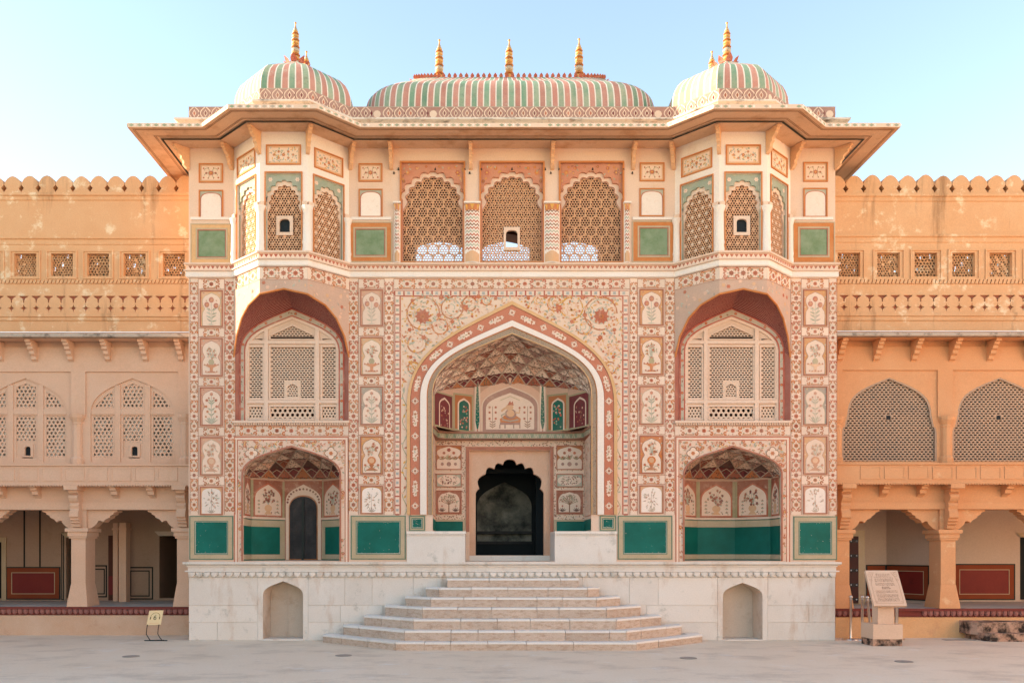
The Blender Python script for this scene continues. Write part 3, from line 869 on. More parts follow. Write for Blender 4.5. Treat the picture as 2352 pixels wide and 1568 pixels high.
for k in range(N_):
    x, y, th = along(P2, P3, (k + .5) / N_)
    if k % 2 == 0:
        for rr, cc, ll in ((.072, 'pale', 1), (.055, 'cream', 2)): A.flower(x, y, rr, cc, None, ll, 4, th)
        A.flower(x, y, .026, 'deep' if k % 4 else 'terra', None, 3, 6)
        for q in range(4): A.disc(x + .05 * math.cos(th + q * 1.5708), y + .05 * math.sin(th + q * 1.5708), .009, 'dark', 3, 5)
    else:
        for d in (-.11, -.04, .04, .11):
            A.flower(x + d * math.cos(th), y + d * math.sin(th), .062 if abs(d) < .1 else .045, 'pale', None, 1, 5, th + d * 9)
        A.flower(x + .08 * math.cos(th), y + .08 * math.sin(th), .026, 'rust', 'deep', 3, 6)
        for d in (-.12, -.06, 0): A.leaf(x + d * math.cos(th), y + d * math.sin(th), th + A.r.uniform(-1, 1), .06, .022, A.r.choice(['olive', 'sage', 'terra']), 3)
obj('flower_chain_pattern', A, M['art'], rb)
b = MB(); b.ring(FR, P4, P5, -.02, .012)
ib = obj('inner_arch_band', b, material('dark_patterned_band', '#A88C74', spots=('#7F5848', '#74806A'), spot_scale=34, spot_r=.32, wash='#B09A80', wash_amt=.5), gate)
b = MB(); b.ring(FR, open_arch(1.567, 4.465, 5.76), P4, 0, .022); obj('orange_arch_line', b, M['orange_frame'], gate)
b = MB(); b.ring(FR, open_arch(1.472, 4.495, 5.64), open_arch(1.456, 4.50, 5.624), 0, .026); obj('orange_arch_line', b, M['pale_orange_frame'], gate)

# ---- small green panels and marble cheek blocks by the doorway
for a, c in ((940, 976.5), (1377.5, 1415)):
    teal_panel(FR, X0(a), Z0(1218.6), X0(c), Z0(1183.5), gate, m=(.065, .065))
for x0, x1 in ((-1.928, -.862), (.786, 1.916)):
    b = MB(); b.box(front(0), x0, x1, 1.44, 1.955, -1.02, .025)
    ck = obj('marble_block', b, M['marble'], gate)
    b = MB(); b.box(front(0), x0 - .006, x1 + .012, 1.957, 2.005, -1.02, .05)
    for k in range(26):
        t = x0 + (k + .5) * (x1 - x0) / 26
        b.box(front(0), t - .014, t + .014, 1.93, 1.956, .026, .042)
    obj('beaded_lip', b, M['marble'], ck)
for s in (-1, 1):       # plain wall left under the arch bands beside the small panels
    pass

# ---- recess: back wall, jambs, shelf
YB = 1.0
BK = front(YB)
def XB(px): return XY(px, YB)
def ZB(py): return ZY(py, YB)
b = MB()
b.plate(BK, rect(-1.50, 1.44, 1.50, 3.95), [rect(-.79, 1.455, .78, 3.61)], 0, .10)
iw = obj('recess_wall', b, M['cream'], gate)
jm = MB()
for s in (-1, 1):
    jm.ngon(Fr((s * 1.456, 0, 0), (0, 1, 0), (0, 0, 1), (-s, 0, 0)), rect(.02, 1.44, 1.0, 4.56))
jo = obj('recess_jamb', jm, M['cream'], gate)
for s in (-1, 1):
    fr = Fr((s * 1.456, 0, 0), (0, s, 0), (0, 0, 1), (-s, 0, 0)) if s > 0 else Fr((s * 1.456, 1.0, 0), (0, -1, 0), (0, 0, 1), (1, 0, 0))
    A = Art(fr, .003, seed=20 + s)
    A.rect(.05, 2.3, .92, 3.8, 'cream', 0); A.frame(.05, 2.3, .92, 3.8, .015, 'terra', 1)
    for k in range(120):
        A.leaf(A.r.uniform(.1, .86), A.r.uniform(2.34, 3.76), A.r.uniform(0, 6.3), .08, .03, A.r.choice(['pink', 'tan', 'sage', 'pink', 'terra']), 2)
    obj('floral_pattern', A, M['art'], jo)
    g = MB(); g.ngon(fr, rect(.03, 2.03, .97, 2.24), .006); obj('green_field', g, M['teal'], jo)
# speckled floral ground of the back wall
A = Art(BK, .002, seed=31)
def speckle(A, x0, y0, x1, y1, l, n, cols=('deep', 'maroon', 'brown', 'leaf')):
    for k in range(n):
        x, y = A.r.uniform(x0 + .012, x1 - .012), A.r.uniform(y0 + .012, y1 - .012)
        if A.r.random() < .5: A.leaf(x, y, A.r.uniform(0, 6.3), .035, .016, A.r.choice(cols), l)
        else: A.disc(x, y, A.r.uniform(.008, .014), A.r.choice(cols), l, 5)
for x0, x1 in ((-1.49, -.87), (.86, 1.48)):
    A.rect(x0, 2.26, x1, 3.80, 'cream', 0)
    for (u0, v0, u1, v1) in ((x0, 2.26, x0 + .05, 3.80), (x1 - .08, 2.26, x1, 3.80), (x0, 3.29, x1, 3.24), (x0, 2.89, x1, 2.94), (x0, 3.68, x1, 3.8), (x0, 2.27, x1, 2.35)):
        lo, hi = min(v0, v1), max(v0, v1)
        speckle(A, u0 - .005, lo - .03, u1 + .005, hi + .03, 1, int(30 + 220 * (u1 - u0) * (hi - lo + .05)))
A.rect(-.87, 3.68, .86, 3.80, 'cream', 0); speckle(A, -.87, 3.67, .86, 3.81, 1, 90)
A.rect(-.87, 3.66, .86, 3.68, 'terra', 1)
obj('speckled_floral_pattern', A, M['art'], iw)
def tree_panel(px0, py0, px1, py1, kind, seed):
    x0, x1, y0, y1 = XB(px0), XB(px1), ZB(py1), ZB(py0)
    A = Art(BK, .006, seed=seed); cx, w, h = (x0 + x1) / 2, x1 - x0, y1 - y0
    if kind == 'tree':
        A.rect(x0, y0, x1, y1, 'deep', 0)
        c = [(cx - .42 * w, y0 + .03), (cx - .44 * w, y0 + .5 * h)] + [(cx + .44 * w * math.cos(a), y0 + .55 * h + .38 * h * abs(math.sin(a)) ** .8 * (1 + .05 * math.cos(8 * a))) for a in [math.pi * (1 - i / 14) for i in range(15)]] + [(cx + .44 * w, y0 + .5 * h), (cx + .42 * w, y0 + .03)]
        A.poly(c, 'pale', 1)
        A.stroke([(cx, y0 + .03), (cx, y0 + .45 * h)], .02, 'brown', 2)
        for k in range(9):
            a = math.pi * (k + .5) / 9
            A.stroke([(cx, y0 + .4 * h), (cx + .33 * w * math.cos(a), y0 + .5 * h + .33 * h * math.sin(a))], .008, 'brown', 2)
        for k in range(80):
            a = math.pi * A.r.random(); q = math.sqrt(A.r.random())
            A.leaf(cx + .38 * w * q * math.cos(a), y0 + .5 * h + .36 * h * q * math.sin(a), A.r.uniform(0, 6.3), .035, .016, A.r.choice(['brown', 'olive', 'leaf', 'deep']), 3)
        for s in (-1, 1):
            for k in range(-2, 3): A.leaf(cx + s * .28 * w, y0 + .04, 1.57 + k * .5, .09, .02, 'dark', 3)
            A.flower(cx + s * .28 * w, y0 + .15, .02, 'red', None, 4, 5)
    elif kind == 'vases':
        A.rect(x0, y0, x1, y1, 'rust', 0)
        A.poly(niche_shape(x0 - .05, y0 - .01, x1 + .05, y1 + .02), 'pale', 1)
        for dx, s in ((0, 1.0), (-.27, .7), (.27, .7)):
            A.disc(cx + dx * w, y0 + .22 * h, .045 * s, 'mauve', 2, 8); A.flower(cx + dx * w, y0 + .5 * h, .05 * s, 'terra', 'deep', 2, 6)
            for k in range(8): A.leaf(cx + dx * w, y0 + .4 * h, A.r.uniform(.3, 2.8), .12 * s, .02, A.r.choice(['olive', 'brown']), 2)
        A.flower(cx, y0 + .83 * h, .045, 'red', 'deep', 3, 6); A.flower(cx - .2 * w, y0 + .7 * h, .035, 'terra', 'deep', 3); A.flower(cx + .2 * w, y0 + .7 * h, .035, 'terra', 'deep', 3)
    else:
        A.rect(x0, y0, x1, y1, 'sage', 0)
        A.poly([(cx + .48 * w * math.cos(t) * (1 if abs(math.cos(t)) > .9 else 1), y0 + .5 * h + .46 * h * math.sin(t)) for t in [2 * math.pi * i / 16 for i in range(16)]], 'pale', 1)
        speckle(A, x0 + .07, y0 + .03, x1 - .07, y1 - .03, 2, 60)
    p = obj('flower_panel', A, M['art'], iw)
    f = MB(); panel_frame(f, BK, x0 - .012, y0 - .012, x1 + .012, y1 + .012, .016, .02); obj('frame', f, M['maroon_line'], p)
sd = 60
for c0, c1 in ((1003, 1059), (1279, 1337)):
    for y0_, y1_, kd in ((1024, 1077, 'vases'), (1089, 1117, 'cloud'), (1127, 1179, 'tree')):
        tree_panel(c0, y0_, c1, y1_, kd, sd); sd += 1
for x0, x1 in ((-1.49, -.87), (.86, 1.48)):
    g = MB(); g.ngon(BK, rect(x0, 2.02, x1, 2.22), .008); gf = obj('green_field', g, M['teal'], iw)
    g = MB(); g.box(BK, x0, x1, 2.222, 2.258, .001, .02); xx = (x1 - .05, x1) if x1 < 0 else (x0, x0 + .05)
    g.box(BK, xx[0], xx[1], 2.02, 2.22, .01, .022); obj('frame', g, M['stone_frame'], gf)
# door surround and cusped doorway
YD = 1.10
DK = front(YD)
b = MB()
for k, (w, c) in enumerate(((.0, .02), (.028, .03))):
    pass
b.ring(BK, [(-.86, 2.02), (-.86, 3.665), (.85, 3.665), (.85, 2.02)], [(-.795, 2.02), (-.795, 3.615), (.785, 3.615), (.785, 2.02)], .0, .022)
obj('red_door_frame', b, M['maroon_line'], iw)
L = [(-.671, 1.56), (-.671, 2.78)]
def lobe(p, q, bulge, n=5):
    dx, dy = q[0] - p[0], q[1] - p[1]; ln = math.hypot(dx, dy); nx, ny = -dy / ln, dx / ln
    return [(p[0] + dx * i / n + nx * bulge * ln * math.sin(math.pi * i / n), p[1] + dy * i / n + ny * bulge * ln * math.sin(math.pi * i / n)) for i in range(1, n + 1)]
pts = [(-.671, 2.78), (-.60, 2.87), (-.475, 3.16), (-.30, 3.26), (-.135, 3.34), (0, 3.45)]
for p, q, bl in zip(pts[:-1], pts[1:], (.10, .30, .42, .42, .22)): L += lobe(p, q, bl)
DOOR = L + [(-x, y) for x, y in reversed(L[:-1])]
b = MB(); b.plate(DK, rect(-.79, 1.44, .78, 3.61), [DOOR], 0, .16)
dw = obj('door_surround', b, material('rose_door_plaster', '#D8A98A', wash='#E3BFA3', wash_amt=.6, stain='#C98E68', stain_amt=.5), iw)
b = MB(); b.box(DK, -.79, .78, 1.44, 1.555, .001, .10); obj('threshold', b, M['marble'], iw)
b = MB(); b.ngon(Fr((0, 0, 1.455), (1, 0, 0), (0, 1, 0)), rect(-.87, .0, .79, 1.1)); obj('passage_floor', b, M['marble'], iw)
# passage beyond the doorway
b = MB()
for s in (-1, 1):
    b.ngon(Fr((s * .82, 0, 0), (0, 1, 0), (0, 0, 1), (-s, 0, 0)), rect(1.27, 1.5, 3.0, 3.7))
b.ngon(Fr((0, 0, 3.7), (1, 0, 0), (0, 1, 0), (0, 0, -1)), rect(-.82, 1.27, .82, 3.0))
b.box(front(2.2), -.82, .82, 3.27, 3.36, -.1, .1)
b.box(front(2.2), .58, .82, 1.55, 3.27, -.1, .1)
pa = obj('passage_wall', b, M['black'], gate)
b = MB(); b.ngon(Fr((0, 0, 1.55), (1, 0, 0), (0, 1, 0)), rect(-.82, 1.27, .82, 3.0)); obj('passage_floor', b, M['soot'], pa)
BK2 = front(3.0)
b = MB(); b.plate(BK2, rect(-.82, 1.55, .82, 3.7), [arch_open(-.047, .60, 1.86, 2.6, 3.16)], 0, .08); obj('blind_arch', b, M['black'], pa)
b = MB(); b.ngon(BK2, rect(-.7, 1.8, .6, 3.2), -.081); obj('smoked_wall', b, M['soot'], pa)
for z in (2.02, 1.80):
    b = MB(); b.box(BK2, -.66, .56, z, z + .06, .001, .05); obj('rail', b, M['dark_wood'], pa)

# shelf between the two stages
APSE = [(-1.456, .10), (-1.10, .70), (-.72, .95), (.72, .95), (1.10, .70), (1.456, .10)]
sh = MB()
pl = [(-1.456, .06), (-1.40, .70), (-1.25, .84), (1.25, .84), (1.40, .70), (1.456, .06)]
sh.ngon(Fr((0, 0, 3.955), (1, 0, 0), (0, 1, 0)), [(x, y) for x, y in pl] + [(1.456, 1.0), (-1.456, 1.0)]); sh.ngon(Fr((0, 0, 3.80), (1, 0, 0), (0, 1, 0)), [(x, y + .05) for x, y in pl] + [(1.456, 1.0), (-1.456, 1.0)])
sh.run(pl, [(0, 3.955), (.03, 3.955), (.03, 3.925), (.0, 3.915), (.0, 3.82), (-.06, 3.80)])
so = obj('shelf', sh, M['mauve_plaster'] if 'mauve_plaster' in M else material('mauve_plaster', '#A97C68', wash='#BC9078', wash_amt=.5), gate)
for i, (fr, Ln) in enumerate(segs(pl)):
    A = Art(fr, .001, seed=70 + i)
    A.rect(0, 3.825, Ln, 3.912, 'leaf', 0)
    n = max(1, round(Ln / .05))
    for k in range(n):
        t = (k + .5) * Ln / n
        A.stroke([(t - .02, 3.832), (t, 3.905), (t + .02, 3.832)], .008, 'cream' if k % 3 else 'teal', 1)
    obj('green_zigzag_pattern', A, M['art'], so)

# ---- vaulted recess builder
def arch_param(P):
    D = [0]
    for i in range(len(P) - 1): D.append(D[-1] + math.hypot(P[i+1][0] - P[i][0], P[i+1][1] - P[i][1]))
    def f(s):
        d = max(0, min(1, s)) * D[-1]
        for i in range(len(P) - 1):
            if d <= D[i + 1] + 1e-9: break
        t = (d - D[i]) / (D[i + 1] - D[i])
        return tuple(P[i][k] + (P[i+1][k] - P[i][k]) * t for k in range(len(P[0])))
    return f

def vault(bx, plan, zw, arc, rows, cols, seed, parent_wall, flip=1):
    """Plaster net vault: from the top of the polygonal wall forward and up to the arch."""
    r = random.Random(seed)
    Pf = arch_param([(bx + x, y) for x, y in plan]); Af = arch_param(arc)
    def S(s, t):
        s = max(0, min(1, s)); t = max(0, min(1, t))
        px_, py_ = Pf(s); ax, az = Af(s)
        w, h = 1 - math.cos(t * math.pi / 2), math.sin(t * math.pi / 2)
        z0 = zw(s)
        return Vector((px_ + (ax - px_) * w, py_ + (.02 - py_) * w, z0 + (az - z0) * h))
    base = MB(); ns, nt_ = 28, 10
    V = [S(i / ns, j / nt_) for j in range(nt_ + 1) for i in range(ns + 1)]
    base.add([v + Vector((0, .05, .04)) for v in V], [(j * (ns + 1) + i, j * (ns + 1) + i + 1, (j + 1) * (ns + 1) + i + 1, (j + 1) * (ns + 1) + i) for j in range(nt_) for i in range(ns)])
    vo = obj('vault', base, M['mauve_vault'], gate)
    eye = Vector((bx, -2, 1.6))
    ribs = MB()
    T = [0]
    for i in range(rows): T.append(T[-1] + (1.25 - .5 * i / rows))
    T = [t / T[-1] for t in T]
    def shape(name, P3, col, push, mid=None):
        c = sum(P3, Vector()) / len(P3)
        nr = (P3[1] - P3[0]).cross(P3[2] - P3[0])
        if nr.length < 1e-5: return None
        nr.normalize()
        if nr.dot(eye - c) < 0: nr = -nr
        m = c - nr * push * (P3[1] - P3[0]).length
        cell = MB(); k = len(P3)
        for q in range(k):
            dd = r.uniform(.88, 1.1)
            cell.add([P3[q], P3[(q + 1) % k], m], [(0, 1, 2)], (col[0] * dd, col[1] * dd, col[2] * dd, 1))
        obj(name, cell, M['speckle'], vo)
        return nr
    for i in range(rows):
        t0, t1 = T[i], T[i + 1]
        o = .5 if i % 2 else 0
        for j in range(-1, cols + 1):
            a, c = (j + o) / cols, (j + 1 + o) / cols
            if c <= 0 or a >= 1: continue
            m = (a + c) / 2
            A0, C0, B1 = S(a, t0), S(c, t0), S(m, t1)
            D1 = S(m + 1 / cols, t1)
            # upright triangle with a scalloped foot
            if (A0 - C0).length > .03 and i < rows:
                foot = [A0 + (C0 - A0) * (q / 6) + (B1 - (A0 + C0) / 2) * (.10 if q % 2 else .0) for q in range(1, 6)]
                if i == 0: col = PAL['deep'] if (j % 2) else PAL['rust']
                elif flip < 0 and i == 1: col = PAL['dark'] if j % 2 == 0 else PAL['cream']
                else: col = PAL['pale'] if (i + j) % 3 else PAL['cream']
                nr = shape('vault_cell', [A0] + foot + [C0, B1], col, .10)
                if nr is None: continue
                for p, q in ((A0, B1), (C0, B1)):
                    d = (q - p)
                    if d.length < .03: continue
                    d.normalize(); w = nr.cross(d) * .011; e = nr * .010
                    ribs.add([p + w, q + w, q + e, p + e, p - w, q - w], [(0, 1, 2, 3), (3, 2, 5, 4)])
            # inverted kite between two triangles
            if (B1 - D1).length > .03:
                mid_ = C0 + (((B1 + D1) / 2) - C0) * .55
                col = PAL[('mauve', 'pink', 'mauve', 'pink', 'deep')[(i * 2 + j) % 5]]
                if i == 0: col = PAL['maroon']
                nr = shape('vault_cell', [C0, D1, B1], col, .16)
                if nr is not None:
                    q1, q2 = C0 + (B1 - C0) * .62, C0 + (D1 - C0) * .62
                    e = nr * .004
                    top = (B1 + D1) / 2 + (C0 - (B1 + D1) / 2) * .06
                    for p, q in ((q1, top), (q2, top)):
                        d = (q - p)
                        if d.length < .02: continue
                        d.normalize(); w = nr.cross(d) * .007
                        ribs.add([p + w + e, q + w + e, q + e * 2, p + e * 2, p - w + e, q - w + e], [(0, 1, 2, 3), (3, 2, 5, 4)])
    obj('vault_rib', ribs, material('vault_rib_plaster', '#BFA48C', wash='#94705E', wash_amt=.7, wash_scale=5), vo)
    # polygon wall below
    wl_ = MB()
    D = [0]
    for (xa, ya), (xc, yc) in zip(plan[:-1], plan[1:]): D.append(D[-1] + math.hypot(xc - xa, yc - ya))
    cuts = sorted(set([round(d / D[-1], 6) for d in D] + [i / 40 for i in range(41)]))
    for a, c in zip(cuts[:-1], cuts[1:]):
        (xa, ya), (xc, yc) = Pf(a), Pf(c)
        wl_.quad((xa, ya, parent_wall), (xc, yc, parent_wall), (xc, yc, zw(c)), (xa, ya, zw(a)))
    return vo, wl_

M['mauve_vault'] = material('mauve_vault_plaster', '#7E5548', wash='#9A7060', wash_amt=.5)
M['alcove'] = material('alcove_plaster', '#C79B80', wash='#D6B095', wash_amt=.6)
zw = lambda s: 4.52 + .36 * math.sin(math.pi * max(0, min(1, s))) ** .7
vo, wl_ = vault(0, APSE, zw, arch(0, 1.456, 4.50, 5.624, 18), 6, 12, 5, 3.955)
aw = obj('alcove_wall', wl_, M['alcove'], gate)
fac = list(segs(APSE))
def alcove(fr, a0, a1, z0, z1, zt, col, seed, frame='cream'):
    A = Art(fr, .004, seed=seed); cx, w = (a0 + a1) / 2, (a1 - a0) / 2
    A.poly(arch_open(cx, w + .03, z0, z1, zt + .04, 7), frame, 1)
    A.poly(arch_open(cx, w, z0, z1, zt, 7), col, 2)
    for k in range(26):
        x, y = A.r.uniform(cx - w * .85, cx + w * .85), A.r.uniform(z0 + .03, z1)
        A.flower(x, y, .022, A.r.choice(['red', 'mauve', 'terra', 'pink', 'leaf']) if col != 'maroon' else A.r.choice(['mauve', 'deep', 'pink', 'brown', 'dark']), None, 3, 5)
    return obj('painted_alcove', A, M['art_dark'], aw)
L1 = fac[0][1]; L2 = fac[1][1]
for k, (i, j) in enumerate(((0, 1), (4, 3))):
    (f1, l1), (f2, l2) = fac[i], fac[j]
    A = Art(f1, .003, seed=80 + k); A.rect(.02, 3.96, l1 - .02, 4.62, 'maroon', 0); A.frame(.02, 3.96, l1 - .02, 4.62, .03, 'olive', 1); obj('alcove_ground', A, M['art_dark'], aw)
    A = Art(f2, .003, seed=82 + k); A.rect(.0, 3.96, l2, 4.68, 'rust', 0); A.frame(.0, 3.96, l2, 4.68, .035, 'olive', 1); obj('alcove_ground', A, M['art_dark'], aw)
    alcove(f1, l1 * .32, l1 * .78, 3.98, 4.38, 4.50, 'maroon', 84 + k)
    alcove(f2, l2 * .28, l2 * .78, 3.98, 4.46, 4.56, 'teal', 86 + k)
f3, l3 = fac[2]
A = Art(f3, .003, seed=90)
A.poly(arch_open(l3 / 2, .66, 3.96, 4.50, 5.02, 10), 'pink', 0)
for s in (-1, 1):
    cx = l3 / 2 + s * .635
    A.rect(cx - .055, 3.96, cx + .055, 4.95, 'pale', 1)
    A.poly([(cx - .012, 4.02), (cx + .012, 4.02), (cx + .04, 4.16), (cx + .036, 4.45), (cx + .012, 4.92), (cx - .012, 4.92), (cx - .036, 4.45), (cx - .04, 4.16)], 'teal', 2)
    A.rect(cx - .008, 3.965, cx + .008, 4.02, 'terra', 3)
    for k in range(14):
        y = 4.12 + k * .055
        A.leaf(cx, y, 1.57 + .7 * (1 if k % 2 else -1), .045, .018, 'leaf', 3)
A.poly(arch_open(l3 / 2, .56, 3.96, 4.44, 4.86, 10), 'cream', 2)
A.poly(arch_open(l3 / 2, .535, 3.96, 4.44, 4.83, 10), 'mauve', 3)
A.poly(arch_open(l3 / 2, .47, 4.01, 4.40, 4.72, 10), 'pale', 4)
cx = l3 / 2
A.stroke([(cx - .19, 4.58), (cx, 4.66), (cx + .19, 4.58)], .035, 'cream', 5); A.stroke([(cx - .19, 4.575), (cx, 4.655), (cx + .19, 4.575)], .008, 'olive', 6)
# a seated figure on a stool between flowering stems, kept simple
A.rect(cx - .20, 4.10, cx + .20, 4.145, 'mauve', 5)
for dx in (-.20, -.10, .07, .19): A.rect(cx + dx - .01, 4.03, cx + dx + .012, 4.10, 'mauve', 5)
A.poly([(cx - .19, 4.145), (cx + .20, 4.145), (cx + .21, 4.22), (cx + .10, 4.29), (cx - .10, 4.29), (cx - .20, 4.21)], 'orange', 6)
A.disc(cx + .01, 4.31, .115, 'mauve', 7, 12, .10); A.disc(cx + .01, 4.32, .08, 'tan', 8, 10, .07)
A.disc(cx - .01, 4.44, .075, 'tan', 8, 10, .065)
A.stroke([(cx - .06, 4.44), (cx - .13, 4.40), (cx - .17, 4.36)], .04, 'tan', 8)
A.poly([(cx - .05, 4.48), (cx + .07, 4.48), (cx + .05, 4.56), (cx + .02, 4.52), (cx, 4.57), (cx - .03, 4.52)], 'terra', 9)
A.stroke([(cx + .10, 4.34), (cx + .18, 4.33), (cx + .19, 4.41)], .028, 'tan', 8); A.disc(cx + .185, 4.43, .022, 'terra', 9, 6)
A.stroke([(cx - .08, 4.33), (cx - .17, 4.28), (cx - .14, 4.22)], .028, 'grey', 8)
A.stroke([(cx - .15, 4.20), (cx, 4.17), (cx + .16, 4.20)], .03, 'grey', 8)
for s in (-1, 1):
    bx_ = cx + s * .34
    A.stroke([(bx_, 4.03), (bx_, 4.46)], .008, 'brown', 5)
    for y in (4.22, 4.34, 4.44):
        for q in (-1, 1): A.flower(bx_ + q * .06, y, .028, 'terra', 'deep', 6, 6)
    for y in (4.05, 4.09, 4.14):
        for q in (-1, 1): A.leaf(bx_, y, 1.57 - q * 1.0, .08, .02, 'brown', 5)
obj('painted_lunette', A, M['art'], aw)

# ---- side niches
NPLAN = [(-.888, .04), (-.888, .55), (-.37, 1.08), (.37, 1.08), (.888, .55), (.888, .04)]
for s in (-1, 1):
    bx = s * BX
    # framed floral spandrel
    A = Art(FR, .002, seed=120 + s)
    x0, x1, y0, y1 = bx - 1.055, bx + 1.055, 1.44, Z0(1002)
    ar = arch_open(bx, .888, 1.46, 3.04, 3.546)
    fx0, fx1, fy1 = bx - 1.0, bx + 1.0, Z0(1010)
    for q, (t, colr) in enumerate(((0, 'terra'), (.022, 'pale'), (.058, 'terra'))):
        w = (.022, .036, .016)[q]
        A.rect(x0 + t, y0, x0 + t + w, y1 - t, colr, 1); A.rect(x1 - t - w, y0, x1 - t, y1 - t, colr, 1); A.rect(x0 + t, y1 - t - w, x1 - t, y1 - t, colr, 2)
    r_ = A.r; n = 0
    while n < 330:
        x, y = r_.uniform(x0 + .09, x1 - .09), r_.uniform(1.5, y1 - .09)
        if inside((x, y), ar) or min(math.hypot(x - p[0], y - p[1]) for p in ar[1:-1]) < .05: continue
        if abs(x - bx) < .93 and y < 3.0: continue
        n += 1
        if r_.random() < .72: A.leaf(x, y, r_.uniform(0, 6.28), r_.uniform(.035, .065), r_.uniform(.016, .028), r_.choice(['leaf', 'sage', 'pink', 'gold', 'terra', 'terra', 'olive']), 3)
        else: A.flower(x, y, r_.uniform(.02, .042), r_.choice(['terra', 'orange', 'pink', 'rust']), 'tan', 3, 6)
    for q in (-1, 1):
        qx, qy = bx + q * .73, 3.435
        for a in range(4):
            A.disc(qx + .058 * math.cos(a * 1.571), qy + .058 * math.sin(a * 1.571), .064, 'brown', 5, 10)
        for a in range(4):
            A.disc(qx + .058 * math.cos(a * 1.571), qy + .058 * math.sin(a * 1.571), .052, 'pale', 6, 10)
        A.disc(qx, qy, .055, 'pale', 6, 8); A.flower(qx, qy, .045, 'orange', 'terra', 7, 6)
    o_ = obj('floral_spandrel_pattern', A, M['art'], gate)
    b = MB(); b.ring(FR, arch_open(bx, .915, 1.46, 3.04, 3.58), ar, 0, .02); obj('arch_line', b, M['maroon_line'], gate)
    zwn = lambda t: 3.02 + .04 * math.sin(math.pi * t)
    vo, wl_ = vault(bx, NPLAN, zwn, arch(bx, .888, 3.04, 3.546), 4, 9, 40 + s, 1.46, -1)
    nw = obj('niche_wall', wl_, M['alcove'], gate)
    b = MB(); b.ngon(Fr((0, 0, 1.462), (1, 0, 0), (0, 1, 0)), [(bx + x, y) for x, y in NPLAN]); obj('niche_floor', b, M['marble'], nw)
    Pn = [(bx + x, y) for x, y in NPLAN]
    for k, (fr, Ln) in enumerate(segs(Pn)):
        fr = Fr(fr.o, fr.u, fr.v, fr.n)
        is_door = (k == 2 and s < 0)
        A = Art(fr, .003, seed=140 + k + 10 * s)
        if not is_door:
            zt = 2.96; cx = Ln / 2; w = Ln / 2 - (.06 if k in (1, 2, 3) else .05)
            A.rect(0, 2.30, .05, 3.0, 'olive', 0); A.rect(Ln - .05, 2.30, Ln, 3.0, 'olive', 0); A.rect(.05, 2.3, Ln - .05, 3.01, 'deep', 0)
            A.poly(arch_open(cx, w, 2.31, 2.66, zt, 7), 'terra', 1)
            A.poly(arch_open(cx, w - .025, 2.335, 2.64, zt - .035, 7), 'pale', 2)
            A.disc(cx, 2.47, .085, 'tan', 4, 10, .07); A.poly([(cx - .03, 2.42), (cx + .03, 2.42), (cx + .09, 2.35), (cx - .09, 2.35)], 'tan', 4)
            bouquet(A, cx, 2.68, w * .58, .15, 28, 3, ['deep', 'maroon', 'red', 'terra'], .026)
            for q in (-1, 1):
                for y in (2.38, 2.45, 2.52, 2.59):
                    A.leaf(cx + q * w * .66, y, 1.57 - .8, .04, .02, 'leaf', 3); A.leaf(cx + q * w * .66, y, 1.57 + .8, .04, .02, 'leaf', 3)
                    A.disc(cx + q * w * .66, y + .03, .012, 'red', 4, 5)
            speckle(A, cx - w * .8, 2.34, cx + w * .8, 2.42, 3, 12)
            obj('painted_lunette', A, M['art'], nw)
            b = MB(); b.box(fr, 0, Ln, 2.255, 2.295, -.0, .03); obj('ledge', b, M['cream'], nw)
            # continuous green dado
            b = MB(); b.ngon(fr, rect(0, 1.58, Ln, 2.11), .006); gf = obj('green_field', b, M['teal'], nw)
            b = MB(); b.box(fr, 0, Ln, 1.49, 1.578, 0, .012); obj('frame', b, M['stone_frame'], gf); b = MB(); b.box(fr, 0, Ln, 2.112, 2.235, 0, .012)
            if s < 0 and k in (1, 3):
                e = (Ln - .11, Ln) if k == 1 else (0, .11)
                b.box(fr, e[0], e[1], 1.58, 2.11, .007, .014)
            obj('frame', b, M['stone_frame'], gf)
            b = MB(); b.box(fr, 0, Ln, 1.466, 1.488, 0, .016); obj('green_line', b, M['green_line'], gf); b = MB(); b.box(fr, 0, Ln, 2.236, 2.253, 0, .016); obj('green_line', b, M['green_line'], gf)
        else:
            cx = Ln / 2
            A.rect(0, 1.47, Ln, 3.02, 'deep', 0)
            A.poly(arch_open(cx, .345, 1.47, 2.62, 2.95, 8), 'pale', 1)
            for i in range(15):
                a = math.pi * i / 14
                A.flower(cx + .31 * math.cos(a), 2.60 + .26 * math.sin(a), .026, A.r.choice(['deep', 'brown', 'maroon']), None, 2, 6)
            A.poly(arch_open(cx, .285, 1.47, 2.48, 2.74, 8, k1=.6, k2=(.6, 1.0)), 'rust', 3)
            dwo = obj('door_surround', A, M['art'], nw)
            D = arch_open(cx, .262, 1.49, 2.48, 2.71, 8, k1=.6, k2=(.6, 1.0))
            b = MB(); mid = len(D) // 2
            b.prism(fr, D[:mid + 1] + [(cx, 1.49)], .006, .03, back=False); lf = obj('door_leaf', b, M['dark_wood'], nw)
            b2 = MB(); b2.prism(fr, [(cx + .004, 1.49)] + [(max(x, cx + .004), y) for x, y in D[mid:]], .006, .03, back=False); rf = obj('door_leaf', b2, M['dark_wood'], nw)
            for lo, sx in ((lf, -1), (rf, 1)):
                for zz in (1.56, 1.80, 2.04, 2.28):
                    b = MB(); b.ring(fr, rect(cx + sx * .13 - .105, zz, cx + sx * .13 + .105, zz + .21), rect(cx + sx * .13 - .085, zz + .02, cx + sx * .13 + .085, zz + .19), .03, .042, closed=True)
                    obj('door_panel', b, M['dark_wood'], lo)
            b = MB(); b.box(fr, cx - .022, cx + .022, 1.50, 2.66, .031, .06); b.box(fr, cx - .02, cx + .02, 1.47, 1.60, .061, .075); obj('door_bar', b, M['iron'], nw)

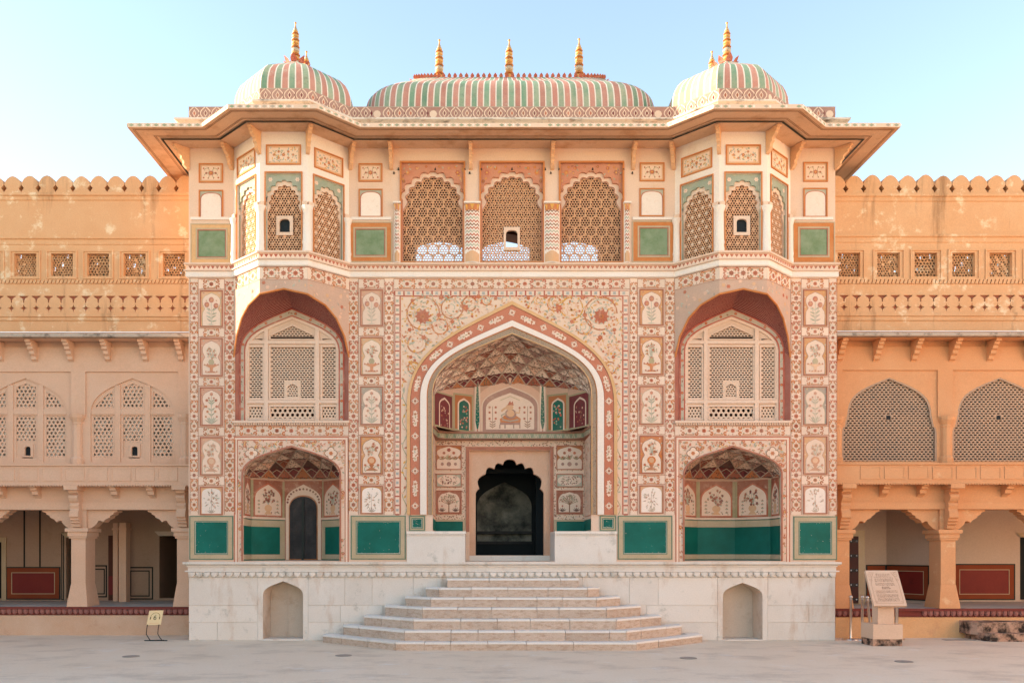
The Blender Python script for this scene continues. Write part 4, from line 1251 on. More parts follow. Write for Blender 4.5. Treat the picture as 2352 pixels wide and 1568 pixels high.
# ---- plinth: marble slabs, lotus-petal moulding, ledge
ROWS = [0.0, .335, .645, 1.16]
b = MB(); b.ngon(FR, rect(-HW + .01, 0, HW - .01, 1.16), -.012); 
for s in (-1, 1): b.ngon(Fr((s * (HW - .012), 0, 0), (0, 1, 0), (0, 0, 1), (s, 0, 0)), rect(0, 0, 2.0, 1.16))
pn = (arch_open(-4.208, .368, .03, .832, 1.088, 8), arch_open(4.238, .366, .02, .81, 1.06, 8))
b = MB(); b.plate(FR, rect(-HW + .012, -.02, HW - .012, 1.18), pn, -.012, .012)
for s in (-1, 1): b.ngon(Fr((s * (HW - .012), .012, 0), (0, 1, 0), (0, 0, 1), (s, 0, 0)), rect(0, 0, 2.0, 1.18))
pb = obj('plinth', b, M['marble'], gate)
for k, ar in enumerate(pn):
    cx = (ar[0][0] + ar[-1][0]) / 2
    b = MB()
    n = len(ar)
    for i in range(n - 1):
        (xa, za), (xc, zc) = ar[i], ar[i + 1]
        b.quad((xa, .0, za), (xc, .0, zc), (xc - (xc - cx) * .12, .42, zc), (xa - (xa - cx) * .12, .42, za))
    no = obj('plinth_niche', b, M['shaded_niche_stone'], gate)
    lo_ = [(x - (x - cx) * .12, z) for x, z in ar]
    mid = n // 2
    b = MB(); b.ngon(front(.42), lo_[:mid + 1] + [(cx, lo_[0][1])]); obj('stone', b, M['shaded_niche_stone'], no)
    b = MB(); b.ngon(front(.425), [(cx, lo_[0][1])] + lo_[mid:]); obj('stone', b, M['shaded_niche_stone'], no)
    b = MB(); b.box(front(.14), cx - .37, cx + .37, -.01, ar[0][1] - .002, -.28, .15); obj('stone', b, M['marble'], no)
def slab(x0, x1, z0, z1, hole=None):
    g = .004
    b = MB()
    if hole: b.plate(FR, rect(x0 + g, z0 + g, x1 - g, z1 - g), [hole], rng.uniform(-.003, .003), .02)
    else: b.prism(FR, rect(x0 + g, z0 + g, x1 - g, z1 - g), -.012, rng.uniform(-.003, .003), back=False)
    obj('marble_slab', b, M['marble'], pb)
holes = [(-4.208 - .46, -4.208 + .46, pn[0]), (4.238 - .46, 4.238 + .46, pn[1])]
for ax, bx_, h in holes:
    # stones round the arched recess: two halves split at the apex
    cx = (ax + bx_) / 2; n = len(h); mid = n // 2
    g = .003
    Lh = [(ax, 0.003)] + [(h[0][0], .003)] + h[:mid + 1] + [(cx, 1.155), (ax, 1.155)]
    b = MB(); b.prism(FR, Lh, -.012, .001, back=False); obj('marble_slab', b, M['marble'], pb)
    Rh = [(cx + g, 1.155)] + [(max(p[0], cx + g), p[1]) for p in h[mid:]] + [(h[-1][0], .003), (bx_, .003), (bx_, 1.155)]
    b = MB(); b.prism(FR, Rh, -.012, -.001, back=False); obj('marble_slab', b, M['marble'], pb)
spans = [(-HW, holes[0][0]), (holes[0][1], holes[1][0]), (holes[1][1], HW)]
for r in range(3):
    for a, c in spans:
        x = a
        while x < c - 1e-6:
            w = rng.uniform(.45, 1.1)
            x2 = x + w
            if c - x2 < .4: x2 = c
            if not (x > -1.2 and x2 < 1.2): slab(x, x2, ROWS[r], ROWS[r + 1])
            x = x2
FPLAN = [(-HW, 1.2), (-HW, 0), (HW, 0), (HW, 1.2)]
b = MB(); b.run(FPLAN, [(0, 1.285), (.055, 1.285), (.055, 1.262), (.004, 1.257), (.004, 1.165), (0, 1.16)]); pm = obj('petal_moulding', b, M['marble'], gate)
pe = MB(); w = .064
ptl = [(-w, .0), (-w * .98, -.035), (-w * .72, -.065), (-w * .3, -.082), (0, -.098), (w * .3, -.082), (w * .72, -.065), (w * .98, -.035), (w, 0)]
pe.prism(Fr((0, 0, 0), (1, 0, 0), (0, 0, 1), (0, -1, 0)), ptl, -.012, .026, back=False)
pe.prism(Fr((0, 0, 0), (1, 0, 0), (0, 0, 1), (0, -1, 0)), [(x * .72, z * .74 - .006) for x, z in ptl], .026, .036, back=False)
pme = pe.mesh('petal', M['marble'])
n = 86
for k in range(n):
    inst('petal', pme, pm, (-HW + (k + .5) * 2 * HW / n, -.021, 1.256))
b = MB(); b.run(FPLAN, [(0, 1.442), (.085, 1.442), (.085, 1.405), (.06, 1.385), (.03, 1.375), (.03, 1.352), (.0, 1.350)]); obj('ledge', b, M['marble'], gate)
b = MB(); b.run(FPLAN, [(.012, 1.350), (.012, 1.285)], caps=False); obj('ledge_course', b, M['marble'], gate)
# ---------------------------------------------------------------- projecting bays
M['soft_red'] = material('faded_red_jamb', '#A4604E', wash='#B98270', wash_amt=.6, wash_scale=3)
def small_window(mb_frame, mb_dark, fr, cx, z0, w, h, fw=.055):
    O = rect(cx - w / 2 - fw, z0 - fw, cx + w / 2 + fw, z0 + h + fw)
    H = arch_open(cx, w / 2, z0, z0 + h * .72, z0 + h, 5, k1=.8, k2=(.6, 1.0))
    mb_frame.plate(fr, O, [H], .0, .05)
    mb_dark.ngon(fr, rect(cx - w / 2 - .01, z0 - .01, cx + w / 2 + .01, z0 + h + .01), -.05)

def round_column(parent, x, y, z0, z1, r, mat='white'):
    b = MB()
    b.lathe((x, y, 0), [(r * 1.05, z0), (r * 1.12, z0 + .05), (r * .98, z0 + .12), (r * 1.12, z0 + .17), (r, z0 + .22), (r * .92, z1 - .12), (r, z1 - .10), (r * 1.25, z1 - .04), (r * 1.35, z1)], 12)
    return obj('column', b, M[mat], parent, smooth=True)

for s in (-1, 1):
    bx = s * BX
    P = bay_pts(bx)
    facets = list(segs(P))
    b = MB()
    for k, (fr, L) in enumerate(facets):
        c = L / 2
        b.plate(fr, rect(0, 6.91, L, ZT), [rect(c - .315, 6.915, c + .315, 8.30)], 0, .12, outside=False)
    bay = obj('bay_window', b, M['white'], gate)
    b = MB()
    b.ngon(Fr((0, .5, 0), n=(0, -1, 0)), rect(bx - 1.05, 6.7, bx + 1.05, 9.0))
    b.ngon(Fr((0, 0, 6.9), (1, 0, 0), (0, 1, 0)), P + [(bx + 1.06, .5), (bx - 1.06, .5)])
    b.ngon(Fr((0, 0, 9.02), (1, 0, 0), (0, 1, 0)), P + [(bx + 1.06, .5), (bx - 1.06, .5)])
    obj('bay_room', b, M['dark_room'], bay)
    for k, (fr, L) in enumerate(facets):
        c = L / 2
        # painted panel above
        A = Art(fr, .002, seed=200 + k + 10 * s)
        x0, x1, y0, y1 = c - .31, c + .31, 8.445, 8.80
        A.rect(x0, y0, x1, y1, 'tan', 0); A.rect(x0 + .055, y0 + .055, x1 - .055, y1 - .055, 'pale', 1)
        for q in range(3):
            for t in (-1, 1):
                A.flower(c + t * q * .085, (y0 + y1) / 2 + (.0 if q != 1 else .055), .034 if q == 0 else .026, 'terra', 'gold', 3, 6)
                A.flower(c + t * q * .085, (y0 + y1) / 2 - (.0 if q != 1 else .055), .034 if q == 0 else .026, 'terra', 'gold', 3, 6)
        for q in range(60): A.leaf(c + A.r.uniform(-.24, .24), (y0 + y1) / 2 + A.r.uniform(-.11, .11), A.r.uniform(0, 6.3), .05, .02, A.r.choice(['sage', 'leaf', 'blue', 'gold']), 2)
        pnl = obj('flower_panel', A, M['art'], bay)
        f = MB(); panel_frame(f, fr, x0, y0, x1, y1, .022, .018); obj('frame', f, M['orange_frame'], pnl)
        # window: outer frame, green spandrel, cusped cream arch, screen
        f = MB(); panel_frame(f, fr, c - .335, 6.915, c + .335, 8.325, .022, .02); obj('frame', f, M['orange_frame'], bay)
        cu1 = cusped_open(c, .305, 6.916, 7.62, .275, 7.78, 8.16, 4, .40, .035)
        cu1[0] = (c - .305, 6.916); cu1[-1] = (c + .305, 6.916)
        f = MB(); f.plate(fr, rect(c - .315, 6.915, c + .315, 8.30), [cu1], -.03, .03, outside=False)
        sp = obj('spandrel', f, material('green_spandrel', '#98A08A', wash='#B8AE9A', wash_amt=.8, wash_scale=4) if 'green_spandrel' not in bpy.data.materials else bpy.data.materials['green_spandrel'], bay)
        A = Art(fr, -.028, seed=220 + k + 10 * s)
        for t in (-1, 1):
            A.flower(c + t * .24, 8.20, .045, 'pale', 'pink', 1, 6)
            A.leaf(c + t * .12, 8.26, 1.57 - t * 1.2, .08, .03, 'leaf', 1); A.leaf(c + t * .285, 8.10, -1.57, .1, .03, 'sage', 1)
        obj('floral_pattern', A, M['art'], sp, kind='stuff')
        cu2 = cusped_open(c, .30, 6.917, 7.58, .245, 7.76, 8.12, 4, .40, 0)
        f = MB(); f.plate(fr, rect(c - .32, 6.905, c + .32, 8.31), [cu2], -.062, .035, outside=False)
        obj('cusped_arch', f, M['cream'], bay)
        keep = lambda x, y, q=cusped_open(c, .33, 6.88, 7.62, .30, 7.76, 8.12, 4, .4, .05): inside((x, y), q)
        wz0 = 7.29
        sk = (lambda x, y: abs(x - c) < .15 and wz0 - .06 < y < wz0 + .31) if k == 1 else None
        j = MB(); jali_hex(j, fr, c - .32, c + .32, 6.915, 8.2, .047, .0192, -.095, .015, keep if not sk else (lambda x, y, kp=keep, z=sk: kp(x, y) and not z(x, y)))
        jo_ = obj('pierced_screen', j, M['jali'], bay)
        A = Art(fr, -.094, .002, seed=5)
        nn = 0
        for r2 in range(10):
            for q in range(-2, 3):
                x, y = c + (q + .5 * (r2 % 2)) * .141, 6.97 + r2 * .1225
                if keep(x, y) and not (sk and sk(x, y)): A.flower(x, y, .037, 'white' if k == 0 else 'cream', None, 1, 6, .5)
        obj('star_pattern', A, M['jali_pale'] if k != 1 else M['jali'], jo_, kind='stuff')
        if k == 1:
            f, d = MB(), MB(); fr2 = Fr(fr.p(0, 0, -.075), fr.u, fr.v, fr.n)
            small_window(f, d, fr2, c, wz0, .185, .235)
            w_ = obj('small_window', f, M['cream'], bay); obj('opening', d, M['black'], w_)
    for x, y in (P[1], P[2]):
        v = Vector((x - bx, y - .4)).normalized() * -.03
        round_column(bay, x + v.x, y + v.y, 6.91, 7.72, .082)
    for x, sx in ((P[0][0], 1), (P[3][0], -1)):
        round_column(bay, x + sx * .03, -.025, 6.91, 7.72, .07)
    b = MB()
    for (fr, L) in facets:
        c = L / 2
        for a0, a1 in ((0, c - .335), (c + .335, L)):
            b.box(fr, a0, a1, 7.72, 7.79, .001, .05)
    obj('impost', b, M['cream'], bay)
    # thin string either side on the flat wall
    b = MB()
    for a, c in ((-s * 0 + bx - 1.06 - .78, bx - 1.06), (bx + 1.06, bx + 1.06 + .78)):
        b.box(FR, a, c, 7.715, 7.765, .001, .025)
    obj('impost', b, M['white'], bay)

    # ---- lower part of the bay: painted border, faded plaster down to the arch
    OUTER = [(bx - 1.06, 5.30)]
    fr0, L0 = facets[0]; fr1, L1_ = facets[1]; fr2, L2_ = facets[2]
    # outer arch heights against distance along the unfolded facets
    tot = L0 + L1_ + L2_
    H = [(0, 5.20), (.10, 5.56), (.28, 5.86), (.52, 6.05), (L0, 6.17), (L0 + L1_ * .5, 6.262), (L0 + L1_, 6.17), (tot - .52, 6.05), (tot - .28, 5.86), (tot - .10, 5.56), (tot, 5.20)]
    def hz(d):
        for (a, za), (c, zc) in zip(H[:-1], H[1:]):
            if d <= c + 1e-9: return za + (zc - za) * (d - a) / (c - a)
    def at3(d):
        if d <= L0: return fr0.p(d, 0)
        if d <= L0 + L1_: return fr1.p(d - L0, 0)
        return fr2.p(d - L0 - L1_, 0)
    ds = sorted(set([tot * i / 40 for i in range(41)] + [h[0] for h in H]))
    b = MB()
    for a, c in zip(ds[:-1], ds[1:]):
        pa_, pc_ = at3(a), at3(c)
        b.quad(pa_ + Vector((0, 0, hz(a))), pc_ + Vector((0, 0, hz(c))), pc_ + Vector((0, 0, BAND)), pa_ + Vector((0, 0, BAND)))
    apron = obj('bay_apron', b, material('faded_apron', '#CFA78E', wash='#BDA08C', wash_amt=.7, wash_scale=2.2, stain='#C98F73', stain_amt=.6, stain_scale=3, stain2='#E2CDB8', stain2_amt=.6, stain2_lo=.6, stain2_scale=5) if 'faded_apron' not in bpy.data.materials else bpy.data.materials['faded_apron'], gate)
    for k, (fr, L) in enumerate(facets):
        A = Art(fr, .003, seed=240 + k + 10 * s)
        rosette_strip(A, 0, 6.425, L, BAND - .005, unit=.44)
        obj('rosette_border_pattern', A, M['art'], apron)
        A = Art(fr, .002, seed=250 + k + 10 * s)
        d0 = (0, L0, L0 + L1_)[k]
        for q in range(40):
            x, y = A.r.uniform(.03, L - .03), A.r.uniform(5.6, 6.40)
            if y < hz(d0 + x) + .06: continue
            (A.leaf(x, y, A.r.uniform(0, 6.3), .07, .03, A.r.choice(['grey', 'pink', 'sage', 'tan']), 1) if q % 3 else A.flower(x, y, .04, A.r.choice(['pink', 'tan', 'terra']), None, 1, 6))
        obj('faded_floral_pattern', A, M['art'], apron, kind='stuff')
    # edge roll of the arch
    b = MB(); b.tube([at3(d) + Vector((0, 0, hz(d))) for d in ds], .018, 6); obj('arch_roll', b, M['orange_frame'], apron)
    # inner arch and the red lined vault between
    IN = arch(bx, .97, 5.31, 6.11, 20)
    Pin = arch_param(IN)
    nS, nT = 56, 22
    def V2(i, t):
        d = tot * i / nS
        o = at3(d) + Vector((0, .0, hz(d))); q = Pin(i / nS)
        e = Vector((q[0], .06, q[1]))
        m = o + (e - o) * t
        m.z += .07 * math.sin(math.pi * t) * math.sin(math.pi * i / nS)
        return m
    b = MB()
    red, crm = lin('#7E3129'), lin('#CFA08C')
    tv = []
    for j in range(nT): tv += [j / nT, (j + .80) / nT]
    tv.append(1.0)
    W = [[V2(i, t) for t in tv] for i in range(nS + 1)]
    for i in range(nS):
        for j in range(len(tv) - 1):
            dd = rng.uniform(.9, 1.1); cc = red if j % 2 == 0 else crm
            b.quad(W[i][j], W[i + 1][j], W[i + 1][j + 1], W[i][j + 1], (cc[0] * dd, cc[1] * dd, cc[2] * dd, 1))
    obj('red_lined_vault', b, M['art_dark'] if False else material('red_vault_paint', attr=True, grain=.1, bump=.1) if 'red_vault_paint' not in bpy.data.materials else bpy.data.materials['red_vault_paint'], gate)
    # jambs below the spring
    b = MB()
    for q in (-1, 1):
        x0, x1 = bx + q * 1.06, bx + q * .97
        b.ngon(Fr((0, 0, 0), (x1 - x0, .06, 0), (0, 0, 1), (-q * .06, -.09, 0)), [(0, 0)] * 0 or rect(0, 4.03, math.hypot(.09, .06), 5.33)) if False else b.quad((x0, 0, 4.03), (x1, .06, 4.03), (x1, .06, 5.31), (x0, 0, 5.2))
    obj('red_jamb', b, M['soft_red'], gate)

    # ---- the big arched window
    WF = front(.06)
    inner = arch_open(bx, .862, 4.04, 5.30, 5.965, 20)
    outer = arch_open(bx, .97, 4.03, 5.31, 6.11, 20)
    b = MB(); b.ring(WF, outer, inner, 0, .012)
    wb_ = obj('arch_border', b, material('patterned_border', '#BBA890', wash='#CDB8A0', wash_amt=.6, wash_scale=4) if 'patterned_border' not in bpy.data.materials else bpy.data.materials['patterned_border'], gate)
    A = Art(WF, .0135, seed=260 + s)
    A.band([(x, z) for x, z in outer], [(bx + (x - bx) * .968, z - .024 if i not in (0, len(outer) - 1) else z) for i, (x, z) in enumerate(outer)], 'red', 0)
    A.band([(bx + (x - bx) * 1.026, z + .02 if i not in (0, len(inner) - 1) else z) for i, (x, z) in enumerate(inner)], inner, 'red', 0)
    for k in range(34):
        x, y, th = along(outer, inner, (k + .5) / 34)
        if k % 2: A.flower(x, y, .032, 'red', 'gold', 1, 6)
        else:
            for q in (-.04, 0, .04): A.leaf(x + q * math.cos(th), y + q * math.sin(th), th + A.r.uniform(-.8, .8), .05, .025, A.r.choice(['leaf', 'brown', 'sage', 'grey']), 1)
    obj('floral_pattern', A, M['art'], wb_)
    F2 = front(.085)
    ox = lambda v: bx + (v - 670) / 124.0
    oz = lambda py: ZY(py, .09)
    wide = [(ox(571), ox(602)), (ox(620), ox(720)), (ox(738.5), ox(769.5))]
    def top_at(x):
        t = abs(x - bx) / .862
        return Pin0(t)
    innp = arch(bx, .862, 5.30, 5.965, 40)
    def ztop(x):
        for (xa, za), (xc, zc) in zip(innp[:-1], innp[1:]):
            if xa <= x <= xc: return za + (zc - za) * (x - xa) / max(1e-6, xc - xa)
        return 5.3
    holes_ = []
    z_b0, z_b1 = oz(961), oz(934)
    z_m0, z_m1 = oz(914), oz(797)
    z_t0 = oz(778)
    for a, c in wide:
        holes_.append(rect(a, z_b0, c, z_b1))
        holes_.append(rect(a, z_m0, c, z_m1))
    a, c = wide[1]
    holes_.append([(a, z_t0), (c, z_t0), (c, ztop(c) - .19), (bx, ztop(bx) - .17), (a, ztop(a) - .19)])
    for k in (0, 2):
        a, c = wide[k]
        xi, xo = (c, a) if k == 0 else (a, c)
        holes_.append([(xi, z_t0), (xi, ztop(xi) - .20), (xi + (xo - xi) * .6, z_t0)])
    b = MB(); b.plate(F2, [(x, z) for x, z in inner], holes_, 0, .03)
    wf = obj('window_panel', b, M['jali_pale'], gate)
    b = MB()
    for px_ in (610.8, 727.5):
        x = ox(px_); b.box(F2, x - .036, x + .036, 4.045, ztop(x) - .02, .001, .03)
    for py in (786.6, 922.6):
        z = oz(py)
        for a, c in ((bx - .85, ox(610.8) - .036), (ox(610.8) + .036, ox(727.5) - .036), (ox(727.5) + .036, bx + .85)):
            b.box(F2, a, c, z - .03, z + .03, .001, .028)
    b.ring(F2, inner, arch_open(bx, .825, 4.05, 5.28, 5.91, 20), .001, .024)
    obj('window_frame', b, M['cream'], wf)
    for h in holes_:
        xs = [p[0] for p in h]; zs = [p[1] for p in h]
        f = MB()
        f.ring(F2, [(x + (x - sum(xs) / len(xs)) * (.03 / max(.05, (max(xs) - min(xs)) / 2)), z + (z - sum(zs) / len(zs)) * (.03 / max(.05, (max(zs) - min(zs)) / 2))) for x, z in h], h, .001, .012, closed=True)
        obj('frame', f, M['cream'], wf)
        j = MB()
        J = front(.10)
        low = max(zs) < oz(926)
        if low:
            jali_hex(j, J, min(xs) - .01, max(xs) + .01, min(zs) - .01, max(zs) + .01, .092 if len(h) == 4 and max(xs) - min(xs) > .5 else .06, .032 if max(xs) - min(xs) > .5 else .018, 0, .03, solid=None)
        else:
            sk = None
            if max(xs) - min(xs) > .5 and min(zs) < z_m0 + .01:
                cxm = ox(670)
                sk = lambda x, y: abs(x - cxm) < .125 and y < z_m0 + .31
            kp = (lambda x, y, hh=h: inside((x, y), [(q[0], q[1] + .02) for q in hh])) if len(h) != 4 else ((lambda x, y, z=sk: not z(x, y)) if sk else None); sk = None
            jali_brick(j, J, min(xs), max(xs), min(zs), max(zs),   .064, .0405, .0235, .0115, 0, .02, keep=kp, skip=sk)
        obj('pierced_screen', j, M['jali_pale'], wf)
    # small arched frame in the middle screen
    cxm = ox(670); f = MB()
    O = rect(cxm - .152, z_m0 - .002, cxm + .152, z_m0 + .335)
    Hh = arch_open(cxm, .10, z_m0 + .03, z_m0 + .17, z_m0 + .265, 6)
    f.plate(front(.098), O, [Hh], .003, .02)
    so_ = obj('small_window', f, M['jali_pale'], wf)
    j = MB(); jali_brick(j, front(.115), cxm - .10, cxm + .10, z_m0 + .03, z_m0 + .27, .05, .0405, .017, .0095, 0, .02, keep=lambda x, y: inside((x, y - .01), Hh)); obj('pierced_screen', j, M['jali_pale'], so_)
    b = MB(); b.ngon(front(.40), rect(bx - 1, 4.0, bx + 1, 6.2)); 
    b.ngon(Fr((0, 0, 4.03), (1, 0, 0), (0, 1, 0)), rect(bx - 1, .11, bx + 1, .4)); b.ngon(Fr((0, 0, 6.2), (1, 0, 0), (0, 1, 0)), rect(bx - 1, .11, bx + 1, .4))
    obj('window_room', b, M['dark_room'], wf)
    # sill and border under it
    b = MB(); b.box(FR, bx - 1.07, bx + 1.07, 3.985, 4.03, .0, .06)
    for k in range(48):
        x = bx - 1.05 + (k + .5) * 2.1 / 48
        b.box(FR, x - .015, x + .015, 3.95, 3.984, .001, .04)
    obj('sill', b, M['cream'], gate)
    A = Art(FR, .002, seed=270 + s)
    rosette_strip(A, bx - 1.055, 3.755, bx + 1.055, 3.945, unit=.52)
    obj('rosette_border_pattern', A, M['art'], gate)

# ---------------------------------------------------------------- upper storey: three screens between painted columns
M['jali_rib'] = material('screen_rib_plaster', '#DDAE88', bump=0)
CLUSTER = material('spandrel_red', '#C98468', wash='#D7A384', wash_amt=.6, wash_scale=4, stain='#B56A52', stain_amt=.5, stain_scale=5)
for k, cx in enumerate(wins):
    f = MB(); panel_frame(f, FR, cx - .60, 6.915, cx + .60, 8.79, .03, .03); win = obj('screen_window', f, M['orange_frame'], gate)
    cu1 = cusped_open(cx, .545, 6.916, 7.90, .485, 8.10, 8.56, 4, .38, .065)
    f = MB(); f.plate(FR, rect(cx - .584, 6.912, cx + .584, 8.77), [cu1], -.03, .05, outside=False); sp = obj('spandrel', f, CLUSTER, win)
    A = Art(FR, -.029, seed=300 + k)
    for t in (-1, 1):
        for (x, z, r2) in ((.46, 8.60, .055), (.30, 8.68, .04), (.12, 8.71, .03), (.53, 8.44, .035), (.53, 8.28, .03), (.42, 8.70, .03)):
            A.flower(cx + t * x, z, r2, A.r.choice(['deep', 'terra', 'orange']), 'gold', 1, 6)
        for q in range(22):
            x, z = A.r.uniform(.1, .57), A.r.uniform(8.2, 8.75)
            if inside((cx + t * x, z), [(px_ + (px_ - cx) * .06, pz + .04) for px_, pz in cu1]): continue
            A.leaf(cx + t * x, z, A.r.uniform(0, 6.3), .06, .024, A.r.choice(['sage', 'leaf', 'gold', 'deep']), 1)
    obj('floral_pattern', A, M['art'], sp)
    cu2 = cusped_open(cx, .56, 6.917, 7.86, .455, 8.09, 8.535, 4, .38, 0)
    f = MB(); f.plate(FR, rect(cx - .59, 6.905, cx + .59, 8.76), [cu2], -.075, .04, outside=False); obj('cusped_arch', f, M['cream'], win)
    b = MB(); b.ring(front(.075), cusped_open(cx, .56, 6.917, 7.86, .455, 8.09, 8.535, 4, .38, .012), cu2, 0, .006); obj('red_line', b, M['maroon_line'], win)
    big_ = cusped_open(cx, .60, 6.88, 7.90, .50, 8.09, 8.535, 4, .38, .05)
    wz = 7.26
    if k == 1:
        keep = lambda x, y: inside((x, y), big_) and not (abs(x) < .155 and wz - .05 < y < wz + .36)
    else:
        keep = lambda x, y, q=big_: inside((x, y), q)
    j = MB()
    if k == 1: jali_hex(j, front(.12), cx - .60, cx + .60, 6.9, 8.65, .0505, .0208, 0, .014, keep)
    else: jali_hex(j, front(.12), cx - .60, cx + .60, 6.9, 8.65, .0495, .0212, 0, .014, keep)
    jo_ = obj('pierced_screen', j, M['jali'], win)
    j = MB()
    if k == 1: hex_bars(j, front(.12), cx - .66, cx + .66, 6.83, 8.7, .152, .016, .001, .012, keep, inner=True)
    else: hex_bars(j, front(.12), cx - .594, cx + .62, 6.87, 8.7, .198, .025, .001, .018, keep)
    obj('hexagon_rib', j, M['jali_rib'], jo_)
    if k == 1:
        f = MB(); fr2 = front(.10)
        O = rect(-.15, wz - .06, .15, wz + .37)
        H_ = arch_open(0, .108, wz, wz + .24, wz + .31, 6, k1=.8, k2=(.6, 1.0))
        f.plate(fr2, O, [H_], 0, .06); obj('small_window', f, M['cream'], win)
for x0, x1 in ((-.872, -.588), (.588, .872), (-2.165, -2.048), (2.048, 2.165)):
    cx, w = (x0 + x1) / 2, (x1 - x0) / 2
    b = MB()
    n = 10 if w > .1 else 6
    prof = [(cx - w + 2 * w * i / n, .035 + .055 * math.sin(math.pi * i / n)) for i in range(n + 1)]
    for i in range(n):
        (xa, ya), (xc, yc) = prof[i], prof[i + 1]
        b.quad((xa, -ya, 6.916), (xc, -yc, 6.916), (xc, -yc, 7.99), (xa, -ya, 7.99))
    b.quad((x0, 0, 6.916), (x0, -.035, 6.916), (x0, -.035, 7.99), (x0, 0, 7.99)); b.quad((x1, 0, 6.916), (x1, -.035, 6.916), (x1, -.035, 7.99), (x1, 0, 7.99))
    b.box(FR, x0 - .01, x1 + .01, 7.99, 8.02, 0, .11)
    co = obj('column', b, M['white'], gate)
    # painted chevrons follow the curve of the shaft
    cz = lambda x: .035 + .055 * math.sin(math.pi * (x - x0) / (x1 - x0)) + .003
    b = MB(); kz = 0
    z = 7.14
    m = 8 if w > .1 else 4
    while z < 7.83:
        c = PAL['terra'] if kz % 2 == 0 else PAL['sage' if kz % 4 == 1 else 'brown']
        for i in range(m):
            xa, xc = x0 + .015 + (x1 - x0 - .03) * i / m, x0 + .015 + (x1 - x0 - .03) * (i + 1) / m
            za, zc = z + (.035 if i % 2 else 0), z + (0 if i % 2 else .035)
            b.quad((xa, -cz(xa), za), (xc, -cz(xc), zc), (xc, -cz(xc), zc + .028), (xa, -cz(xa), za + .028), c)
        z += .062; kz += 1
    for (za, zb, c, lift) in ((6.93, 7.10, 'tan', 0), (7.87, 7.985, 'orange', 0)):
        for i in range(m):
            xa, xc = x0 + .012 + (x1 - x0 - .024) * i / m, x0 + .012 + (x1 - x0 - .024) * (i + 1) / m
            up = zb - .03 + .03 * math.sin(math.pi * (i + .5) / m) * 2 if za < 7 else zb
            b.quad((xa, -cz(xa), za), (xc, -cz(xc), za), (xc, -cz(xc), up), (xa, -cz(xa), up), PAL[c])
    for i in range(3 if w > .1 else 2):
        q = 3 if w > .1 else 2
        xm = x0 + (x1 - x0) * (i + .5) / q; hw_ = (x1 - x0) / q * .46
        b.add([(xm - hw_, -cz(xm) - .003, 7.98), (xm, -cz(xm) - .004, 7.88), (xm + hw_, -cz(xm) - .003, 7.98)], [(0, 1, 2)], PAL['gold'])
    obj('chevron_pattern', b, M['art'], co)

# painted panels on the flat wall of the upper storey
def upper_panels(cols, kind_seed):
    (fx0, fx1, fy0, fy1), (ax0, ax1, ay0, ay1), (gx0, gx1, gy0, gy1), (ix0, ix1, iy0, iy1), faded = cols
    x0, x1, y0, y1 = X0(fx0), X0(fx1), Z0(fy1), Z0(fy0)
    A = Art(FR, .002, seed=kind_seed)
    A.rect(x0, y0, x1, y1, 'tan', 0); A.rect(x0 + .05, y0 + .05, x1 - .05, y1 - .05, 'pale', 1)
    cx, cy = (x0 + x1) / 2, (y0 + y1) / 2
    A.flower(cx, cy, .05, 'terra', 'gold', 3, 8)
    for t in (-1, 1):
        A.flower(cx + t * .085, cy, .024, 'deep', None, 3, 6)
        for q in (-1, 1):
            A.arc(cx + t * .075, cy + q * .045, .045, 0 if t > 0 else 3.14, 4.4 if t > 0 else -1.2, .01, 'olive', 2)
            A.flower(cx + t * .135, cy + q * .085, .02, 'terra', None, 3, 6); A.disc(cx + t * .05, cy + q * .095, .012, 'deep', 3, 6)
    p = obj('flower_panel', A, M['art'], gate)
    f = MB(); panel_frame(f, FR, x0, y0, x1, y1, .02, .02); obj('frame', f, M['orange_frame'], p)
    x0, x1, y0, y1 = X0(ax0), X0(ax1), Z0(ay1), Z0(ay0)
    A = Art(FR, .002, seed=kind_seed + 1)
    A.rect(x0, y0, x1, y1, 'tan', 0); A.rect(x0 + .02, y0 + .02, x1 - .02, y1 - .02, 'sage', 1)
    A.poly(arch_open((x0 + x1) / 2, (x1 - x0) / 2 - .025, y0 + .02, y1 - .17, y1 - .045, 7, k1=.75, k2=(.6, 1.0)), 'terra', 2)
    A.poly(arch_open((x0 + x1) / 2, (x1 - x0) / 2 - .04, y0 + .03, y1 - .18, y1 - .06, 7, k1=.75, k2=(.6, 1.0)), 'white', 3)
    p = obj('blank_arched_panel', A, M['art'], gate)
    f = MB(); panel_frame(f, FR, x0, y0, x1, y1, .02, .02); obj('frame', f, M['orange_frame'], p)
    x0, x1, y0, y1 = X0(gx0), X0(gx1), Z0(gy1), Z0(gy0)
    u0, u1, v0, v1 = X0(ix0), X0(ix1), Z0(iy1), Z0(iy0)
    mf = M['pale_orange_frame'] if faded else M['orange_frame']
    f = MB(); f.ring(FR, rect(x0, y0, x1, y1), rect(x0 + .02, y0 + .02, x1 - .02, y1 - .02), 0, .018, closed=True); p = obj('green_panel', f, M['stone_frame'], gate)
    f = MB(); f.ring(FR, rect(x0 + .02, y0 + .02, x1 - .02, y1 - .02), rect(u0 - .045, v0 - .045, u1 + .045, v1 + .045), 0, .012, closed=True); obj('frame', f, mf, p)
    f = MB(); f.ring(FR, rect(u0 - .045, v0 - .045, u1 + .045, v1 + .045), rect(u0 - .018, v0 - .018, u1 + .018, v1 + .018), 0, .018, closed=True); obj('inner_line', f, M['stone_frame'], p)
    f = MB(); f.ring(FR, rect(u0 - .018, v0 - .018, u1 + .018, v1 + .018), rect(u0, v0, u1, v1), 0, .014, closed=True); obj('inner_line', f, M['maroon_line'], p)
    f = MB(); f.ngon(FR, rect(u0, v0, u1, v1), .005); obj('green_field', f, M['sage'], p)
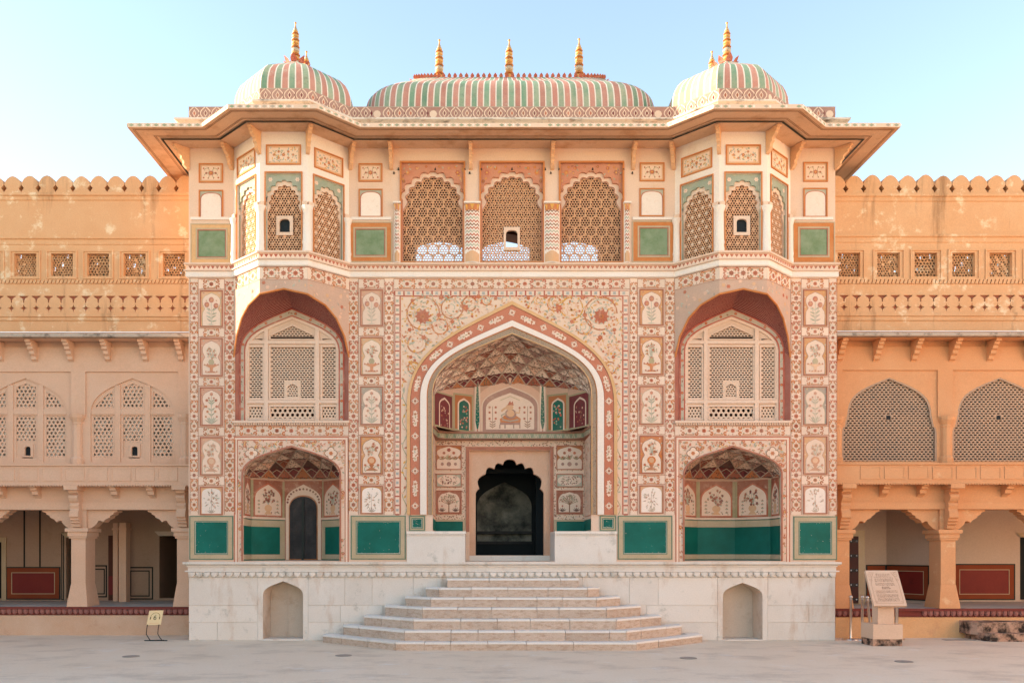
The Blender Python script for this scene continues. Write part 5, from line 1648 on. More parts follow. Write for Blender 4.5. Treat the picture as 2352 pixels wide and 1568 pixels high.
upper_panels(((457, 512.5, 376, 420), (457, 513, 437, 504), (438, 533, 514, 606), (456, 517.5, 530, 590), True), 320)
upper_panels(((823.5, 878.5, 376, 418), (824, 879, 434.5, 500), (801, 901, 510, 603), (817.6, 883, 528, 586), False), 324)
upper_panels(((1469, 1526, 374, 417), (1468.5, 1525.5, 433, 498), (1452, 1548, 508, 603), (1470, 1533, 525, 586), False), 328)
upper_panels(((1845, 1901, 373, 418), (1845, 1900, 432.5, 500), (1820, 1917, 510, 605), (1838, 1899, 527, 586), False), 332)

# ---------------------------------------------------------------- eave, brackets, cornice, parapet
EP = [(-HW, 4.2), (-HW, 0)] + bay_pts(-BX) + bay_pts(BX) + [(HW, 0), (HW, 4.2)]
b = MB()
b.run(EP, [(0.001, 9.03), (.34, 9.03), (.34, 9.045), (.80, 9.02), (.80, 9.095), (.02, 9.19)])
ev = obj('eave', b, M['eave'], gate)
b = MB(); b.run(EP, [(.335, 9.022), (.375, 9.024)], caps=False); obj('black_line', b, M['iron'], ev)
LN = material('brown_line', '#8E5A38')
for o in (.43, .455, .70, .725):
    z = 9.045 - (o - .34) * .025 / .46 - .004
    b = MB(); b.run(EP, [(o, z), (o + .009, z - .0005)], caps=False); obj('brown_line', b, LN, ev)
OFFP = []
mbx = MB(); mbx.run(EP, [(.80, 0), (.80, 1)], caps=False)
OFFP = [(p[0], p[1]) for p in mbx.v[:len(EP)]]
for i, (fr, L) in enumerate(segs(OFFP)):
    A = Art(fr, .002, seed=340 + i)
    A.rect(0, 9.022, L, 9.093, 'cream', 0)
    n = max(2, round(L / .14))
    for k in range(n):
        t = (k + .5) * L / n
        if A.r.random() < .88:
            A.poly([(t - .045, 9.058), (t, 9.032), (t + .045, 9.058), (t, 9.084)], A.r.choice(['leaf', 'green', 'leaf', 'grey']), 1)
            A.poly([(t + .04, 9.058), (t + .065, 9.03), (t + .09, 9.058), (t + .065, 9.086)], 'white', 1)
    obj('diamond_pattern', A, M['art'], ev)
br = MB()
prof = [(0, 0), (.30, 0), (.305, -.035), (.275, -.05), (.28, -.075), (.235, -.10), (.24, -.13), (.19, -.155), (.15, -.19), (.155, -.225), (.115, -.26), (.10, -.30), (.115, -.325), (.075, -.36), (.045, -.385), (.0, -.40)]
br.prism(Fr((0, 0, 0), (0, -1, 0), (0, 0, 1), (1, 0, 0)), prof, -.032, .032)
br.box(Fr((0, 0, 0), (0, -1, 0), (0, 0, 1), (1, 0, 0)), 0, .312, -.03, -.012, -.04, .04)
brm = br.mesh('bracket', material('bracket_plaster', '#E3AE82', wash='#EBC09A', wash_amt=.5, stain='#C77F4E', stain_amt=.5, stain_scale=5))
def put_bracket(x, y, dx, dy):
    inst('bracket', brm, gate, (x, y, 9.028), math.atan2(dx, -dy))
for px_ in (899, 1081, 1268, 1453.5):
    put_bracket(X0(px_), 0, 0, -1)
for s in (-1, 1):
    P = bay_pts(s * BX)
    c, sn = math.cos(R(67.5)), math.sin(R(67.5))
    put_bracket(P[1][0], P[1][1], -c, -sn); put_bracket(P[2][0], P[2][1], c, -sn)
    put_bracket(P[0][0] - .02, 0, -c, -sn); put_bracket(P[3][0] + .02, 0, c, -sn)
    put_bracket(s * HW, 0, s * .707, -.707)
# hooks and bulbs under the brackets
b = MB()
for px_, z in [(p, 8.57) for p in (905, 1079, 1265, 1452)] + [(p, 8.64) for p in (915, 1000, 1068, 1105, 1176, 1252, 1284, 1361, 1432)]:
    b.lathe((X0(px_), -.02, z), [(0, -.02), (.016, -.012), (.018, 0), (.008, .015), (.008, .03)], 8)
obj('hook', b, M['iron'], gate, kind='stuff')

b = MB(); b.run(EP, [(.12, 9.17), (.12, 9.42), (.20, 9.47), (.20, 9.50), (.05, 9.53), (.0, 9.548)]); cor = obj('cornice', b, M['cornice'], gate)
b = MB(); b.run(EP, [(.0, 9.549), (.0, 9.80), (-.16, 9.80), (-.16, 9.549)]); par = obj('parapet', b, material('parapet_plaster', '#AA7C6C', wash='#C4A08E', wash_amt=.6, wash_scale=3, stain='#7C564A', stain_amt=.6, stain_scale=4, stain2='#E0CDBC', stain2_amt=.7, stain2_lo=.6, stain2_scale=4), gate)
for i, (fr, L) in enumerate(list(segs(EP))):
    A = Art(fr, .002, seed=360 + i)
    A.rect(0, 9.785, L, 9.798, 'grey', 0); A.rect(0, 9.553, L, 9.565, 'grey', 0)
    n = max(1, round(L / .205)); u = L / n
    for k in range(n):
        t = (k + .5) * u
        if A.r.random() < .08: 
            A.disc(t, 9.66, .07, 'cream', 1, 9); continue
        for sgn in (-1, 1):
            pts_ = [(t + sgn * u * (.5 - .49 * math.sin(math.pi * q / 8) ** 1.3), 9.567 + .218 * q / 8) for q in range(9)]
            A.stroke([(t + sgn * (u * .06 + u * .40 * math.sin(math.pi * q / 8)), 9.567 + .218 * q / 8) for q in range(9)], .020, 'cream', 1)
        A.poly([(t, 9.60), (t + .038, 9.675), (t, 9.75), (t - .038, 9.675)], 'cream', 1)
        A.poly([(t, 9.63), (t + .022, 9.675), (t, 9.72), (t - .022, 9.675)], A.r.choice(['deep', 'maroon', 'terra']), 2)
        A.poly([(t + u * .5, 9.62), (t + u * .5 + .022, 9.675), (t + u * .5, 9.73), (t + u * .5 - .022, 9.675)], 'maroon', 1) if k < n - 1 else None
    obj('ogee_lattice_pattern', A, M['art'], par)

# ---------------------------------------------------------------- domes
def dome(outline, ridge, z0, H, counts, prof, finials, psc, parent_name='dome', corner_smooth=False):
    """outline: closed plan polygon; each edge split in ribs that run up to the matching point of the ridge."""
    n = len(outline)
    base = MB(); base.ngon(Fr((0, 0, z0 - .02), (1, 0, 0), (0, 1, 0)), outline)
    base.prism(Fr((0, 0, z0 + H - .03), (1, 0, 0), (0, 1, 0), (0, 0, 1)), ridge, 0, .05 if psc > .9 else .032)
    d = obj(parent_name, base, M['cornice'], gate)
    white = MB()
    def pt(o, r_, f, z): return Vector((o[0] + (r_[0] - o[0]) * f, o[1] + (r_[1] - o[1]) * f, z))
    idx = 0
    for e in range(n):
        o0, o1, r0, r1 = outline[e], outline[(e + 1) % n], ridge[e], ridge[(e + 1) % n]
        m = counts[e]
        for k in range(m):
            a, c = k / m, (k + 1) / m
            L2 = lambda p, q, t: (p[0] + (q[0] - p[0]) * t, p[1] + (q[1] - p[1]) * t)
            g = .07 / m * m * .5 * (1 / m)
            aa, cc = a + .10 / m, c - .10 / m
            for mbk, ta, tc, mat in ((None, aa, cc, 'rib'), (white, a, aa, None), (white, cc, c, None)):
                A_ = [pt(L2(o0, o1, ta), L2(r0, r1, ta), f, z0 + H * z) for f, z in prof]
                C_ = [pt(L2(o0, o1, tc), L2(r0, r1, tc), f, z0 + H * z) for f, z in prof]
                tgt = mbk or MB()
                k0 = len(prof)
                tgt.add(A_ + C_, [(i, k0 + i, k0 + i + 1, i + 1) for i in range(k0 - 1)])
                if mat: obj('dome_rib', tgt, M['green_rib'] if idx % 2 == 0 else M['pink_rib'], d, smooth=True)
            idx += 1
    obj('white_line', white, M['white_rib'], d, smooth=True)
    # lotus petals round the top platform
    pm_ = MB(); pm_.add([(-.056, 0, 0), (.056, 0, 0), (.06, -.035, .045), (0, -.09, .115), (-.06, -.035, .045), (0, .03, .0), (0, -.015, .08)],
                        [(0, 1, 2, 6, 4), (2, 3, 6), (4, 6, 3), (2, 5, 3), (4, 3, 5), (1, 5, 2), (0, 4, 5)])
    pmm = pm_.mesh('petal', M['petal'])
    zt = z0 + H + (.02 if psc > .9 else .002)
    for e in range(n):
        r0, r1 = ridge[e], ridge[(e + 1) % n]
        v = Vector((r1[0] - r0[0], r1[1] - r0[1])); Ln = v.length
        if Ln < .03: continue
        m = max(1, round(Ln / .112))
        nn_ = Vector((v.y, -v.x)).normalized()
        for k in range(m):
            t = (k + .5) / m
            inst('petal', pmm, d, (r0[0] + v.x * t + nn_.x * .02, r0[1] + v.y * t + nn_.y * .02, zt - .01), math.atan2(nn_.x, -nn_.y), (psc, psc, psc * (.8 if psc < 1 else 1)))
    for x, y, hh in finials:
        s_ = hh / .78
        f = MB()
        gold, orng, grey_ = lin('#C08A4C'), lin('#A8663A'), lin('#A89C88')
        def bulb(z0, h, r, c):
            r *= .86
            f.lathe((x, y, zt), [(r * .62 * s_, z0 * s_), (r * .92 * s_, (z0 + h * .22) * s_), (r * s_, (z0 + h * .5) * s_), (r * .92 * s_, (z0 + h * .78) * s_), (r * .62 * s_, (z0 + h) * s_)], 12, c)
        f.lathe((x, y, zt), [(.11 * s_, 0), (.11 * s_, .02 * s_), (.07 * s_, .03 * s_)], 12, grey_)
        z_ = .03
        for h_, rr_, c_ in ((.035, .085, orng), (.085, .092, gold), (.03, .10, orng), (.03, .08, gold), (.085, .088, grey_), (.028, .092, orng), (.028, .076, gold), (.075, .082, gold), (.026, .086, orng), (.026, .07, grey_), (.065, .074, gold), (.024, .076, orng), (.05, .058, gold), (.035, .042, grey_)):
            bulb(z_, h_, rr_, c_); z_ += h_
        f.lathe((x, y, zt), [(.026 * s_, z_ * s_), (.014 * s_, (z_ + .03) * s_), (.011 * s_, .74 * s_), (.022 * s_, .75 * s_), (.02 * s_, .765 * s_), (0, .78 * s_)], 10, gold)
        obj('finial', f, M['gold'], d, smooth=True)
    return d
PROF = [(0, 0), (-.035, .12), (-.045, .25), (-.03, .37), (.01, .47), (.07, .56), (.19, .66), (.36, .735), (.58, .82), (.80, .91), (1.0, 1.0)]
for s in (-1, 1):
    bx = s * BX
    o = [(bx - .42, -.48), (bx + .42, -.48), (bx + 1.04, .14), (bx + 1.04, 1.65), (bx + .42, 2.27), (bx - .42, 2.27), (bx - 1.04, 1.65), (bx - 1.04, .14)]
    r_ = [(bx - .06, .24), (bx + .06, .24), (bx + .14, .36), (bx + .14, 1.40), (bx + .06, 1.52), (bx - .06, 1.52), (bx - .14, 1.40), (bx - .14, .36)]
    dome(o, r_, 9.62, 1.14, [7, 7, 12, 7, 7, 7, 12, 7], PROF, [(bx, .36, .80), (bx, 1.38, .86)], 1.0)
# long central roof: rounded rectangle plan
o, r_, cn = [], [], []
X_, Y0_, Y1_, rc = 2.86, .22, 2.60, .95
nseg = 12
corners = [(-X_ + rc, Y0_ + rc, 180), (X_ - rc, Y0_ + rc, 270), (X_ - rc, Y1_ - rc, 0), (-X_ + rc, Y1_ - rc, 90)]
rcorn = [(-1.86, 1.27), (1.86, 1.27), (1.86, 1.55), (-1.86, 1.55)]
for (cx, cy, a0), (rx, ry) in zip(corners, rcorn):
    for i in range(nseg + 1):
        a = R(a0 + 90 * i / nseg)
        o.append((cx + rc * math.cos(a), cy + rc * math.sin(a)))
        fr_ = abs(math.cos(a))
        r_.append(((1 if rx > 0 else -1) * (1.36 + .56 * fr_), ry + .09 * math.sin(a)))
cn = []
for e in range(len(o)):
    v = math.hypot(o[(e + 1) % len(o)][0] - o[e][0], o[(e + 1) % len(o)][1] - o[e][1])
    cn.append(max(1, round(v / .115)) if v > .6 else 1)
PROF2 = [(0, 0), (-.015, .12), (-.012, .26), (0, .38), (.02, .47), (.05, .54), (.12, .60), (.25, .665), (.45, .74), (.7, .84), (.9, .94), (1, 1)]
dome(o, r_, 9.60, 1.40, cn, PROF2, [(-1.40, 1.41, .89), (0, 1.41, .89), (1.40, 1.41, .91)], .62)
# ---------------------------------------------------------------- palace wings either side
def star(cx, cz, r):
    return [(cx + r * (1 if i % 4 == 0 else (.55 if i % 2 == 0 else .42)) * math.cos(math.pi * i / 8 * 1.0), cz + r * (1.15 if i % 4 == 0 else (.55 if i % 2 == 0 else .42)) * math.sin(math.pi * i / 8)) for i in range(16)]

def wing(s, Y0, mats, Zt, centers, label, pxs):
    """s: -1 left, +1 right. Zt: heights measured on the photo."""
    F = front(Y0)
    mw, mtop = mats
    edge = s * HW
    far = s * 16.0
    xa, xb = (far, edge) if s < 0 else (edge, far)
    root = thing('palace_wing', label, 'palace wing', (s * 9, Y0, 0), None)
    Z = Zt
    # --- merlons
    p = .3365
    mp = [(-.5, 0), (.5, 0), (.5, .07), (.46, .09), (.455, .14), (.40, .155), (.395, .19), (.33, .225), (.395, .26), (.40, .295), (.455, .31), (.46, .355), (.497, .375), (.494, .42), (.47, .48), (.41, .565), (.31, .66), (.17, .74), (0, .775)]
    hz_ = Z['mt'] - Z['mb']
    half = [(x * p, z / .775 * hz_) for x, z in mp[1:]]
    full = [(-x, z) for x, z in reversed(half[:-1])][:0] + half + [(-x, z) for x, z in reversed(half[:-1])]
    b = MB(); b.prism(Fr((0, 0, 0), (1, 0, 0), (0, 0, 1), (0, -1, 0)), [(x * .994, z) for x, z in full], -.20, 0)
    me = b.mesh('merlon', mtop)
    x = pxs['merlon']; k = 0
    while abs(x) < 12.2:
        inst('merlon', me, root, (x, Y0 + rng.uniform(-.004, .004), Z['mb'] - .001), 0, (rng.uniform(.985, 1.012), 1, rng.uniform(.965, 1.03)))
        x += s * p
    b = MB(); b.box(front(Y0 + .55), xa, xb, Z['mb'] - .2, Z['mb'] + .22, -.2, 0); obj('walkway_wall', b, M['dark_wood'], root)
    # --- upper wall
    b = MB()
    wz0, wz1 = Z['w0'], Z['w1']
    fzt, fzb = Z['f1'], Z['f0']
    wx = pxs['win']; hw_ = .215
    holes = [rect(c - hw_, wz0, c + hw_, wz1) for c in wx]
    b.plate(F, rect(xa, Z['rope1'], xb, Z['mb']), holes, 0, .09, outside=False)
    b.ngon(F, rect(xa, Z['f1'] + .02, xb, Z['rope0']))
    b.ngon(F, rect(xa, Z['ch1'], xb, Z['c0']))
    uw = obj('upper_wall', b, mtop, root)
    b = MB(); b.run([(xa, Y0), (xb, Y0)], [(0, Z['mb']), (.05, Z['mb']), (.05, Z['mb'] - .05), (.02, Z['mb'] - .07), (.02, Z['mb'] - .13), (0, Z['mb'] - .15)], caps=False); obj('cornice', b, mtop, root)
    b = MB(); b.run([(xa, Y0), (xb, Y0)], [(0, Z['s1']), (.045, Z['s1'] - .01), (.045, Z['s1'] - .05), (.015, Z['s1'] - .07), (.015, Z['s0'] - .02), (0, Z['s0'] - .03)], caps=False); obj('string_course', b, mtop, root)
    b = MB(); b.run([(xa, Y0), (xb, Y0)], [(0, Z['c1']), (.05, Z['c1']), (.05, Z['c1'] - .06), (.025, Z['c1'] - .075), (.025, Z['c0'] + .02), (0, Z['c0'])], caps=False); obj('cornice', b, mtop, root)
    # rope moulding
    b = MB()
    n = int((xb - xa) / .075)
    for k in range(n):
        x0 = xa + k * .075
        if abs(x0) > 12: continue
        b.prism(F, [(x0, Z['rope0'] + .003), (x0 + .052, Z['rope0'] + .003), (x0 + .077, Z['rope1'] - .003), (x0 + .025, Z['rope1'] - .003)], -.01, .022, back=False)
    ro = obj('rope_moulding', b, mtop, root, kind='stuff')
    b = MB(); b.ngon(F, rect(xa, Z['rope0'], xb, Z['rope1']), -.006); obj('rope_bed', b, mtop, root)
    # pierced frieze
    pf = .2425
    b = MB(); fh = []
    x = pxs['frieze']
    stars = []
    while abs(x) < 12:
        stars.append(x); x += s * pf
    zc, zt = Z['f0'] + .112, Z['f1'] - .012
    for x in stars:
        fh.append(star(x, zc, .074))
        fh.append([(x - .011, zc + .105), (x + .011, zc + .105), (x + .014, zc + .155), (x + .034, zt - .05), (x + .085, zt - .016), (x + .09, zt - .001), (x - .09, zt - .001), (x - .085, zt - .016), (x - .034, zt - .05), (x - .014, zc + .155)])
    b.plate(F, rect(xa, Z['f0'], xb, Z['f1'] + .02), fh, .004, .035, outside=False); b.box(F, xa, xb, Z['c1'], Z['f0'], -.02, .004)
    fz = obj('pierced_frieze', b, mtop, root)
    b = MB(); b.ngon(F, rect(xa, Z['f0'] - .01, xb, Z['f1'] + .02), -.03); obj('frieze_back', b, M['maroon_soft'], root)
    # small screened windows
    for k, c in enumerate(wx):
        f = MB(); f.ring(F, rect(c - hw_ - .085, wz0 - .06, c + hw_ + .085, wz1 + .06), rect(c - hw_ - .06, wz0 - .035, c + hw_ + .06, wz1 + .035), 0, .02, closed=True)
        wn_ = obj('screen_window', f, mtop, root)
        j = MB(); jf = front(Y0 + .085)
        kind = k % 3
        if kind == 0: jali_hex(j, jf, c - hw_, c + hw_, wz0, wz1, .056, .0245, 0, .014)
        elif kind == 1: jali_hex(j, jf, c - hw_, c + hw_, wz0, wz1, .050, .0215, 0, .014, solid=lambda x, y: (int(x * 31) + int(y * 29)) % 5 == 0)
        else: jali_hex(j, jf, c - hw_, c + hw_, wz0, wz1, .064, .0285, 0, .014)
        hex_bars(j, jf, c - hw_, c + hw_, wz0, wz1, .145, .012, .001, .008, lambda x, y: abs(x - c) < hw_ and wz0 < y < wz1, inner=True)
        obj('pierced_screen', j, mtop, wn_)
    b = MB(); bf = front(Y0 + .9)
    gaps = [rect(g_, h_, g_ + rng.uniform(.03, .09), h_ + rng.uniform(.05, .16)) for c in wx for g_, h_ in [(c + (c - CAMX) * .055 + dx + rng.uniform(0, .03), Z['w0'] + dz + rng.uniform(0, .06)) for dx, dz in ((-.20, .34), (-.06, .44), (.08, .33), (-.15, .62), (.06, .64))]]
    b.plate(bf, rect(xa, wz0 - .4, xb, Z['mb'] - .1), gaps, 0, .1, outside=False)
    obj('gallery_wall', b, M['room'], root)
    b = MB(); b.ngon(Fr((0, 0, wz0 - .1), (1, 0, 0), (0, 1, 0)), rect(xa, Y0 + .1, xb, Y0 + .9)); b.ngon(Fr((0, 0, Z['mb'] - .1), (1, 0, 0), (0, 1, 0)), rect(xa, Y0 + .1, xb, Y0 + .9)); obj('gallery_floor', b, M['room'], root)
    # --- small eave with its brackets
    b = MB(); b.run([(xa, Y0), (xb, Y0)], [(0, Z['e0'] + .03), (.42, Z['e0']), (.46, Z['e0'] + .01), (.47, Z['e1'] - .01), (.43, Z['e1']), (.0, Z['e1'] + .12)], caps=False)
    obj('eave', b, M['slab'], root)
    b = MB(); b.run([(xa, Y0), (xb, Y0)], [(0, Z['e0'] + .022), (.40, Z['e0'] - .006)], caps=False); obj('soffit', b, mw, root)
    b = MB(); pr = [(0, 0), (.33, 0), (.32, -.05), (.27, -.06), (.27, -.10), (.22, -.12), (.22, -.17), (.16, -.19), (.15, -.25), (.09, -.28), (.08, -.34), (.03, -.36), (0, -.40)]
    b.prism(Fr((0, 0, 0), (0, -1, 0), (0, 0, 1), (1, 0, 0)), pr, -.05, .05); bme = b.mesh('bracket', mw)
    for c in pxs['brk']: inst('bracket', bme, root, (c, Y0, Z['e0'] + .004))
    # --- first floor: arched screens
    hwA = 1.05
    b = MB()
    holes = []
    for c in centers:
        if s < 0: holes.append(arch_open(c, .818, Z['sill'], Z['spr'], Z['apx'], 12, k1=.55, k2=(.55, .75)))
        else:
            a = arch(c, .80, Z['spr'] + .02, Z['apx'], 12, k1=.6, k2=(.6, .72))
            sp = Z['spr']
            holes.append([(c - .90, Z['sill']), (c - .90, sp - .30), (c - .885, sp - .22), (c - .85, sp - .20), (c - .83, sp - .10)] + a + [(c + .83, sp - .10), (c + .85, sp - .20), (c + .885, sp - .22), (c + .90, sp - .30), (c + .90, Z['sill'])])
    b.plate(F, rect(xa, Z['sill'], xb, Z['ch1']), holes, -.02, .10, outside=False)
    ml = obj('gallery_front', b, mw, root)
    b = MB()
    edges = sorted([c for c in centers])
    xs = [xa] + [c + t for c in edges for t in (-.905, .905)] + [xb]
    zr = Z['rec']
    for i in range(0, len(xs), 2):
        if xs[i + 1] - xs[i] > .02:
            b.box(F, xs[i], xs[i + 1], (Z['spr'] - .02), Z['ch1'] - .3, -.019, .012)
    for i in range(1, len(xs) - 1, 2): b.box(F, xs[i], xs[i + 1], zr, Z['ch1'] - .3, -.019, .012)
    obj('wall_panel_border', b, mw, root)
    # piers between the arches
    for c in pxs['piers']:
        b = MB()
        b.lathe((c + s * .02, Y0 + .015, 0), [(.13, Z['sill'] - .05), (.13, Z['sill'] + .08), (.10, Z['sill'] + .13), (.095, Z['spr'] - .22), (.105, Z['spr'] - .20), (.10, Z['spr'] - .17), (.15, Z['spr'] - .08), (.16, Z['spr'] - .02)], 10)
        obj('pilaster', b, mw, root, smooth=False)
    for k, c in enumerate(centers):
        hole = holes[k]
        cells = []
        if s < 0:
            win = MB(); W2 = front(Y0 + .05)
            zt_ = lambda x: None
            ap = arch(c, .818, Z['spr'], Z['apx'], 30, k1=.55, k2=(.55, .75))
            def top(x):
                for (xa_, za_), (xc_, zc_) in zip(ap[:-1], ap[1:]):
                    if xa_ <= x <= xc_: return za_ + (zc_ - za_) * (x - xa_) / max(1e-6, xc_ - xa_)
                return Z['spr']
            cols = [(c - .77, c - .40), (c - .19, c + .19), (c + .40, c + .77)]
            hs = []
            zl0, zl1, zu0 = Z['sill'] + .13, Z['spr'] - .03, Z['spr'] + .12
            for a0, a1 in cols:
                hs.append(rect(a0, zl0, a1, zl1))
                m_ = (a0 + a1) / 2
                if a0 < c < a1: hs.append([(a0, zu0), (a1, zu0), (a1, top(a1) - .09), (m_, top(m_) - .10), (a0, top(a0) - .09)])
                elif m_ < c: hs.append([(a0 + .04, zu0), (a1, zu0), (a1, top(a1) - .09), (m_ + .02, top(m_ + .02) - .09), (a0 + .04, top(a0 + .04) - .12)])
                else: hs.append([(a0, zu0), (a1 - .04, zu0), (a1 - .04, top(a1 - .04) - .12), (m_ - .02, top(m_ - .02) - .09), (a0, top(a0) - .09)])
            win.plate(W2, rect(c - .85, Z['sill'] - .01, c + .85, Z['apx'] + .02), hs, 0, .02, outside=False)
            wo_ = obj('arched_window', win, mw, root)
            f = MB()
            for xm in (c - .295, c + .295): f.box(W2, xm - .055, xm + .055, Z['sill'], top(xm) - .01, .001, .022)
            for a0, a1 in ((c - .81, c - .352), (c - .238, c + .238), (c + .352, c + .81)): f.box(W2, a0, a1, Z['spr'] - .005, Z['spr'] + .095, .001, .02)
            obj('window_frame', f, mw, wo_)
            for h in hs:
                x0_, x1_ = min(q[0] for q in h), max(q[0] for q in h); z0_, z1_ = min(q[1] for q in h), max(q[1] for q in h)
                is_mid_low = x0_ < c < x1_ and z0_ < Z['spr'] - .5
                j = MB()
                jali_hex(j, front(Y0 + .062), x0_ - .03, x1_ + .03, z0_ - .02, z1_ + .02, .0815, .0285, 0, .03, keep=(lambda x, y: not (abs(x - c) < .155 and y < zl0 + .30)) if is_mid_low else None)
                obj('pierced_screen', j, mw, wo_)
            f, d = MB(), MB()
            small_window(f, d, front(Y0 + .05), c + .03, zl0 + .03, .118, .18, .05)
            f.plate(front(Y0 + .066), rect(c - .20, zl0 - .02, c + .22, zl0 + .33), [rect(c - .05, zl0 + .01, c + .11, zl0 + .23)], 0, .01)
            sw_ = obj('small_window', f, mw, wo_); obj('opening', d, M['black'], wo_)
            b = MB(); b.ngon(front(Y0 + .105), rect(c - .85, Z['sill'], c + .85, Z['apx'])); obj('window_backing', b, M['blotch'], wo_)
        else:
            win = MB(); W2 = front(Y0 + .06)
            jali_brick(win, W2, c - .92, c + .92, Z['sill'] + .01, Z['apx'] + .02, .080, .0455, .026, .0125, 0, .03,
                       keep=lambda x, y, h=hole: inside((x * .97 + c * .03, y), [(q[0], q[1] + (.03 if q[1] > Z['spr'] else 0)) for q in h]) or y < Z['spr'] - .1,
                       skip=lambda x, y: abs(x - c) < .07 and abs(y - (Z['spr'] - .02)) < .06)
            wo_ = obj('arched_window', win, M['jali_grey'], root)
            d = MB(); d.ngon(W2, rect(c - .04, Z['spr'] - .06, c + .04, Z['spr'] + .02), .003); obj('opening', d, M['black'], wo_)
            f = MB(); f.ring(front(Y0 + .02), hole, [(c + (x - c) * .965, z - (.03 if z > Z['spr'] else 0)) for x, z in hole], -.03, -.004); obj('plaster_edge', f, M['jali_grey'], wo_)
            b = MB(); b.ngon(front(Y0 + .25), rect(c - 1.04, Z['sill'] - .05, c + 1.04, Z['apx'] + .10)); obj('window_backing', b, M['dark_wood'], wo_)
    # --- balcony parapet
    BF = front(Y0 - .30)
    b = MB(); b.box(F, xa, xb, Z['par0'], Z['par1'] - .03, 0, .30); b.box(F, xa, xb, Z['par1'] - .028, Z['par1'], 0, .33)
    b.box(F, xa, xb, Z['par1'] - .1, Z['sill'] + .03, -.13, -.021); pa_ = obj('balcony', b, mw, root)
    x = pxs['pan']; pp = .447
    while abs(x) < 11.6:
        f = MB(); panel_frame(f, BF, x - .19, Z['par0'] + .05, x + .19, Z['par1'] - .06, .02, .012); f.ngon(BF, rect(x - .17, Z['par0'] + .07, x + .17, Z['par1'] - .08), .004)
        obj('panel', f, mw, pa_); x += s * pp
    b = MB(); b.box(F, xa, xb, Z['par0'] - .025, Z['par0'] - .001, 0, .33)
    x = edge + s * .03; w = .024
    while abs(x) < 11.8:
        b.prism(BF, [(x - w, Z['par0'] - .026), (x - w * .7, Z['par0'] - .044), (x, Z['par0'] - .056), (x + w * .7, Z['par0'] - .044), (x + w, Z['par0'] - .026)], -.02, .028, back=False); x += s * .052
    obj('drop_moulding', b, mw, root, kind='stuff')
    b = MB(); b.ngon(Fr((0, 0, Z['par0'] - .026), (1, 0, 0), (0, 1, 0)), rect(xa, Y0 - .30, xb, Y0 + 2.4)); obj('ceiling', b, mw, root)
    # --- beam, columns and brackets of the verandah
    b = MB(); b.box(F, xa, xb, Z['bm0'], Z['par0'] - .03, -.30, 0); b.box(F, xa, xb, Z['bm0'] + .001, Z['bm1'], .001, .03)
    obj('beam', b, mw, root)
    b = MB(); pr = [(0, 0), (.26, 0), (.25, -.04), (.20, -.05), (.20, -.09), (.14, -.11), (.13, -.17), (.05, -.20), (0, -.24)]
    b.prism(Fr((0, 0, 0), (0, -1, 0), (0, 0, 1), (1, 0, 0)), pr, -.06, .06); sme = b.mesh('bracket', mw)
    for c in pxs['sbrk']: inst('bracket', sme, root, (c, Y0, Z['par0'] - .028))
    cap = Z['cap']
    for c in pxs['cols']:
        b = MB(); hw2 = .14
        b.box(F, c - hw2, c + hw2, Z['fl'] + .42, cap - .10, -.42, -.0)
        co = obj('column', b, mw, root)
        b = MB()
        for (h0, h1, e0, e1) in ((Z['fl'], Z['fl'] + .10, .06, .05), (Z['fl'] + .10, Z['fl'] + .44, .05, .004)):
            V = [F.p(c + sx * (hw2 + e), z, cc) for z, e in ((h0, e0), (h1, e1)) for sx, cc in ((-1, e), (1, e), (1, -.42 - e), (-1, -.42 - e))]
            b.add(V, [(0, 1, 5, 4), (1, 2, 6, 5), (2, 3, 7, 6), (3, 0, 4, 7), (4, 5, 6, 7)])
        obj('base', b, mw, co)
        b = MB()
        for h0, h1, e in ((cap - .10, cap - .06, .03), (cap - .06, cap + .03, .05), (cap + .03, cap + .10, .085)):
            b.box(F, c - hw2 - e, c + hw2 + e, h0 + .001, h1, -.42 - e, e)
        b.box(F, c - hw2 - .02, c + hw2 + .02, cap + .101, Z['bm0'] - .002, -.36, .005)
        obj('capital', b, mw, co)
        # cusped side brackets
        for t in (-1, 1):
            zt0, zb0 = Z['bm0'] - .003, cap + .05
            h = zt0 - zb0
            pr = [(.16, zt0), (.74, zt0), (.735, zt0 - .08 * h), (.66, zt0 - .13 * h), (.66, zt0 - .20 * h), (.59, zt0 - .28 * h), (.585, zt0 - .36 * h), (.50, zt0 - .45 * h), (.46, zt0 - .58 * h), (.40, zt0 - .50 * h), (.36, zt0 - .52 * h), (.33, zt0 - .66 * h), (.27, zt0 - .80 * h), (.22, zt0 - .86 * h), (.20, zb0), (.16, zb0)]
            b = MB(); b.prism(F, [(c + t * x, z) for x, z in pr], -.30, -.06); obj('cusped_bracket', b, mw, co)
        # carved corbel up to the balcony front
        b = MB(); top_ = Z['par0'] - .03; hh = top_ - (cap + .12)
        pr = [(0, 0), (.10, .0), (.12, .05), (.09, .08), (.14, .10), (.12, .14), (.17, .17), (.15, .21), (.20, .25), (.19, .36), (.15, .44), (.18, .52), (.15, .58), (.20, .63), (.235, .70), (.22, .76), (.17, .79), (.23, .83), (.24, .90), (.30, .93), (.32, 1.0), (0, 1.0)]
        b.prism(Fr((c, Y0, cap + .12), (0, -1, 0), (0, 0, 1), (1, 0, 0)), [(x, z * hh) for x, z in pr], -.085, .085)
        b.prism(Fr((c, Y0, cap + .12), (0, -1, 0), (0, 0, 1), (1, 0, 0)), [(x * 1.04, z * hh) for x, z in pr if z > .92] + [(0, hh * .93)], -.13, .13) if False else b.box(F, c - .13, c + .13, top_ - .09, top_ - .002, .001, .335)
        obj('corbel', b, mw, co)
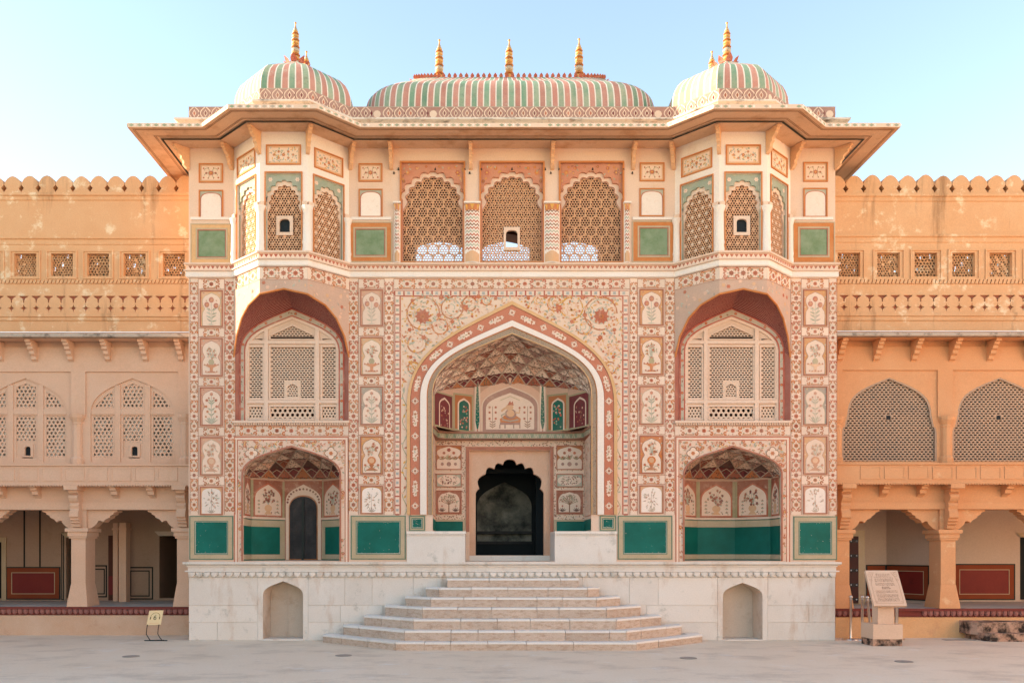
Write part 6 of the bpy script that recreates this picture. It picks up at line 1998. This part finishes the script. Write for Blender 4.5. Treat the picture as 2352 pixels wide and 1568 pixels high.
    # --- floor, petal edge, plinth
    b = MB(); b.ngon(Fr((0, 0, Z['fl']), (1, 0, 0), (0, 1, 0)), rect(xa, Y0 - .02, xb, Y0 + 2.6)); obj('verandah_floor', b, M['marble'] if False else M['floor_stone'], root)
    b = MB(); b.box(F, xa, xb, -.05, Z['fl'] - .16, -.2, 0); obj('plinth', b, M['plinth_' + ('l' if s < 0 else 'r')], root)
    b = MB(); b.box(F, xa, xb, Z['fl'] - .05, Z['fl'] - .003, -.2, .05); b.box(F, xa, xb, Z['fl'] - .17, Z['fl'] - .05, -.2, .0); pe_ = obj('petal_edge', b, M['maroon'], root)
    q = MB(); w = .046
    q.prism(Fr((0, 0, 0), (1, 0, 0), (0, 0, 1), (0, -1, 0)), [(-w, 0), (-w, -.045), (-w * .75, -.075), (0, -.098), (w * .75, -.075), (w, -.045), (w, 0)], 0, .03, back=False)
    q.prism(Fr((0, 0, 0), (1, 0, 0), (0, 0, 1), (0, -1, 0)), [(-w * .6, -.005), (-w * .6, -.045), (0, -.075), (w * .6, -.045), (w * .6, -.005)], .03, .044, back=False)
    pme_ = q.mesh('petal', M['petal_dark'])
    x = edge + s * .06
    while abs(x) < 11:
        if not (s > 0 and 7.15 < x < 7.75):
            inst('petal', pme_, pe_, (x, Y0 - .001, Z['fl'] - .052)); 
        x += s * .108
    # body of the block
    b = MB(); b.ngon(Fr((0, 0, Z['mb'] - .05), (1, 0, 0), (0, 1, 0)), rect(xa, Y0 + .05, xb, Y0 + 1.3)); b.ngon(front(Y0 + 6), rect(xa, 0, xb, Z['sill']))
    b.ngon(Fr((0, 0, Z['sill'] + .0), (1, 0, 0), (0, 1, 0)), rect(xa, Y0 + .2, xb, Y0 + 6))
    obj('block', b, mtop, root)
    return root, F

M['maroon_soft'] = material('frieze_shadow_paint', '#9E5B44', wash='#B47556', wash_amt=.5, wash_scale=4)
M['petal_dark'] = material('weathered_red_petal', '#98625A', wash='#A87468', wash_amt=.6, wash_scale=5)
M['floor_stone'] = material('verandah_floor_stone', '#B9AEA2', wash='#C9BEB2', wash_amt=.6)
M['plinth_l'] = material('patched_plinth_plaster', '#D3AA8C', wash='#DDBFA6', wash_amt=.7, wash_scale=1.6, stain='#C08B6E', stain_amt=.6, stain_scale=2.2, bump=.3)
M['plinth_r'] = material('warm_plinth_plaster', '#DBA877', wash='#E3B98E', wash_amt=.6, wash_scale=1.6, stain='#C08B6E', stain_amt=.6, stain_scale=2.2, bump=.3)

def zt(Y, tab): return {k: ZY(v, Y - d) for k, (v, d) in tab.items()}
YL, YR = 1.0, .5
TL = dict(mt=(403, 0), mb=(444, 0), s1=(543, 0), s0=(559, 0), w1=(582, 0), w0=(634, 0), rope1=(643, 0), rope0=(651.5, 0), f1=(678, 0), f0=(721, 0), c1=(721, .0), c0=(738, 0), ch1=(762, 0), e1=(764.5, .46), e0=(774, .46), rec=(853.6, 0), apx=(868, 0), spr=(950, 0), sill=(1064, 0), par1=(1066, .3), par0=(1110, .3), bm1=(1153, 0), bm0=(1170, 0), cap=(1224, 0), fl=(1392, 0))
TR = dict(mt=(402, 0), mb=(446, 0), s1=(538, 0), s0=(554, 0), w1=(580, 0), w0=(635, 0), rope1=(642, 0), rope0=(652, 0), f1=(676, 0), f0=(719, 0), c1=(719, .0), c0=(738, 0), ch1=(760, 0), e1=(762.5, .46), e0=(771.5, .46), rec=(850, 0), apx=(866, 0), spr=(955, 0), sill=(1062, 0), par1=(1063, .3), par0=(1106, .3), bm1=(1153, 0), bm0=(1169, 0), cap=(1228, 0), fl=(1396, 0))
lx = lambda px: XY(px, YL)
rx_ = lambda px: XY(px, YR)
CL = [lx(303), lx(56.6)]
CR = [rx_(2044), rx_(2298)]
left_wing, FL_ = wing(-1, YL, (M['ochre_l'], M['ochre_top']), zt(YL, TL), CL + [CL[1] - 2.097],
    'pinkish ochre arcaded wing whose arched screens have round holes, with the number sign before it', dict(
    merlon=lx(424), win=[lx(p) for p in (399, 309, 225, 142, 58, -25, -109)], frieze=lx(425), brk=[lx(p) for p in (418, 336, 250, 165, 82, 4, -80)],
    piers=[lx(428), lx(180), lx(-68)], pan=lx(398), cols=[lx(423), lx(180), lx(-68)], sbrk=[lx(p) for p in (352, 268, 88, 8)]))
left_wing['group'] = 'wings of the palace'
right_wing, FR_ = wing(1, YR, (M['ochre_r'], M['ochre_top']), zt(YR, TR), CR + [CR[1] + 2.097],
    'orange ochre arcaded wing whose arched screens are fine grey brickwork, behind the stone plaque', dict(
    merlon=rx_(1922.5), win=[rx_(p) for p in (1950, 2041, 2127, 2213.5, 2299, 2385)], frieze=rx_(1938.5), brk=[rx_(p) for p in (1926, 2010, 2097, 2184, 2271, 2358)],
    piers=[rx_(1918), rx_(2171), rx_(2425)], pan=rx_(1983), cols=[rx_(1934), rx_(2178), rx_(2430)], sbrk=[rx_(p) for p in (2026, 2112, 2306, 2390)]))
right_wing['group'] = 'wings of the palace'

# ---- the rooms behind the arcades
def wall_line(A, x0, y0, x1, y1, w=.035, col='dark'): A.frame(x0, y0, x1, y1, w, col, 2)
YBk = 3.1
Bf = front(YBk)
bxp = lambda px: XY(px, YBk); bzp = lambda py: ZY(py, YBk)
FLz = zt(YL, TL)['fl']
b = MB(); 
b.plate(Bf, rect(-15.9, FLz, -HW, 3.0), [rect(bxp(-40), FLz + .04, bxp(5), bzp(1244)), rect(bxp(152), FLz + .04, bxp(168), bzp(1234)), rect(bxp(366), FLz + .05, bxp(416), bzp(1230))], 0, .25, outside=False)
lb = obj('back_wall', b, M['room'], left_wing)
for x0, x1, z1 in ((-40, 5, 1244), (152, 168, 1234), (366, 416, 1230)):
    f = MB(); f.ring(Bf, rect(bxp(x0) - .10, FLz, bxp(x1) + .10, bzp(z1) + .10), rect(bxp(x0), FLz - .0, bxp(x1), bzp(z1)), 0, .03, closed=False); do_ = obj('door_frame', f, M['room_pale'] if x0 > 300 else M['stone_frame'], lb)
    d = MB()
    if x0 > 300:
        d.ngon(front(YBk + 1.6), rect(bxp(x0) - .6, FLz, bxp(x1) + 1.2, 3.0)); 
        d.ngon(Fr((bxp(x0) - .02, YBk + .25, 0), (0, 1, 0), (0, 0, 1), (1, 0, 0)), rect(0, FLz, 1.4, 3.0)); d.ngon(Fr((0, 0, FLz), (1, 0, 0), (0, 1, 0)), rect(bxp(x0) - .6, YBk, bxp(x1) + 1.2, YBk + 1.6))
        obj('inner_room', d, M['room'], lb)
    else:
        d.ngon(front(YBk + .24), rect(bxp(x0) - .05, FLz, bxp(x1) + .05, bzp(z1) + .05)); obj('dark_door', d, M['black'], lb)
def dado(fr, x0, x1, z0, z1, parent, outer='rust_f', seed=1):
    f = MB(); f.ring(fr, rect(x0, z0, x1, z1), rect(x0 + .025, z0 + .025, x1 - .025, z1 - .025), 0, .014, closed=True); p = obj('dado_panel', f, M['iron'], parent)
    g = MB(); g.ring(fr, rect(x0 + .025, z0 + .025, x1 - .025, z1 - .025), rect(x0 + .12, z0 + .12, x1 - .12, z1 - .12), 0, .010, closed=True); obj('frame', g, M['rust_frame'], p)
    g = MB(); g.ring(fr, rect(x0 + .12, z0 + .12, x1 - .12, z1 - .12), rect(x0 + .135, z0 + .135, x1 - .135, z1 - .135), 0, .013, closed=True); obj('inner_line', g, M['stone_frame'], p)
    g = MB(); g.ngon(fr, rect(x0 + .135, z0 + .135, x1 - .135, z1 - .135), .005); obj('red_field', g, M['red_panel'], p)
M['rust_frame'] = material('rust_frame', '#8A3F22', wash='#9C5230', wash_amt=.5)
dado(Bf, bxp(14), bxp(139), bzp(1376), bzp(1301), lb)
A = Art(Bf, .003, seed=400)
for p in (56, 92): A.rect(bxp(p) - .018, bzp(1301), bxp(p) + .018, 2.75, 'black', 1)
A.rect(bxp(20), 2.72, bxp(56), 2.76, 'black', 1); A.rect(bxp(92), 2.72, bxp(140), 2.76, 'black', 1)
obj('painted_line_pattern', A, M['line'], lb)
for (a_, c_, d_, e_, w_) in ((141, 'f', 147, 1222, .02), (292, 1376, 352, 1301, .03), (299, 1369, 344, 1309, .025), (205, 1371, 246, 1297, .03), (205, 1364, 241, 1305, .025)):
    A = Art(Bf, .003, seed=400); A.frame(bxp(a_), FLz + .01 if c_ == 'f' else bzp(c_), bxp(d_), bzp(e_), w_, 'black', 1); obj('painted_outline', A, M['line'], lb)
# inner pillars and the dark passage between them
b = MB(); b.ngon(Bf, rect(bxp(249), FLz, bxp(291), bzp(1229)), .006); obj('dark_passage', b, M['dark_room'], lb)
b = MB(); b.ngon(Bf, rect(bxp(249), bzp(1365), bxp(262), bzp(1322)), .009); obj('red_field', b, M['red_panel'], lb)
for p0, p1, yy in ((259.5, 270.5, 2.75), (273, 289.5, 2.55)):
    b = MB(); x0, x1 = XY(p0, yy), XY(p1, yy); b.box(front(yy), x0, x1, FLz, 2.25, -.22, 0); b.box(front(yy), x0 - .02, x1 + .02, 2.10, 2.14, -.24, .02); obj('inner_pillar', b, M['ochre_l'], lb)
b = MB(); b.ngon(Fr((-6.3, YL, 0), (0, 1, 0), (0, 0, 1), (-1, 0, 0)), rect(.1, FLz, 2.1, 3.0)); obj('side_wall', b, M['room'], left_wing)
# right arcade
YBr = 2.7
Br = front(YBr); bxr = lambda px: XY(px, YBr); bzr = lambda py: ZY(py, YBr)
FRz = zt(YR, TR)['fl']
corner = bxr(2036)
b = MB(); b.ngon(Br, rect(HW - .1, FRz, corner, 3.0)); 
pier_x, pier_y = XY(2140, 1.75), 1.75
b.quad((corner, YBr, FRz), (pier_x, pier_y, FRz), (pier_x, pier_y, 3.0), (corner, YBr, 3.0))
b.quad((pier_x, pier_y, FRz), (pier_x + .1, YBr, FRz), (pier_x + .1, YBr, 3.0), (pier_x, pier_y, 3.0))
b.plate(Br, rect(pier_x + .1, FRz, 15.9, 3.0), [rect(bxr(2343), FRz + .03, bxr(2400), bzr(1233))], 0, .25, outside=False)
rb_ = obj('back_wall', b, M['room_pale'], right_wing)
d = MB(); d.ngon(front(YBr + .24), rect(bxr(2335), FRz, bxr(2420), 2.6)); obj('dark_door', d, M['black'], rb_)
f = MB(); f.ring(Br, rect(bxr(2343) - .09, FRz, bxr(2400) + .09, bzr(1233) + .09), rect(bxr(2343), FRz, bxr(2400), bzr(1233)), 0, .03); obj('door_frame', f, M['stone_frame'], rb_)
dado(Br, bxr(2190), bxr(2331), bzr(1377), bzr(1294), rb_)
u = Vector((pier_x - corner, pier_y - YBr, 0)); fo = Fr((corner, YBr, 0), u, (0, 0, 1), Vector((u.y, -u.x, 0)))
dado(fo, .0, u.length - .05, ZY(1374, 2.7), ZY(1296, 2.7), rb_)
dado(Br, bxr(1989), corner - .01, ZY(1374, 2.7), ZY(1296, 2.7), rb_)
A = Art(Br, .003, seed=410); A.rect(bxr(2192), bzr(1294), bxr(2195), bzr(1240), 'maroon', 1); obj('painted_outline', A, M['art'], rb_)
# studded timber door near the gate
yd = 1.7; Df = front(yd); dx0, dx1 = XY(1936, yd), XY(1972, yd); dz1 = ZY(1231, yd)
b = MB(); b.box(Df, dx0 - .3, dx1 + .14, FRz, dz1 + .12, -.12, -.03); fr_o = obj('door_frame', b, M['stone_frame'], right_wing)
b = MB(); b.box(Df, dx0, dx1, FRz + .02, dz1, -.03, .0); dr = obj('studded_door', b, M['brown_wood'], right_wing)
for k in range(5):
    z = FRz + .1 + k * (dz1 - FRz - .2) / 4
    b = MB(); b.box(Df, dx0 + .01, dx1 - .01, z - .035, z + .035, .001, .015); obj('door_strap', b, M['dark_wood'], dr)
b = MB()
for k in range(5):
    z = FRz + .1 + k * (dz1 - FRz - .2) / 4
    for t in (.2, .5, .85): b.lathe((dx0 + (dx1 - dx0) * t, yd - .016, z), [(0, .016), (.012, .012), (.016, 0), (.012, -.012), (0, -.016)], 6)
obj('stud', b, M['steel'], dr, kind='stuff')
# unseen range, added left of the view to shade the court
b = MB()
b.ngon(Fr((-16.0, -60, 0), (0, 1, 0), (0, 0, 1), (1, 0, 0)), rect(0, 0, 68, 7.2))
b.ngon(Fr((-20.0, -60, 0), (0, 1, 0), (0, 0, 1), (1, 0, 0)), rect(0, 0, 68, 7.2))
b.ngon(Fr((0, 0, 7.2), (1, 0, 0), (0, 1, 0)), rect(-20, -60, -16, 8))
obj('unseen_side_range', b, M['white'], left_wing)

b = MB()
b.ngon(Fr((17.0, -60, 0), (0, 1, 0), (0, 0, 1), (-1, 0, 0)), rect(0, 0, 60.6, 7.2))
b.ngon(Fr((21.0, -60, 0), (0, 1, 0), (0, 0, 1), (1, 0, 0)), rect(0, 0, 60.6, 7.2))
b.ngon(Fr((0, 0, 7.2), (1, 0, 0), (0, 1, 0)), rect(17, -60, 21, .6))
obj('unseen_side_range', b, M['cream'], right_wing)  # unseen range, added to throw warm sunlight back into the court
# ---------------------------------------------------------------- stairs
st = thing('stone_staircase', 'broad flight of seven pale sandstone steps with canted ends leading up to the gate', 'staircase', (0, -.8, 0))
TOPS = [.137, .306, .482, .663, .825, .99, 1.146]
for k in range(7):
    zt_, zb_ = TOPS[k], (TOPS[k - 1] - .02 if k else -.03)
    yr = -.30 + .0 * k
    xr = 3.42 - .372 * k
    yf = -1.60 + .212 * k
    xf = 1.99 - .135 * k
    if k == 6: yr = yf + .02
    plan = [(-xr, -.012), (-xr, yr), (-xf, yf), (xf, yf), (xr, yr), (xr, -.012)]
    b = MB()
    inn = [(x * .995, y if i in (0, 5) else y + .012) for i, (x, y) in enumerate(plan)]
    b.prism(Fr((0, 0, 0), (1, 0, 0), (0, 1, 0), (0, 0, 1)), inn, zb_, zt_ - .03, back=False)
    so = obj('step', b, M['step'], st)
    # facing blocks along the riser, with tread slabs on top
    for i, (fr, L) in enumerate(segs(plan)):
        if L < .05: continue
        x = 0.0
        nxt = .26
        while x < L - 1e-6:
            w = rng.uniform(.35, .95); x2 = x + w
            if L - x2 < .25: x2 = L
            g = .005
            b = MB(); c0 = rng.uniform(-.005, .004); tz = zt_ + rng.uniform(-.003, .002)
            dpt = .34 if i == 2 else .26
            a0, a1 = x + g, x2 - g
            # block tapers back so that neighbours meet at the canted corners
            sh0 = dpt * math.tan(R(21)) if (x == 0 and i in (2, 3)) else 0
            sh1 = dpt * math.tan(R(21)) if (x2 == L and i in (1, 2)) else 0
            V = [fr.p(a0, zb_ + .02, c0), fr.p(a1, zb_ + .02, c0), fr.p(a1, tz - .034, c0), fr.p(a0, tz - .034, c0), fr.p(a1, tz - .034, -.03), fr.p(a0, tz - .034, -.03)]
            b.add(V, [(0, 1, 2, 3), (3, 2, 4, 5), (0, 3, 5), (1, 2, 4)])
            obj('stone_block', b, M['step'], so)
            c1 = c0 + rng.uniform(.006, .012)
            b = MB()
            V = [fr.p(a0, tz - .033, c1), fr.p(a1, tz - .033, c1), fr.p(a1, tz - .007, c1), fr.p(a0, tz - .007, c1),
                 fr.p(a0 + .004, tz, c1 - .008), fr.p(a1 - .004, tz, c1 - .008), fr.p(a1 - sh1, tz, -dpt), fr.p(a0 + sh0, tz, -dpt), fr.p(a1, tz - .033, -.03), fr.p(a0, tz - .033, -.03)]
            b.add(V, [(0, 1, 2, 3), (3, 2, 5, 4), (4, 5, 6, 7), (0, 3, 4, 7), (1, 2, 5, 6), (0, 1, 8, 9)])
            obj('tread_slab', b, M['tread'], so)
            x = x2

# ---------------------------------------------------------------- plaque on its pedestal
pq = thing('stone_plaque', 'tilted sandstone information tablet on a stone pedestal with a mouldy foot, beside steel posts', 'information plaque', (6.46, -.72, 0))
b = MB(); b.box(front(-.94), 6.20, 6.70, .0, .12, -.45, .0); obj('foot', b, M['mould'], pq)
b = MB(); b.box(front(-.95), 6.195, 6.705, .121, .375, -.465, .0); obj('pedestal', b, M['plaque'], pq)
b = MB(); b.box(front(-.86), 6.32, 6.60, .376, .76, -.22, .0); obj('shaft', b, M['plaque'], pq)
o = Vector((6.19, -1.0, .70)); up = Vector((0.0, .34, .60)).normalized()
TF = Fr(o, (1, 0, 0), up)
if TF.n.y > 0: TF = Fr(o, (1, 0, 0), up, -TF.n)
TW, TH = .565, .69
b = MB(); b.box(TF, 0, TW, 0, TH, -.055, 0); tab = obj('tablet', b, M['plaque'], pq)
A = Art(TF, .001, seed=500); A.jit = .15
tx = lin('#8D6B58')
def text_line(y, x0, x1, h=.006):
    x = x0
    while x < x1:
        w = A.r.uniform(.012, .045)
        A.rect(x, y, min(x + w, x1), y + h * A.r.uniform(.7, 1.2), tx, 1)
        q = x
        while q < min(x + w, x1) - .006:
            if A.r.random() < .35: A.rect(q, y - .004 if A.r.random() < .5 else y + h, q + .004, y + h + .004, tx, 2)
            q += .007
        x += w + .010
ys = [.615, .595, .575, .553, .522, .503, .484, .465, .432, .413, .394]
for i, y in enumerate(ys):
    ind = .16 if i < 3 else .12
    text_line(y, ind, TW - ind)
text_line(.352, .215, .35, .014); text_line(.324, .21, .36, .012)
for y in (.288, .272, .256, .240, .212, .196, .180, .164, .136, .120, .104, .088):
    text_line(y, .09, TW - .10 - (.22 if abs(y - .240) < .001 else 0), .005)
ed = lin('#B58F78')
A.stroke([(.045, .05), (.045, .42), (.08, .56), (.13, .645), (.05, .655)], .006, ed, 1); A.stroke([(TW - .045, .05), (TW - .045, .42), (TW - .08, .56), (TW - .13, .645), (TW - .05, .655)], .006, ed, 1)
A.stroke([(.045, .05), (TW - .045, .05)], .005, ed, 1)
for q in (-1, 1):
    cx = TW / 2 + q * .225
    A.spiral(cx, .60, .05, 1, 1.4, .006, ed, 1, q); A.spiral(cx, .50, .03, 2, 1.2, .005, ed, 1, -q)
    A.spiral(cx, .075, .02, 2, 1.2, .005, ed, 1, q)
obj('engraved_lettering', A, material('engraved_ink', attr=True, grain=0, bump=0), tab)

# ---------------------------------------------------------------- steel posts
def post_mesh():
    b = MB()
    b.lathe((0, 0, 0), [(.028, .02), (.024, .03), (.022, .74), (.028, .745), (.028, .755), (.015, .76)], 12)
    return b
pm1 = post_mesh().mesh('pole', M['steel'], True)
q = MB(); q.lathe((0, 0, 0), [(0, -.036), (.018, -.031), (.032, -.016), (.036, 0), (.032, .016), (.018, .031), (0, .036)], 12); pm2 = q.mesh('ball', M['steel'], True)
q = MB(); q.lathe((0, 0, 0), [(.15, .002), (.15, .012), (.13, .02), (.03, .028), (.028, .03)], 20); pm3 = q.mesh('base_disc', M['steel'], True)
POSTS = [((6.295, .16), 0, 'polished steel queue post with ball top standing clear, nearest the gate plinth'),
         ((6.49, .12), 0, 'upright steel queue post just left of the plaque, second from the gate plinth'),
         ((6.62, .02), -.105, 'leaning steel queue post with ball top half hidden behind the tilted tablet'),
         ((7.115, .14), .02, 'steel queue post right of the plaque shaft, its top behind the tablet, the lighter one'),
         ((7.17, .22), .03, 'dull steel queue post rightmost of all, leaning behind the tablet corner')]
for (x, y), lean, lab in POSTS:
    t = thing('queue_post', lab, 'queue post', (x, y, 0), 'steel queue posts by the plaque')
    t.rotation_euler = (0, lean, 0)
    for nm, me_, z in (('pole', pm1, 0), ('ball', pm2, .79), ('base_disc', pm3, 0)):
        o_ = bpy.data.objects.new(nm, me_); COL.objects.link(o_); o_.parent = t; o_.location = (0, 0, z)
        WO[o_.name] = Vector((x, y, z))
        if nm == 'base_disc': o_.rotation_euler = (0, -lean, 0)

# ---------------------------------------------------------------- numbered sign
sg = thing('number_sign', 'small cream audio guide sign with headphones and the number 6 on bent black legs', 'sign', (-6.62, .12, 0))
so_ = Vector((-6.755, .10, .275)); upv = Vector((.03, .06, .27)).normalized(); uv = Vector((1, .10, .02)).normalized()
SF = Fr(so_, uv, upv)
if SF.n.y > 0: SF = Fr(so_, uv, upv, -SF.n)
b = MB(); b.box(SF, 0, .255, 0, .27, -.012, 0); bo = obj('board', b, M['sign'], sg)
A = Art(SF, .001, seed=520); A.jit = 0
ink = lin('#3C3A22')
A.arc(.13, .145, .083, 2.95, .19, .007, lin('#7A6A3A'), 1, 14)
for sx in (-1, 1): A.poly([(.13 + sx * .088, .155), (.13 + sx * .072, .155), (.13 + sx * .075, .105), (.13 + sx * .09, .105)], ink, 1)
A.arc(.13, .12, .021, 0, 6.283, .010, ink, 2, 14)
A.stroke([(.108, .123), (.112, .15), (.124, .167), (.145, .172)], .011, ink, 2)
A.rect(.04, .03, .215, .034, lin('#D98A70'), 1)
obj('number_lettering', A, material('sign_ink', attr=True, grain=0, bump=0), bo)
for sx in (.02, .225):
    p0 = SF.p(sx, .01, -.018)
    b = MB(); pts = []
    for i in range(9):
        t = i / 8
        pts.append((p0.x + .02 * math.sin(t * 3) * -1 + (.13 * max(0, t - .6) ** 1.2 * 2.2), p0.y - .02 - .25 * max(0, t - .55), .275 * (1 - t) ** 1.0 + .010))
    b.tube(pts, .008, 6); obj('leg', b, M['iron'], sg)
b = MB(); b.tube([(-6.72, -.09, .010), (-6.30, -.09, .010)], .009, 6); b.tube([(-6.66, -.035, .010), (-6.38, -.035, .012)], .007, 6); obj('foot_bar', b, M['iron'], sg)

# ---------------------------------------------------------------- mouldy stone step by the right wing
ms = thing('stone_step', 'low two-tier stone step blackened by mould against the right wing plinth', 'step', (9.6, 0, 0))
def worn(x0, x1, y0, y1, z0, z1, seed):
    r = random.Random(seed); n = 8
    b = MB()
    pts = [(x0, y1), (x0 + .02, y0 + .12), (x0 + .10, y0 + .03)] + [(x0 + .2 + (x1 - x0 - .2) * i / n, y0 + r.uniform(-.015, .02)) for i in range(n + 1)] + [(x1, y1)]
    top = [(x + r.uniform(-.01, .02), y + .015) for x, y in pts]
    k = len(pts)
    b.add([(x, y, z0) for x, y in pts] + [(x, y, z1 + r.uniform(-.012, .008)) for x, y in top], [(i, (i + 1) % k, k + (i + 1) % k, k + i) for i in range(k)] + [tuple(range(k, 2 * k))])
    return b
obj('lower_tier', worn(8.60, 11.5, -.24, .499, -.02, .145, 2), M['mould'], ms)
obj('upper_tier', worn(8.50, 11.5, .06, .498, .10, .33, 3), M['mould'], ms)

# ---------------------------------------------------------------- drain covers in the paving
dm = MB(); dm.lathe((0, 0, 0), [(0, .005), (.09, .005), (.095, .009), (.125, .009), (.13, .001)], 20)
dme = dm.mesh('drain_cover', M['drain'])
for (px, py), lab in (((301, 1507), 'round iron drain cover in the paving before the left wing'), ((789, 1505), 'round iron drain cover in the paving beside the left end of the steps'),
                      ((1581, 1511), 'round iron drain cover in the paving beside the right end of the steps'), ((2076, 1519), 'round iron drain cover in the paving before the plaque')):
    d = CAMZ * FPX / (py - VY); x = CAMX + (px - VX) * d / FPX; y = CAMY + d
    o_ = bpy.data.objects.new('drain_cover', dme); link(o_, None, (x, y, .002))
    o_['label'] = lab; o_['category'] = 'drain cover'; o_['group'] = 'drain covers in the paving'
b = MB(); b.box(Fr((0, 0, 0), (1, 0, 0), (0, 1, 0), (0, 0, 1)), 7.98, 8.52, -.02, .16, 0, .008)  # thin slab that paints in a shadowed dip in the paving
o_ = obj('shadow_dip_slab', b, M['drain']); o_['label'] = 'flat oblong painted shadow over a dip at the foot of the right wing'; o_['category'] = 'shadow patch'
